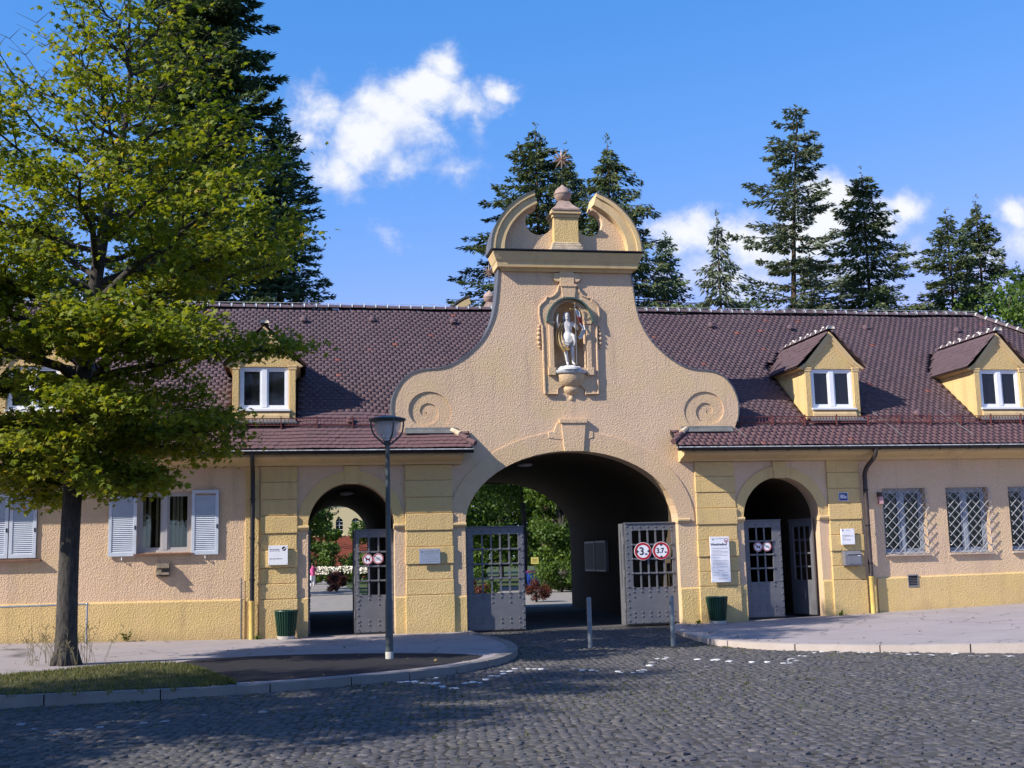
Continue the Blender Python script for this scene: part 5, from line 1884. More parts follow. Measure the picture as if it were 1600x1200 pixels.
fr.box(-w / 2 - 0.012, w / 2 + 0.012, -0.002, 0.012, -0.012, 0.0)
fr.box(-w / 2 - 0.012, w / 2 + 0.012, -0.002, 0.012, h, h + 0.012)
fr.box(-w / 2 - 0.012, -w / 2, -0.002, 0.012, 0, h)
fr.box(w / 2, w / 2 + 0.012, -0.002, 0.012, 0, h)
b(fr, 'rim', SIGNWHITE)

mbx = empty('letterbox', (13.70, -0.07, 1.305), 'grey metal letterbox below the white sign on the rightmost pier', 'letterbox')
b = lambda m, nm, mt, **k: m.build(nm, mt, mbx, local=True, **k)
b(MB().prism([(0.0, 0.0), (-0.20, 0.0), (-0.20, 0.27), (-0.13, 0.36), (0.0, 0.36)], -0.23, 0.23, 'x'), 'box_body', MAILBOX, bevel=0.006)
b(MB().box(-0.15, 0.20, -0.212, -0.202, 0.04, 0.25), 'box_door', MAILBOX, bevel=0.003)
b(MB().box(-0.15, 0.20, -0.214, -0.203, 0.255, 0.275), 'letter_slot', DARK)
b(MB().box(0.11, 0.18, -0.216, -0.203, 0.23, 0.248), 'name_plate', SIGNWHITE)

al = empty('alarm_box', (14.66, 0.0, 2.84), 'small pale red alarm box on the wall left of the first barred window', 'alarm box')
al.location.y = 0.0
b = lambda m, nm, mt, **k: m.build(nm, mt, al, local=True, **k)
b(MB().box(-0.06, 0.05, -0.09, 0.015, 0.0, 0.19), 'box_body', plain('alarm_pink', (0.55, 0.30, 0.30), 0.5), bevel=0.006)
b(MB().box(-0.08, 0.02, -0.10, 0.015, 0.192, 0.30), 'beacon', plain('alarm_beacon_dark_red', (0.05, 0.015, 0.012), 0.3), bevel=0.01)

vb = empty('vent_box', (-3.13, 0.0, 1.47), 'small rusty metal vent box on the wall below the shuttered window', 'vent box')
b = lambda m, nm, mt, **k: m.build(nm, mt, vb, local=True, **k)
RUST = plain('rusty_vent_metal', (0.16, 0.13, 0.10), 0.7, 0.3, 0.2, var=0.45, scale=10)
b(MB().box(-0.15, 0.15, -0.10, 0.012, 0.0, 0.32), 'box_body', RUST, bevel=0.005)
for zz in (0.03, 0.18):
    b(MB().prism([(-0.10, zz + 0.12), (-0.19, zz + 0.02), (-0.18, zz + 0.012), (-0.102, zz + 0.10)], -0.14, 0.14, 'x'), 'vent_hood', RUST)
    b(MB().box(-0.12, 0.12, -0.104, -0.1005, zz, zz + 0.06), 'vent_slot', DARK)

dcase = empty('display_case', (9.2, 8.3, 1.2), 'dim glazed notice case on the right wall inside the wide archway', 'notice case')
b = lambda m, nm, mt, **k: m.build(nm, mt, dcase, local=True, **k)
b(MB().box(-0.09, 0.02, -1.35, 1.35, 0.0, 0.95), 'case_body', MAILBOX, bevel=0.01)
b(MB().box(-0.094, -0.0905, -1.28, 1.28, 0.06, 0.89), 'case_paper', plain('dimmed_case_paper', (0.10, 0.105, 0.11), 0.6, 0.3))  # dimness of the archway is put into this dark paper tone
b(MB().box(-0.11, -0.0945, -0.03, 0.03, 0.0, 0.95), 'case_mullion', MAILBOX)


# ------------------------------------------------------------------ litter bins
def make_bin(loc, label):
    t = empty('litter_bin', loc, label, 'litter bin', 'green slatted litter bins beside the arches')
    b = lambda m, nm, mt, **k: m.build(nm, mt, t, local=True, **k)
    b(MB().lathe([(0.0001, 0.0), (0.20, 0.0), (0.205, 0.015), (0.205, 0.065), (0.19, 0.07), (0.0001, 0.07)], 0, 0, 28), 'concrete_foot', CONCRETE, smooth=True)
    b(MB().lathe([(0.175, 0.075), (0.235, 0.63), (0.225, 0.63), (0.165, 0.09), (0.0001, 0.09)], 0, 0, 28), 'inner_basket', BIN_GREEN, smooth=True)
    b(MB().lathe([(0.242, 0.615), (0.262, 0.615), (0.268, 0.63), (0.262, 0.65), (0.236, 0.65), (0.232, 0.63)], 0, 0, 32), 'rim', BIN_GREEN, smooth=True)
    m = MB()
    n_ = 26
    sl = MB()
    a0, r0, r1 = math.pi / n_ * 0.62, 0.198, 0.262
    v = []
    for rr, z in ((r0, 0.08), (r1, 0.63)):
        for aa, dr in ((-a0, -0.012), (-a0 * 0.6, 0.006), (a0 * 0.6, 0.006), (a0, -0.012)):
            v.append(((rr + dr) * math.cos(aa), (rr + dr) * math.sin(aa), z))
    sl.add(v, [(0, 1, 5, 4), (1, 2, 6, 5), (2, 3, 7, 6), (3, 0, 4, 7), (3, 2, 1, 0), (4, 5, 6, 7)])
    me = sl.mesh('slat', BIN_GREEN)
    for k in range(n_):
        link('slat', me, t, local=True, rot=(0, 0, 2 * math.pi * k / n_))
    return t


bn = make_bin((-0.35, -0.42, 0.0), 'dark green slatted litter bin under the square white sign, left arch')
dup(bn, (9.98, -0.42, 0.0), 0.07, label='dark green slatted litter bin under the tall white Westfriedhof notice')

# ------------------------------------------------------------------ bollards
bo = empty('bollard', (5.62, -5.2, float(road_z(5.62, -5.2)) - 0.02), 'thin grey steel bollard standing in the middle of the drive', 'bollard', 'grey bollards before the wide archway')
MB().lathe([(0.047, 0.0), (0.047, 1.0), (0.040, 1.018), (0.0001, 1.022)], 0, 0, 14).build('post', BOLLARD, bo, smooth=True, local=True)
MB().lathe([(0.0478, 0.86), (0.0486, 0.865), (0.0486, 0.90), (0.0478, 0.905)], 0, 0, 14).build('collar', ZINC, bo, smooth=True, local=True)
MB().lathe([(0.06, 0.0), (0.075, 0.0), (0.07, 0.03), (0.047, 0.035)], 0, 0, 14).build('foot', DARKMETAL, bo, smooth=True, local=True)
dup(bo, (7.20, -5.6, float(road_z(7.2, -5.6)) - 0.02), label='thin grey steel bollard in front of the gate with the two round signs')

# ------------------------------------------------------------------ street lamp
lp = empty('street_lamp', (1.53, -7.0, 0.0), 'slender dark street lamp with a bowl shaped head in front of the left pier', 'street lamp')
b = lambda m, nm, mt, **k: m.build(nm, mt, lp, local=True, **k)
b(MB().lathe([(0.068, -0.05), (0.068, 1.0), (0.063, 1.03), (0.055, 1.06), (0.045, 2.4), (0.039, 3.70), (0.044, 3.72), (0.044, 3.78), (0.035, 3.84), (0.035, 3.9), (0.0001, 3.9)], 0, 0, 16), 'pole', POLE, smooth=True)
b(MB().lathe([(0.072, 0.0), (0.072, 0.12), (0.069, 0.125)], 0, 0, 16), 'base_band', CONCRETE, smooth=True)
b(MB().box(-0.03, 0.03, -0.08, -0.06, 0.55, 0.85), 'service_door', POLE, bevel=0.004)
for k in range(4):
    a = math.pi / 4 + k * math.pi / 2 - 0.5
    pts = []
    for (r_, z) in ((0.03, 3.80), (0.09, 3.84), (0.17, 3.90), (0.25, 3.97), (0.295, 4.06), (0.312, 4.16), (0.316, 4.25)):
        pts.append((r_ * math.cos(a), r_ * math.sin(a), z))
    b(MB().tube(pts, [0.020, 0.019, 0.018, 0.017, 0.016, 0.016, 0.016], 7), 'strap', POLE, smooth=True)
b(MB().lathe([(0.07, 3.90), (0.12, 3.92), (0.19, 4.0), (0.235, 4.1), (0.255, 4.22), (0.248, 4.22), (0.228, 4.1), (0.182, 4.0), (0.11, 3.93)], 0, 0, 24), 'glass_bowl', FROST, smooth=True)
for k in range(12):
    a = 2 * math.pi * k / 12
    b(MB().tube([(0.15 * math.cos(a), 0.15 * math.sin(a), 3.93), (0.165 * math.cos(a), 0.165 * math.sin(a), 4.18)], 0.006, 4), 'louvre_rod', SIGNWHITE)
b(MB().lathe([(0.0001, 3.88), (0.05, 3.88), (0.06, 3.92), (0.055, 4.16), (0.0001, 4.17)], 0, 0, 14), 'bulb', SIGNWHITE, smooth=True)
b(MB().lathe([(0.0001, 4.20), (0.22, 4.20), (0.30, 4.235), (0.335, 4.25), (0.342, 4.262), (0.335, 4.275), (0.28, 4.29), (0.15, 4.325), (0.04, 4.34), (0.0001, 4.342)], 0, 0, 32), 'lamp_hood', POLE, smooth=True)

# ------------------------------------------------------------------ handrail at left
hr = empty('handrail', (-4.70, -0.5, pave_z(-4.7)), 'grey tubular handrail running along the wall behind the maple trunk', 'handrail')
b = lambda m, nm, mt, **k: m.build(nm, mt, hr, local=True, **k)
b(MB().tube([(0, 0, 0.86), (-4.6, 0, 0.84), (-7.5, 0, 0.83)], 0.024, 10), 'rail', GALV, smooth=True)
b(MB().sphere((0, 0, 0.86), 0.036, 10, 6), 'elbow', GALV, smooth=True)
b(MB().tube([(0, 0, -0.02), (0, 0, 0.86)], 0.024, 10), 'post', GALV, smooth=True)
b(MB().tube([(-4.6, 0, -0.02), (-4.6, 0, 0.84)], 0.024, 10), 'post', GALV, smooth=True)

# ================================================================== STATUE
def skin(name, nodes, edges, mat, parent, sub=2, root=0, local=True):
    me = bpy.data.meshes.new(name)
    me.from_pydata([n_[0] for n_ in nodes], edges, [])
    me.materials.append(mat)
    o = link(name, me, parent, 0, local)
    sk = o.modifiers.new('skin', 'SKIN')
    sk.use_smooth_shade = True
    for i, n_ in enumerate(nodes):
        sv = me.skin_vertices[0].data[i]
        r_ = n_[1]
        sv.radius = r_ if hasattr(r_, '__len__') else (r_, r_)
        sv.use_root = (i == root)
    su = o.modifiers.new('subsurf', 'SUBSURF')
    su.levels = su.render_levels = sub
    return o


stt = empty('statue', (6.58, 0.03, 6.285), 'white statue of a robed figure with raised hand and banner in the niche', 'statue')
b = lambda m, nm, mt, **k: m.build(nm, mt, stt, local=True, **k)
bs = MB()
bs.lathe([(0.0001, 0.0), (0.33, 0.0), (0.32, 0.05), (0.22, 0.09), (0.15, 0.125), (0.0001, 0.13)], 0, -0.02, 18)
bs.sphere((-0.2, -0.1, 0.05), 0.09, 9, 6, 0.7)
bs.sphere((0.2, -0.08, 0.05), 0.10, 9, 6, 0.6)
bs.sphere((0.05, -0.16, 0.07), 0.08, 9, 6, 0.6)
b(bs, 'rocky_base', STATUE, smooth=True)
HB = 0.12
nodes = [((-0.01, 0.0, HB + 0.74), (0.115, 0.085)),       # 0 pelvis
         ((-0.03, -0.01, HB + 0.88), (0.095, 0.072)),     # 1 waist
         ((-0.03, -0.02, HB + 1.03), (0.125, 0.085)),     # 2 chest
         ((-0.03, -0.02, HB + 1.12), (0.07, 0.06)),       # 3 neck base
         ((-0.035, -0.035, HB + 1.18), (0.042, 0.042)),   # 4 neck
         ((-0.04, -0.05, HB + 1.25), (0.066, 0.072)),     # 5 head
         ((-0.04, -0.05, HB + 1.33), (0.058, 0.062)),     # 6 crown
         ((-0.10, -0.01, HB + 0.68), 0.082),              # 7 hip
         ((-0.09, -0.05, HB + 0.38), 0.055),              # 8 knee
         ((-0.045, 0.0, HB + 0.08), 0.034),               # 9 ankle
         ((-0.05, -0.10, HB + 0.03), (0.030, 0.022)),     # 10 toe
         ((0.08, 0.0, HB + 0.67), 0.08),
         ((0.085, -0.03, HB + 0.37), 0.053),
         ((0.105, 0.0, HB + 0.08), 0.034),
         ((0.13, -0.10, HB + 0.03), (0.030, 0.022)),
         ((-0.165, -0.01, HB + 1.09), 0.055),             # 15 shoulder (viewer left)
         ((-0.275, -0.06, HB + 0.96), 0.04),
         ((-0.295, -0.11, HB + 1.14), 0.028),
         ((-0.295, -0.12, HB + 1.21), (0.030, 0.018)),    # palm
         ((-0.300, -0.125, HB + 1.265), 0.011),           # finger
         ((-0.302, -0.125, HB + 1.315), 0.009),
         ((-0.275, -0.13, HB + 1.255), 0.011),
         ((-0.272, -0.135, HB + 1.30), 0.009),
         ((0.115, -0.01, HB + 1.09), 0.055),              # 23 shoulder (viewer right)
         ((0.235, -0.03, HB + 0.93), 0.04),
         ((0.165, -0.16, HB + 1.02), 0.028),
         ((0.145, -0.185, HB + 1.06), (0.03, 0.03))]
edges = [(0, 1), (1, 2), (2, 3), (3, 4), (4, 5), (5, 6), (0, 7), (7, 8), (8, 9), (9, 10), (0, 11), (11, 12), (12, 13), (13, 14), (2, 15), (15, 16), (16, 17), (17, 18), (18, 19), (19, 20), (18, 21), (21, 22), (2, 23), (23, 24), (24, 25), (25, 26)]
body = skin('figure_body', nodes, edges, STATUE, stt)
hd_ = MB()                                                # hair, beard and face relief
hd_.sphere((-0.04, -0.035, HB + 1.30), 0.078, 14, 9, 1.05)
hd_.sphere((-0.105, -0.02, HB + 1.22), 0.034, 8, 6, 1.7)
hd_.sphere((0.025, -0.02, HB + 1.22), 0.034, 8, 6, 1.7)
hd_.sphere((-0.042, -0.10, HB + 1.195), 0.034, 8, 6, 1.2)
b(hd_, 'hair', STATUE, smooth=True)
fc = MB()
fc.tube([(-0.042, -0.118, HB + 1.285), (-0.042, -0.132, HB + 1.25)], [0.008, 0.013], 6)
b(fc, 'nose', STATUE, smooth=True)
# loincloth with hanging knot
lc = MB()
v = []
n_ = 28
for j, (rx, ry, z) in enumerate(((0.135, 0.11, 0.84), (0.155, 0.125, 0.78), (0.165, 0.13, 0.70), (0.17, 0.135, 0.62), (0.165, 0.13, 0.56))):
    for k in range(n_):
        a = 2 * math.pi * k / n_
        wob = 1 + 0.06 * math.sin(a * 7 + j * 0.7) * (j / 4)
        v.append((-0.01 + rx * wob * math.cos(a), 0.0 + ry * wob * math.sin(a), HB + z + 0.05 * math.sin(a * 1.0 + 2.2) * (j / 4)))
lc.add(v, [(j * n_ + k, j * n_ + (k + 1) % n_, (j + 1) * n_ + (k + 1) % n_, (j + 1) * n_ + k) for j in range(4) for k in range(n_)])
lc.tube([(0.05, -0.12, HB + 0.80), (0.10, -0.16, HB + 0.74), (0.13, -0.15, HB + 0.6), (0.11, -0.13, HB + 0.5)], [0.03, 0.045, 0.035, 0.012], 8)
b(lc, 'loincloth', STATUE, smooth=True)


def sheet(path, width_dir, w, th_, folds=3, amp=0.02, n_=9):
    """cloth band: path points, half-width vectors, thickness"""
    P = arcpath(path, 2)
    v, f = [], []
    m = len(P)
    for i, p in enumerate(P):
        t = i / (m - 1)
        for k in range(n_):
            s_ = k / (n_ - 1) - 0.5
            wv_ = Vector(width_dir(t)) * w(t)
            off = amp * math.sin(folds * 2 * math.pi * (k / (n_ - 1)) + 3 * t)
            v.append(Vector(p) + wv_ * s_ * 2 + Vector((0, -off, 0)))
    o = len(v)
    v2 = [q + Vector((0, th_, 0)) for q in v]
    for i in range(m - 1):
        for k in range(n_ - 1):
            a = i * n_ + k
            f.append((a, a + 1, a + n_ + 1, a + n_))
            f.append((o + a, o + a + n_, o + a + n_ + 1, o + a + 1))
    for i in range(m - 1):
        a = i * n_
        f.append((a, a + n_, o + a + n_, o + a))
        a = i * n_ + n_ - 1
        f.append((a, o + a, o + a + n_, a + n_))
    return MB().add(v + v2, f)


b(sheet([(-0.13, -0.06, HB + 1.15), (-0.21, -0.10, HB + 1.00), (-0.27, -0.08, HB + 0.82), (-0.26, -0.12, HB + 0.64), (-0.21, -0.16, HB + 0.48), (-0.10, -0.17, HB + 0.36)], lambda t: (0.75, 0.25 - 0.3 * t, 0.35 * t), lambda t: 0.075 + 0.05 * t, 0.015, 2, 0.022), 'robe', ROBE, smooth=True)
b(sheet([(-0.24, -0.03, HB + 0.72), (-0.19, -0.14, HB + 0.56), (-0.05, -0.16, HB + 0.50), (0.06, -0.15, HB + 0.62)], lambda t: (0.3, 0.0, 0.9), lambda t: 0.09 - 0.05 * t, 0.015, 2, 0.02), 'robe_fold', STATUE, smooth=True)
b(sheet([(0.10, 0.05, HB + 1.14), (0.20, 0.06, HB + 0.9), (0.24, 0.0, HB + 0.7), (0.20, -0.04, HB + 0.56)], lambda t: (0.8, 0.2, 0.2), lambda t: 0.06 + 0.02 * t, 0.015, 2, 0.02), 'robe', ROBE, smooth=True)
b(MB().tube([(0.155, -0.19, HB + 0.02), (0.150, -0.19, HB + 1.55)], 0.014, 8), 'banner_staff', GREY_IRON)
b(MB().tube([(0.03, -0.19, HB + 1.42), (0.28, -0.19, HB + 1.42)], 0.009, 6), 'cross_arm', GOLD)
kn = MB()
for p_ in ((0.15, -0.19, HB + 1.57), (0.03, -0.19, HB + 1.42), (0.28, -0.19, HB + 1.42)):
    kn.sphere(p_, 0.022, 8, 6)
b(kn, 'staff_knob', GOLD, smooth=True)
fl_path = [(0.20, -0.19, HB + 1.41), (0.24, -0.21, HB + 1.22), (0.30, -0.18, HB + 1.05), (0.36, -0.22, HB + 0.90), (0.30, -0.16, HB + 0.76), (0.24, -0.18, HB + 0.68)]
for (i0, i1, mt) in ((0, 2, STATUE), (1, 3, FLAGRED), (2, 4, STATUE), (3, 6, STATUE)):
    seg_ = fl_path[i0:i1 + 0] if i1 - i0 > 1 else fl_path[i0:i1]
    b(sheet(seg_, lambda t: (0.9, 0.3, -0.25), lambda t: 0.055, 0.012, 1, 0.02), 'banner_cloth', mt, smooth=True)
hl = MB()
hl.lathe([(0.085, 0.0), (0.10, 0.0), (0.10, 0.012), (0.085, 0.012), (0.085, 0.0)], 0, 0, 24)
h_ = b(hl, 'halo', GOLD)
h_.location = (-0.04, -0.03, HB + 1.415)
h_.rotation_euler = (R(20), R(-6), 0)

# ================================================================== VEGETATION
def unit(v):
    return v / np.maximum(np.linalg.norm(v, axis=-1, keepdims=True), 1e-9)


LEAF2 = []
for a, r_ in ((0, 1.0), (25, 0.5), (52, 0.86), (80, 0.42), (108, 0.58), (180, 0.15), (-108, 0.58), (-80, 0.42), (-52, 0.86), (-25, 0.5)):
    LEAF2.append((r_ * math.sin(R(a)), r_ * math.cos(R(a))))
LEAF_MAPLE = np.array([(0, 0.12, 0)] + [(x, y, -0.28 * abs(x)) for x, y in LEAF2])
TRI_MAPLE = np.array([(0, i, i % 10 + 1) for i in range(1, 11)])
LEAF_OVAL = np.array([(0, -0.5, 0), (0.34, 0.0, -0.08), (0, 0.55, 0), (-0.34, 0.0, -0.08)])
TRI_OVAL = np.array([(0, 1, 2, 3)])
SPRAY = np.array([(0, 0, 0), (0.5, 0.45, -0.1), (0, 1.0, 0.0), (-0.5, 0.45, -0.1)])


def scatter(P, D, Nn, size, shape, faces, wid=None):
    """place a leaf shape at points P, tip direction D, normal Nn"""
    D = unit(D)
    S = unit(np.cross(D, Nn))
    Nn = np.cross(S, D)
    w = size if wid is None else wid
    V = P[:, None] + shape[None, :, 0, None] * w[:, None, None] * S[:, None] + shape[None, :, 1, None] * size[:, None, None] * D[:, None] + shape[None, :, 2, None] * w[:, None, None] * Nn[:, None]
    k = len(shape)
    F = (faces[None] + (np.arange(len(P)) * k)[:, None, None]).reshape(-1, faces.shape[1])
    return V.reshape(-1, 3), F


# ------------------------------------------------------------------ the street maple
def maple_tree(loc, label, name='maple_tree'):
    rs = random.Random(21)
    nr_ = np.random.default_rng(21)
    t = empty(name, loc, label, 'tree')
    trunk_pts = [(0, 0, -0.1), (0.0, 0, 0.25), (0.0, 0, 1.6), (0.03, 0, 2.95), (0.10, 0.02, 4.2), (0.20, 0.0, 5.6), (0.32, 0.05, 6.9), (0.50, 0.0, 8.2), (0.68, -0.05, 9.2), (0.88, 0.0, 10.5), (0.80, 0.1, 11.6), (0.82, 0.1, 12.6)]
    rad = [0.24, 0.19, 0.172, 0.165, 0.15, 0.13, 0.125, 0.10, 0.078, 0.055, 0.032, 0.012]
    P = arcpath(trunk_pts, 1)
    tb = MB()
    rr = np.interp([p.z for p in P], [q[2] for q in trunk_pts], rad)
    tb.tube(P, list(rr), 14)
    for k in range(7):                                    # root flare
        a = 2 * math.pi * k / 7 + 0.2
        tb.tube([(0.11 * math.cos(a), 0.11 * math.sin(a), 0.30), (0.17 * math.cos(a), 0.17 * math.sin(a), 0.08), (0.27 * math.cos(a), 0.27 * math.sin(a), -0.06)], [0.09, 0.09, 0.04], 8)
    tb.build('trunk', BARK, t, smooth='all', local=True)

    def env(z):
        return np.interp(z, [2.6, 3.2, 3.8, 4.8, 6.0, 7.4, 8.6, 9.6, 10.6, 11.6, 12.6, 13.4], [0.6, 1.1, 1.8, 2.8, 4.05, 4.15, 3.75, 3.0, 1.9, 1.2, 0.7, 0.2])
    limbs = MB()
    tips = []

    def tz(z):
        i = np.interp(z, [q[2] for q in trunk_pts], range(len(trunk_pts)))
        a = Vector(trunk_pts[int(i)])
        bq = Vector(trunk_pts[min(int(i) + 1, len(trunk_pts) - 1)])
        return a.lerp(bq, i - int(i))
    nl = 64
    for k in range(nl):
        f_ = k / (nl - 1)
        z0 = 3.2 + 8.6 * f_ ** 1.4
        az = k * 2.39996 + rs.uniform(-0.35, 0.35)
        rise = lerp(0.15, 1.15, f_) + rs.uniform(-0.15, 0.25)
        base = tz(z0)
        # walk out until the crown envelope is met
        d = Vector((math.cos(az), 0.84 * math.sin(az), 0))
        L = 0.5
        while L < 5.6 and L < env(z0 + L * rise * 0.62) * rs.uniform(0.93, 1.06) and base.y + d.y * L < 5.3 - 0.46 * (z0 + L * rise * 0.5):
            L += 0.15
        pts = []
        m = 7
        sidew = rs.uniform(-0.5, 0.5)
        for i in range(m):
            s_ = i / (m - 1)
            up_ = rise * L * (0.62 * s_ + 0.0) + (-0.45 * L * s_ * s_ * (1 - f_) * 0.55)
            p = base + d * (L * s_) + Vector((-d.y, d.x, 0)) * (sidew * math.sin(s_ * 2.2) * 0.35 * L * 0.5) + Vector((0, 0, up_)) + Vector((rs.gauss(0, 0.05), rs.gauss(0, 0.05), rs.gauss(0, 0.05))) * (s_ > 0)
            pts.append(p)
        r0 = min(0.085, 0.028 + 0.014 * L) * (1.0 if f_ < 0.6 else 0.7)
        limbs.tube(pts, [r0 * (1 - 0.85 * i / (m - 1)) for i in range(m)], 6, cap=False)
        ns = int(5 + L * 2.2)
        for j in range(ns):
            s_ = 0.22 + 0.78 * (j + rs.random()) / ns
            i = min(int(s_ * (m - 1)), m - 2)
            o = pts[i].lerp(pts[i + 1], s_ * (m - 1) - i)
            tang = (pts[i + 1] - pts[i]).normalized()
            sd_ = 1 if j % 2 else -1
            side = tang.cross(Vector((0, 0, 1))).normalized() * sd_
            dirv = (tang * rs.uniform(0.3, 0.9) + side * rs.uniform(0.5, 1.0) + Vector((0, 0, rs.uniform(-0.25, 0.45)))).normalized()
            l2 = rs.uniform(0.5, 1.35) * (0.45 + 0.28 * L * (1.15 - s_) * 0.7)
            l2 = min(l2, 1.45)
            q = [o, o + dirv * l2 * 0.5 + Vector((0, 0, rs.uniform(-0.05, 0.1))), o + dirv * l2 + Vector((0, 0, rs.uniform(-0.15, 0.15)))]
            limbs.tube(q, [0.017, 0.011, 0.005], 4, cap=False)
            nt_ = int(3 + l2 * 4)
            for h in range(nt_):
                s2 = 0.25 + 0.75 * (h + rs.random()) / nt_
                o2 = q[0].lerp(q[1], s2 * 2) if s2 < 0.5 else q[1].lerp(q[2], s2 * 2 - 1)
                dv = (dirv * rs.uniform(0.1, 0.8) + Vector((rs.gauss(0, 0.6), rs.gauss(0, 0.6), rs.gauss(0, 0.25)))).normalized()
                l3 = rs.uniform(0.15, 0.5)
                e_ = o2 + dv * l3
                limbs.tube([o2, e_], [0.005, 0.003], 3, cap=False)
                tips.append((o2, e_, f_))
    # a few bare dead twigs high on the left
    for (p0, az, L) in ((Vector((0.1, -0.2, 9.6)), 2.7, 2.6), (Vector((0.3, 0.0, 10.2)), 2.5, 2.4), (Vector((0.2, -0.2, 9.0)), 3.0, 2.9), (Vector((0.6, 0, 11.0)), 2.2, 1.7)):
        d = Vector((math.cos(az) * 0.62, math.sin(az) * 0.4, 0.75)).normalized()
        q = [p0 + d * L * i / 5 + Vector((rs.gauss(0, 0.05), 0, rs.gauss(0, 0.05))) for i in range(6)]
        limbs.tube(q, [0.02, 0.016, 0.012, 0.009, 0.006, 0.003], 5, cap=False)
        for i in range(1, 6):
            for s_ in (-1, 1):
                e_ = q[i] + (d * 0.5 + Vector((s_ * 0.6, 0.1, 0.1))) * rs.uniform(0.25, 0.7)
                limbs.tube([q[i], e_], [0.007, 0.003], 4, cap=False)
    limbs.build('limbs', BARK, t, smooth='all', local=True, fix=False)
    PP, DD, NN, SS, TT_ = [], [], [], [], []
    for (a, e_, f_) in tips:
        dens = 1.0
        if f_ > 0.70:
            dens = 0.5 if f_ < 0.82 else 0.36
        elif f_ < 0.45:
            dens = 1.7
        k = int(rs.uniform(8, 19) * dens)
        tb_ = rs.gauss(0, 0.12)
        for i in range(k):
            p = a.lerp(e_, rs.random() * 1.1) + Vector((rs.gauss(0, 0.17), rs.gauss(0, 0.17), rs.gauss(-0.03, 0.07)))
            PP.append(p)
            DD.append((rs.gauss(0, 1), rs.gauss(0, 1), rs.gauss(-0.35, 0.3)))
            NN.append((rs.gauss(0, 0.7) - 0.25, rs.gauss(0, 0.7) - 0.3, 1.0))
            SS.append(rs.uniform(0.065, 0.115))
            TT_.append(min(1, max(0, 0.45 + tb_ + rs.gauss(0, 0.17) + (0.35 if rs.random() < 0.05 else 0))))
    V, F = scatter(np.array(PP), np.array(DD), np.array(NN), np.array(SS), LEAF_MAPLE, TRI_MAPLE)
    cloud_mesh('crown', V, F, MAPLE, np.repeat(TT_, len(LEAF_MAPLE)), t, local=True)
    print('maple leaves', len(PP))
    return t


mp = maple_tree((-4.07, -6.25, 0.05), 'green maple on the verge at left, its crown hiding part of the roof')
far = dup(mp, (-11.2, -16.4, 0.0), 2.2, label='street maple just outside the left edge whose shade crosses the cobbles')


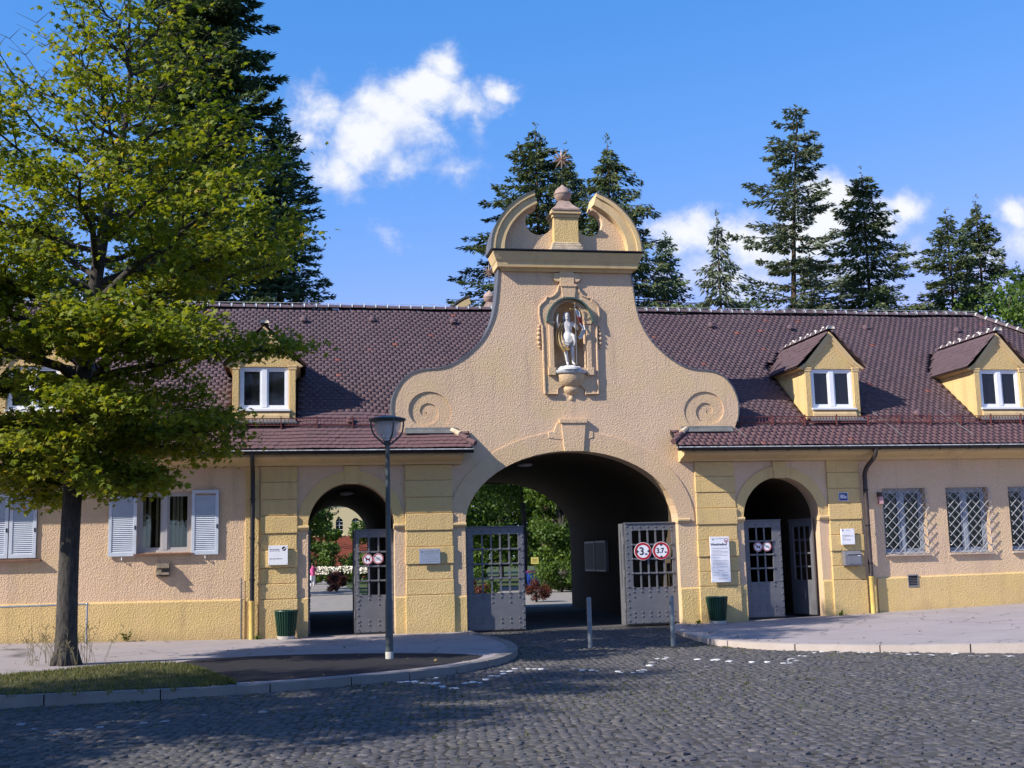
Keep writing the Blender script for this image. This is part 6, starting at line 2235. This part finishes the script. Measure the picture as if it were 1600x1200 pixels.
# ------------------------------------------------------------------ conifers behind the gatehouse
def conifer(x, y, h, rad, label, mat, seed, p=0.85, droop=0.3, zmin=6.0, step=0.5, gap=0.25, dens=1.0, lean=0.0, spray=0.42, up=0.08, bias=(0, 0, 0), hang=0.25, name='spruce_tree'):
    spray, dens = spray * 0.82, dens * 1.45
    rs = np.random.default_rng(seed)
    t = empty(name, (x, y, -0.1), label, 'tree', 'conifers rising behind the roof')
    tr = MB()
    n_ = 10
    tr.tube([(lean * (i / n_) ** 2, 0, h * i / n_) for i in range(n_ + 1)], [max(0.02, 0.30 * (1 - i / n_) + 0.02) * (h / 24) for i in range(n_ + 1)], 8)
    br_pts = []
    P, D, Nn, S, T = [], [], [], [], []
    z = zmin
    while z < h - 0.15:
        f_ = z / h
        R0 = rad * ((1 - f_) ** p) + 0.08
        layer = 1 + gap * math.sin(z * 2.3 + seed) + gap * rs.normal() * 0.5
        nb = max(4, int(rs.integers(6, 9)))
        a0 = rs.random() * 6.283
        for b_ in range(nb):
            az = a0 + 6.283 * b_ / nb + rs.normal() * 0.2
            dv = np.array([math.cos(az), math.sin(az), 0.0])
            L = R0 * min(1.3, max(0.3, layer + rs.normal() * gap)) * (1 + bias[0] * dv[0])
            if rs.random() < gap * 0.25:
                L *= 0.4
            zz = z + rs.normal() * 0.12
            cx = lean * (zz / h) ** 2
            m = 5
            pts = []
            upk = up + 0.5 * max(0, f_ - 0.75)
            for i in range(m):
                s_ = i / (m - 1)
                pts.append((cx + dv[0] * L * s_, dv[1] * L * s_, zz + L * (upk * s_ - droop * s_ * s_ + 0.12 * s_ ** 4)))
            tr.tube(pts, [0.045 * (1 - 0.8 * i / (m - 1)) * (0.4 + L / 6) for i in range(m)], 4, cap=False)
            side = np.array([-dv[1], dv[0], 0.0])
            ns = int(max(6, L * 17 * dens))
            s_ = 0.12 + 0.88 * rs.random(ns) ** 0.8
            lat = (rs.random(ns) - 0.5) * 2 * (0.08 + 0.34 * L * (1 - s_) * (0.35 + 0.65 * s_) * 1.3)
            base = np.stack([cx + dv[0] * L * s_, dv[1] * L * s_, zz + L * (upk * s_ - droop * s_ ** 2 + 0.12 * s_ ** 4)], -1)
            pos = base + side * lat[:, None]
            pos[:, 2] -= np.abs(lat) * 0.25 + rs.random(ns) * hang * 0.5
            dd_ = dv * (0.75 + 0 * s_)[:, None] + side * (np.sign(lat) * 0.55)[:, None] + rs.normal(0, 0.22, (ns, 3))
            dd_[:, 2] += -hang - rs.random(ns) * hang + 0.15 * s_
            P.append(pos); D.append(dd_)
            nn = rs.normal(0, 0.35, (ns, 3)); nn[:, 2] += 1
            Nn.append(nn)
            S.append(rs.uniform(0.65, 1.15, ns) * spray)
            T.append(np.clip(0.4 + rs.normal() * 0.12 + rs.normal(0, 0.2, ns) + 0.25 * (s_ - 0.5), 0, 1))
        z += step * rs.uniform(0.7, 1.2) * (0.65 + 0.5 * (1 - f_))
    # leader
    ns = 34
    zz = h + 0.5 - rs.random(ns) ** 0.8 * 2.0
    lw = 0.10 * (h + 0.5 - zz)
    P.append(np.stack([lean * (zz / h) ** 2 + rs.normal(0, 1, ns) * lw, rs.normal(0, 1, ns) * lw, zz], -1))
    dd_ = rs.normal(0, 0.8, (ns, 3)); dd_[:, 2] = np.abs(dd_[:, 2]) * 0.8 + 0.2
    D.append(dd_); Nn.append(rs.normal(0, 1, (ns, 3))); S.append(np.full(ns, spray * 0.75)); T.append(rs.random(ns))
    P, D, Nn, S, T = (np.concatenate(q) for q in (P, D, Nn, S, T))
    V1, F1 = scatter(P, D, Nn, S, SPRAY, TRI_OVAL, S * 0.30)
    N2 = np.cross(unit(D), Nn) + 0.3 * Nn
    V2, F2 = scatter(P + rs.normal(0, 0.05, P.shape), D + rs.normal(0, 0.25, D.shape), N2, S * 0.85, SPRAY, TRI_OVAL, S * 0.26)
    cloud_mesh('crown', np.concatenate([V1, V2]), np.concatenate([F1, F2 + len(V1)]), mat, np.repeat(np.concatenate([T, T]), 4), t, local=True)
    tr.build('trunk', BARK_C, t, local=True, fix=False, smooth='all')
    return t


conifer(-5.0, 32, 40, 5.3, 'huge dark fir towering behind the maple past the top of the picture', NEEDLE_D, 1, p=0.5, droop=0.18, zmin=9, step=0.58, gap=0.26, dens=1.9, spray=0.55, hang=0.12, name='fir_tree')
conifer(-1.2, 36, 26.4, 3.3, 'narrow fir with upturned branch tips right of the huge dark fir', NEEDLE_D, 2, p=0.42, droop=0.12, zmin=9, step=0.55, gap=0.2, dens=1.3, spray=0.42, up=0.0, hang=0.1, name='fir_tree')
conifer(12.9, 34, 25.4, 7.8, 'spruce rising left of the gable star', NEEDLE, 3, p=0.70, droop=0.28, zmin=9, step=0.55, gap=0.34, dens=1.3, bias=(-0.12, 0, 0))
conifer(15.5, 38, 25.8, 5.0, 'spruce whose tip stands directly behind the gable star', NEEDLE, 4, p=0.75, droop=0.3, zmin=9, step=0.55, gap=0.3, dens=1.25)
conifer(16.75, 33, 24.5, 7.4, 'spruce with hanging twigs rising right of the gable star', NEEDLE, 5, p=0.74, droop=0.3, zmin=9, step=0.56, gap=0.36, dens=1.25, hang=0.45, bias=(0.1, 0, 0))
conifer(21.5, 38, 20.6, 3.6, 'low dark spruce between the gable and the sparse spruce', NEEDLE_D, 6, p=0.7, droop=0.28, zmin=9, step=0.6, gap=0.35)
conifer(21.8, 30, 19.3, 4.6, 'sparse spruce with bare trunk and drooping branches right of the gable', NEEDLE_B, 7, p=0.8, droop=0.42, zmin=8, step=0.7, gap=0.25, dens=1.0, hang=0.5)
conifer(27.2, 34, 27.4, 4.8, 'tallest ragged fir at right with layered branches and leaning tip', NEEDLE_B, 8, p=0.58, droop=0.1, zmin=9, step=0.85, gap=0.5, dens=1.35, lean=1.4, up=0.04, bias=(-0.22, 0, 0), hang=0.18, spray=0.46, name='fir_tree')
conifer(33.4, 36, 24.2, 5.6, 'dense dark spruce right of the tallest ragged fir', NEEDLE, 9, p=0.62, droop=0.2, zmin=9, step=0.58, gap=0.3, dens=1.35)
conifer(30.6, 38, 19.4, 3.4, 'pale thin spruce filling the gap between two tall right trees', NEEDLE, 10, p=0.7, droop=0.3, zmin=9, step=0.7, gap=0.4)
conifer(41.2, 40, 23.0, 5.2, 'left one of the paired spruces near the right edge', NEEDLE, 11, p=0.62, droop=0.2, zmin=9, step=0.6, gap=0.3, dens=1.3)
conifer(44.6, 42, 24.7, 4.6, 'taller pointed spruce of the pair near the right edge', NEEDLE, 12, p=0.7, droop=0.25, zmin=9, step=0.62, gap=0.3, dens=1.3)
conifer(48.0, 43, 20.5, 3.8, 'spruce tip cut by the right edge', NEEDLE, 13, p=0.7, droop=0.3, zmin=9, step=0.65, gap=0.3)
conifer(37.4, 41, 18.6, 3.4, 'small dark spruce poking over the hip end of the roof', NEEDLE_D, 14, p=0.7, droop=0.3, zmin=9, step=0.65, gap=0.3)
conifer(-13.0, 35, 21.0, 5.0, 'dark spruce behind the maple at the left edge', NEEDLE_D, 15, p=0.7, droop=0.25, zmin=8, step=0.65, gap=0.25)


# ------------------------------------------------------------------ broadleaf trees and shrubs
def leafy(name, x, y, z0, rx, ry, rz, n, size, label, mat, seed, cat, trunk=None, group=None, lumps=26, z_floor=0.0):
    rs = np.random.default_rng(seed)
    t = empty(name, (x, y, 0), label, cat, group)
    # clump centres through the crown volume, more near its skin
    d = unit(rs.normal(0, 1, (lumps, 3)))
    r_ = 0.45 + 0.55 * rs.random((lumps, 1)) ** 0.5
    c = d * r_ * np.array([rx, ry, rz]) * rs.uniform(0.75, 1.1, (lumps, 1))
    c[:, 2] += z0 + rz
    k = rs.integers(0, lumps, n)
    cr = min(rx, ry, rz) * rs.uniform(0.26, 0.5, lumps)
    off = unit(rs.normal(0, 1, (n, 3))) * (rs.random((n, 1)) ** 0.4)
    P = c[k] + off * cr[k][:, None] * np.array([1.15, 1.15, 0.8])
    ok_ = P[:, 2] > z_floor + 0.02
    P, off, k = P[ok_], off[ok_], k[ok_]
    n = len(P)
    Nn = off + rs.normal(0, 0.5, (n, 3)) + np.array([0, 0, 0.6])
    D = rs.normal(0, 1, (n, 3)) + np.array([0, 0, -0.4])
    S = rs.uniform(0.7, 1.25, n) * size
    V, F = scatter(P, D, Nn, S, LEAF_OVAL, TRI_OVAL, S * 0.9)
    T = np.clip(0.42 + rs.normal(0, 0.13, lumps)[k] + rs.normal(0, 0.16, n), 0, 1)
    cloud_mesh('crown', V, F, mat, np.repeat(T, 4), t, local=True)
    tb = MB()
    rt = trunk or 0.05
    tb.tube([(0, 0, -0.1), (0.02 * rx, 0, z0 * 0.5 + 0.1), (0, 0, z0 + rz * 0.9)], [rt * 1.15, rt, rt * 0.5], 9)
    for i in range(min(lumps, 14)):
        q = Vector(c[i])
        b0 = Vector((0, 0, max(0.05, min(q.z * 0.75, z0 + rz * 0.7))))
        tb.tube([b0, b0.lerp(q, 0.5) + Vector((0, 0, 0.05 * rz)), q], [rt * 0.4, rt * 0.25, rt * 0.1], 5, cap=False)
    tb.build('trunk', BARK, t, local=True, fix=False, smooth='all')
    return t


GT = 'leafy trees and shrubs in the garden'
leafy('broadleaf_tree', 38.0, 31, 5.0, 4.4, 3.5, 5.75, 9500, 0.27, 'round leafy tree showing over the hip end of the roof', BROAD, 31, 'tree', 0.3, GT, 40)
leafy('broadleaf_tree', 45.5, 36, 6.0, 4.8, 3.5, 6.3, 9000, 0.30, 'leafy tree at the right edge behind the roof end', BROAD, 32, 'tree', 0.3, GT, 36)
leafy('broadleaf_tree', 29.6, 31, 5.0, 2.8, 2.5, 4.9, 5000, 0.27, 'low leafy crown just above the ridge below the tallest fir', BROAD, 33, 'tree', 0.25, GT, 30)
leafy('broadleaf_tree', 24.5, 34, 5.0, 2.6, 2.5, 5.1, 4500, 0.27, 'low leafy crown above the ridge right of the sparse spruce', BROAD, 34, 'tree', 0.25, GT, 30)
# seen through the wide archway
leafy('broadleaf_tree', 12.9, 41, 4.6, 5.5, 4.5, 4.6, 12000, 0.26, 'garden tree with a straight bare trunk seen through the wide archway', BROAD, 41, 'tree', 0.15, GT, 44)
leafy('ivy_clad_tree', 13.1, 31, 0.0, 1.75, 1.5, 4.3, 13000, 0.20, 'sunlit leafy wall of green at right in the archway view', BROAD, 42, 'tree', 0.3, GT, 60)
leafy('broadleaf_tree', 9.6, 52, 1.2, 5.0, 3.5, 5.2, 12000, 0.28, 'shaded leafy tree at left in the archway view', BROAD, 43, 'tree', 0.3, GT, 44)
leafy('broadleaf_tree', 22.5, 56, 1.0, 5.5, 3.5, 6.0, 9000, 0.30, 'leafy tree far back at right behind the archway', BROAD, 44, 'tree', 0.3, GT, 40)
leafy('shrub', 12.3, 28.0, 0.0, 1.5, 1.2, 0.95, 5200, 0.13, 'round green shrub beside the path in the archway view', BROAD, 45, 'shrub', 0.05, GT, 26)
leafy('shrub', 14.6, 30.5, 0.0, 1.9, 1.4, 1.1, 5200, 0.14, 'broad green shrub right of the round one behind the archway', BROAD, 48, 'shrub', 0.05, GT, 26)
leafy('shrub', 8.85, 16.7, 0.0, 0.62, 0.5, 0.42, 2600, 0.07, 'reddish brown shrub below the yellow notice in the archway view', BUSHRED, 46, 'shrub', 0.03, GT, 18)
leafy('shrub', 7.4, 24.0, 0.0, 1.8, 1.1, 0.6, 4200, 0.11, 'low green shrub seen through the bars of the left main gate', BROAD, 47, 'shrub', 0.03, GT, 22)
leafy('shrub', 6.4, 20.0, 0.0, 1.2, 0.7, 0.42, 2400, 0.08, 'low reddish shrub seen through the bars of the left main gate', BUSHRED, 49, 'shrub', 0.03, GT, 18)
for (x, y, z0, rx, rz, n, sd, lab) in ((18.8, 73, 0.6, 4.6, 5.2, 8000, 71, 'dark tree behind the bare trunk in the archway view'), (15.6, 66, 0.3, 5.0, 5.2, 9000, 72, 'dark tree closing the view in the middle of the wide archway'), (13.2, 76, 0.3, 5.0, 6.0, 9000, 73, 'far dark tree between the garden trees behind the archway'), (21.0, 68, 0.3, 6.0, 6.5, 9000, 74, 'far leafy tree at right behind the sunlit green wall')):
    leafy('broadleaf_tree', x, y, z0, rx, 2.6, rz, n, 0.34, lab, BROAD, sd, 'tree', 0.22, GT, 46)
# seen through the left arch
leafy('broadleaf_tree', -0.9, 46, 2.2, 3.1, 2.2, 3.0, 9000, 0.22, 'dark overhanging tree in the left arch view', BROAD, 51, 'tree', 0.22, GT, 36)
leafy('shrub', 0.9, 64, 0.0, 2.6, 1.4, 1.7, 5000, 0.2, 'tall dark shrub behind the woman in the left arch view', BROAD, 52, 'shrub', 0.06, GT, 30)
leafy('shrub', 4.6, 70, 0.0, 2.2, 1.2, 1.2, 4000, 0.2, 'green shrub under the red wall in the left arch view', BROAD, 53, 'shrub', 0.06, GT, 26)
for i, (x, y, lab) in enumerate(((1.95, 40, 'dark red shrub edging the left path, nearest of three'), (2.1, 44, 'dark red shrub edging the left path, middle of three'), (2.2, 49, 'dark red shrub edging the left path, farthest of three'))):
    leafy('shrub', x, y, 0.0, 0.6, 0.7, 0.5, 2000, 0.10, lab, BUSHRED, 54 + i, 'shrub', 0.03, 'red shrubs along the left path', 16)
fb = leafy('flower_bed', 3.1, 62, 0.0, 2.6, 0.7, 0.55, 3600, 0.14, 'bed of cream flowers across the end of the left path', BROAD, 58, 'flower bed', 0.03, None, 26)
rs = np.random.default_rng(5)
nfl = 700
Pf = np.stack([rs.uniform(-2.6, 2.6, nfl), rs.uniform(-0.8, 0.4, nfl), rs.uniform(0.75, 1.3, nfl)], -1)
V, F = scatter(Pf, rs.normal(0, 1, (nfl, 3)), rs.normal(0, 0.5, (nfl, 3)) + np.array([0, -1, 0.5]), np.full(nfl, 0.13), LEAF_OVAL * np.array([1.5, 1, 1]), TRI_OVAL)
cloud_mesh('blossom', V, F, FLOWERW, np.ones(len(V)), fb, 'stuff', local=True)


# hedge mass that closes the garden
hv = leafy('hedge', 10, 78, 0.0, 26, 2.0, 2.6, 12000, 0.45, 'long dark hedge closing the garden behind the archways', BROAD, 60, 'hedge', 0.1, None, 90)


# weeds at the foot of the walls and dry stalks by the maple
def weed(x, y, z, h, n, label, seed):
    rs_ = random.Random(seed)
    t = empty('weed', (x, y, z), label, 'weed', 'weeds at the foot of the walls')
    V, F, T = [], [], []
    st = MB()
    for k in range(n):
        a = rs_.random() * 6.283
        L = h * rs_.uniform(0.5, 1.0)
        e_ = Vector((math.cos(a) * L * 0.5, -abs(math.sin(a)) * L * 0.4, L * 0.85))
        st.tube([(0, 0, -0.01), e_ * 0.5 + Vector((0, 0, 0.1 * L)), e_], [0.004, 0.003, 0.0015], 4, cap=False)
        for j in range(9):
            q = e_ * (0.3 + 0.75 * rs_.random()) + Vector((rs_.gauss(0, 0.02), rs_.gauss(0, 0.02), rs_.gauss(0, 0.02)))
            v_, f_ = scatter(np.array([q]), np.array([[math.cos(a) + rs_.gauss(0, 0.5), -0.3 + rs_.gauss(0, 0.5), 0.3]]), np.array([[rs_.gauss(0, 0.3), -0.4, 1.0]]), np.array([rs_.uniform(0.04, 0.075)]), LEAF_OVAL, TRI_OVAL)
            o = len(V)
            V += [tuple(p) for p in v_]
            F += [tuple(o + i for i in f_[0])]
            T += [0.5 + rs_.gauss(0, 0.2)] * 4
    cloud_mesh('leaves', V, F, BROAD, T, t, local=True)
    st.build('stem', BROAD, t, local=True, fix=False)


weed(-3.88, -0.13, pave_z(-3.88), 0.27, 9, 'bright green weed against the plinth below the shuttered window', 1)
weed(-5.05, -0.16, pave_z(-5.05), 0.2, 7, 'small weed at the foot of the handrail post', 2)
weed(13.3, -0.16, pave_z(13.3), 0.10, 6, 'tiny weed at the foot of the rightmost pier', 3)
weed(9.55, -0.2, 0.0, 0.10, 5, 'tiny weed at the kerb end beside the right main gate', 4)
weed(-1.0, -0.2, 0.0, 0.08, 5, 'tiny weed at the foot of the left downpipe', 5)
ds = MB()
for k in range(46):
    a = random.random() * 6.283
    r_ = random.uniform(0.28, 0.75)
    x, y = -4.07 + r_ * math.cos(a), -6.25 + r_ * math.sin(a) * 0.8
    h = random.uniform(0.25, 0.75)
    dx, dy = random.gauss(0, 0.14), random.gauss(0, 0.1)
    z = 0.08
    ds.tube([(x, y, z), (x + dx * 0.4, y + dy * 0.4, z + h * 0.6), (x + dx, y + dy, z + h)], [0.004, 0.003, 0.002], 4, cap=False)
    for j in range(3):
        s_ = random.uniform(0.5, 1)
        ds.tube([(x + dx * s_, y + dy * s_, z + h * s_), (x + dx * s_ + random.gauss(0, 0.06), y + dy * s_, z + h * s_ + 0.07)], [0.003, 0.006], 4, cap=False)
o = ds.build('dry_grass', plain('dry_stalk', (0.20, 0.17, 0.08), 0.8, 0.2, var=0.3), kind='stuff', fix=False)

# fallen leaves along the kerbs and on the pavements
rs = np.random.default_rng(77)
Pl = []
for k in range(420):
    if rs.random() < 0.45:
        p = KR2[rs.integers(0, len(KR2) - 1)].lerp(KR2[rs.integers(0, len(KR2) - 1)], 0.0)
        x, y = p.x + rs.normal(0, 0.35), p.y + rs.normal(0, 0.22)
    elif rs.random() < 0.5:
        p = KL2[rs.integers(0, len(KL2) - 1)]
        x, y = p.x + rs.normal(0, 0.3), p.y + rs.normal(0, 0.3)
    else:
        x, y = (rs.uniform(9.5, 20), rs.uniform(-7, -0.3)) if rs.random() < 0.5 else (rs.uniform(-6, 3.5), rs.uniform(-8, -0.2))
    q = np.array([[x, y]])
    onp = in_poly(q, PL)[0] or in_poly(q, PR)[0]
    z = (pave_z(x) + 0.022) if onp else float(road_z(x, y)) + 0.014
    Pl.append((x, y, z))
Pl = np.array(Pl)
V, F = scatter(Pl, np.c_[rs.normal(0, 1, (len(Pl), 2)), rs.normal(0, 0.15, len(Pl))], np.c_[rs.normal(0, 0.25, (len(Pl), 2)), np.ones(len(Pl))], rs.uniform(0.025, 0.055, len(Pl)), LEAF_MAPLE, TRI_MAPLE)
cloud_mesh('fallen_leaves', V, F, leafmat('fallen_leaf', (0.10, 0.06, 0.025), (0.22, 0.16, 0.05), 0.1), np.repeat(rs.random(len(Pl)), len(LEAF_MAPLE)), kind='stuff')

# ------------------------------------------------------------------ garden things far behind
gb = empty('garden_building', (6.0, 92, 0), 'pale yellow building with arched windows and red base seen through the left arch', 'building')
PALE = plain('pale_yellow_render', (0.62, 0.52, 0.30), 0.9, 0.2, var=0.06)
b = lambda m, nm, mt, **k: m.build(nm, mt, gb, local=True, **k)
wins = [-5.6, -4.0, -2.3, -0.7, 0.9, 2.5, 4.1]
holes = [[(wx_ - 0.36, 4.3), (wx_ + 0.36, 4.3)] + [(wx_ + 0.36 * math.cos(a), 5.55 + 0.36 * math.sin(a)) for a in [math.pi * i / 10 for i in range(11)]] for wx_ in wins]
b(MB().prism([[(-9, 4.1), (9, 4.1), (9, 8.6), (-9, 8.6)]] + holes, 0, 0.4), 'wall', PALE)
b(MB().box(-9.1, 9.1, -0.15, 0.4, 0, 4.1), 'base_wall', BRICKRED)
b(MB().box(-9.2, 9.2, -0.3, 0.0, 7.6, 7.85), 'cornice', PALE)
rf = MB().prism([(-0.6, 8.6), (12.4, 8.6), (5.9, 12.5)], -9.6, 9.6, 'x')
b(rf, 'roof', TILE_O)
for wx_ in wins:
    fr = MB()
    fr.box(wx_ - 0.02, wx_ + 0.02, 0.12, 0.16, 4.3, 5.9)
    for zz in (4.3, 4.75, 5.2, 5.55):
        fr.box(wx_ - 0.36, wx_ + 0.36, 0.12, 0.16, zz, zz + 0.04)
    w_ = fr.build('window_frame', WHITE, gb, local=True)
    MB().box(wx_ - 0.38, wx_ + 0.38, 0.18, 0.2, 4.25, 5.95).build('window_pane', GLASS, w_, local=True)
    b(MB().box(wx_ - 0.5, wx_ + 0.5, -0.2, 0.0, 4.12, 4.26), 'window_sill', PALE)

wb = empty('recycling_bin', (12.2, 34.4, 0), 'blue wheeled bin beside the path in the archway view', 'wheeled bin')
b = lambda m, nm, mt, **k: m.build(nm, mt, wb, local=True, **k)
v = [(-0.30, -0.25, 0.1), (0.30, -0.25, 0.1), (0.30, 0.25, 0.1), (-0.30, 0.25, 0.1), (-0.38, -0.33, 0.85), (0.38, -0.33, 0.85), (0.38, 0.33, 0.85), (-0.38, 0.33, 0.85)]
b(MB().add(v, [(0, 3, 2, 1), (4, 5, 6, 7), (0, 1, 5, 4), (1, 2, 6, 5), (2, 3, 7, 6), (3, 0, 4, 7)]), 'bin_body', BIN_BLUE, bevel=0.02)
b(MB().prism([(-0.36, 0.855), (0.36, 0.855), (0.36, 0.89), (0.0, 0.96), (-0.36, 0.89)], -0.40, 0.40, 'x'), 'lid', CLOTH_PINK, bevel=0.01)
for sx in (-1, 1):
    b(MB().tube([(sx * 0.24 - 0.03, 0.22, 0.1), (sx * 0.24 + 0.03, 0.22, 0.1)], 0.1, 12), 'wheel', DARKMETAL)
ys_ = empty('garden_notice', (8.95, 17.4, 0), 'small yellow notice on a thin post in the archway view', 'sign')
MB().tube([(0, 0, -0.05), (0, 0, 1.6)], 0.018, 6).build('post', BARK, ys_, local=True)
MB().box(-0.15, 0.15, -0.03, -0.02, 1.42, 1.68).build('notice_panel', SIGNYEL, ys_, local=True)
for (u, zz) in ((0.20, 1.60), (0.16, 1.55), (0.2, 1.5)):
    MB().box(-u / 2, u / 2, -0.0325, -0.0302, zz - 0.006, zz + 0.006).build('print', INK, ys_, local=True)

# woman walking at the end of the left path
pw = empty('person', (0.72, 54.0, -0.02), 'person in a bright pink top and pale trousers walking on the left path', 'person')
nodes = [((0, 0, 0.88), (0.15, 0.12)), ((0, 0, 1.05), (0.125, 0.10)), ((0, -0.01, 1.24), (0.15, 0.105)), ((0, -0.01, 1.33), (0.07, 0.06)), ((0, -0.02, 1.40), 0.045), ((0, -0.03, 1.49), (0.07, 0.08)), ((0, -0.03, 1.57), (0.055, 0.065)),
         ((-0.09, 0, 0.82), 0.09), ((-0.10, -0.12, 0.46), 0.06), ((-0.10, 0.0, 0.09), 0.04), ((-0.10, -0.13, 0.035), (0.04, 0.03)),
         ((0.09, 0, 0.82), 0.09), ((0.10, 0.05, 0.46), 0.06), ((0.10, 0.28, 0.12), 0.04), ((0.10, 0.20, 0.035), (0.04, 0.03)),
         ((-0.19, -0.01, 1.28), 0.055), ((-0.25, 0.06, 1.03), 0.042), ((-0.25, -0.06, 0.82), 0.032), ((-0.25, -0.09, 0.75), (0.035, 0.02)),
         ((0.19, -0.01, 1.28), 0.055), ((0.25, -0.02, 1.03), 0.042), ((0.25, -0.16, 0.86), 0.032), ((0.25, -0.2, 0.80), (0.035, 0.02))]
edges = [(0, 1), (1, 2), (2, 3), (3, 4), (4, 5), (5, 6), (0, 7), (7, 8), (8, 9), (9, 10), (0, 11), (11, 12), (12, 13), (13, 14), (2, 15), (15, 16), (16, 17), (17, 18), (2, 19), (19, 20), (20, 21), (21, 22)]
skin('person_body', nodes, edges, SKIN, pw)
MB().lathe([(0.17, 0.78), (0.175, 0.95), (0.15, 1.08), (0.185, 1.24), (0.16, 1.34), (0.06, 1.39)], 0, -0.01, 18).build('top', CLOTH_PINK, pw, local=True, smooth=True)
for sx, bend in ((-1, (-0.12, 0.0)), (1, (0.05, 0.26))):
    MB().tube([(sx * 0.09, 0, 0.86), (sx * 0.10, bend[0], 0.46), (sx * 0.10, bend[1], 0.14)], [0.115, 0.085, 0.07], 10).build('trouser_leg', SIGNWHITE, pw, local=True, smooth=True)
    MB().tube([(sx * 0.19, -0.01, 1.3), (sx * 0.235, 0.03, 1.12)], [0.075, 0.062], 10).build('sleeve', CLOTH_PINK, pw, local=True, smooth=True)
MB().sphere((0, 0.0, 1.53), 0.105, 12, 8, 1.1).build('hair', HAIR, pw, local=True, smooth=True)

# turn the lettering into plain meshes
bpy.context.view_layer.update()
dg = bpy.context.evaluated_depsgraph_get()
for o in [o for o in col.objects if o.type == 'FONT']:
    me = bpy.data.meshes.new_from_object(o.evaluated_get(dg))
    n_ = o.name
    o2 = bpy.data.objects.new('lettering', me)
    col.objects.link(o2)
    o2.parent = o.parent
    o2.location, o2.rotation_euler, o2.scale = o.location, o.rotation_euler, o.scale
    bpy.data.objects.remove(o)
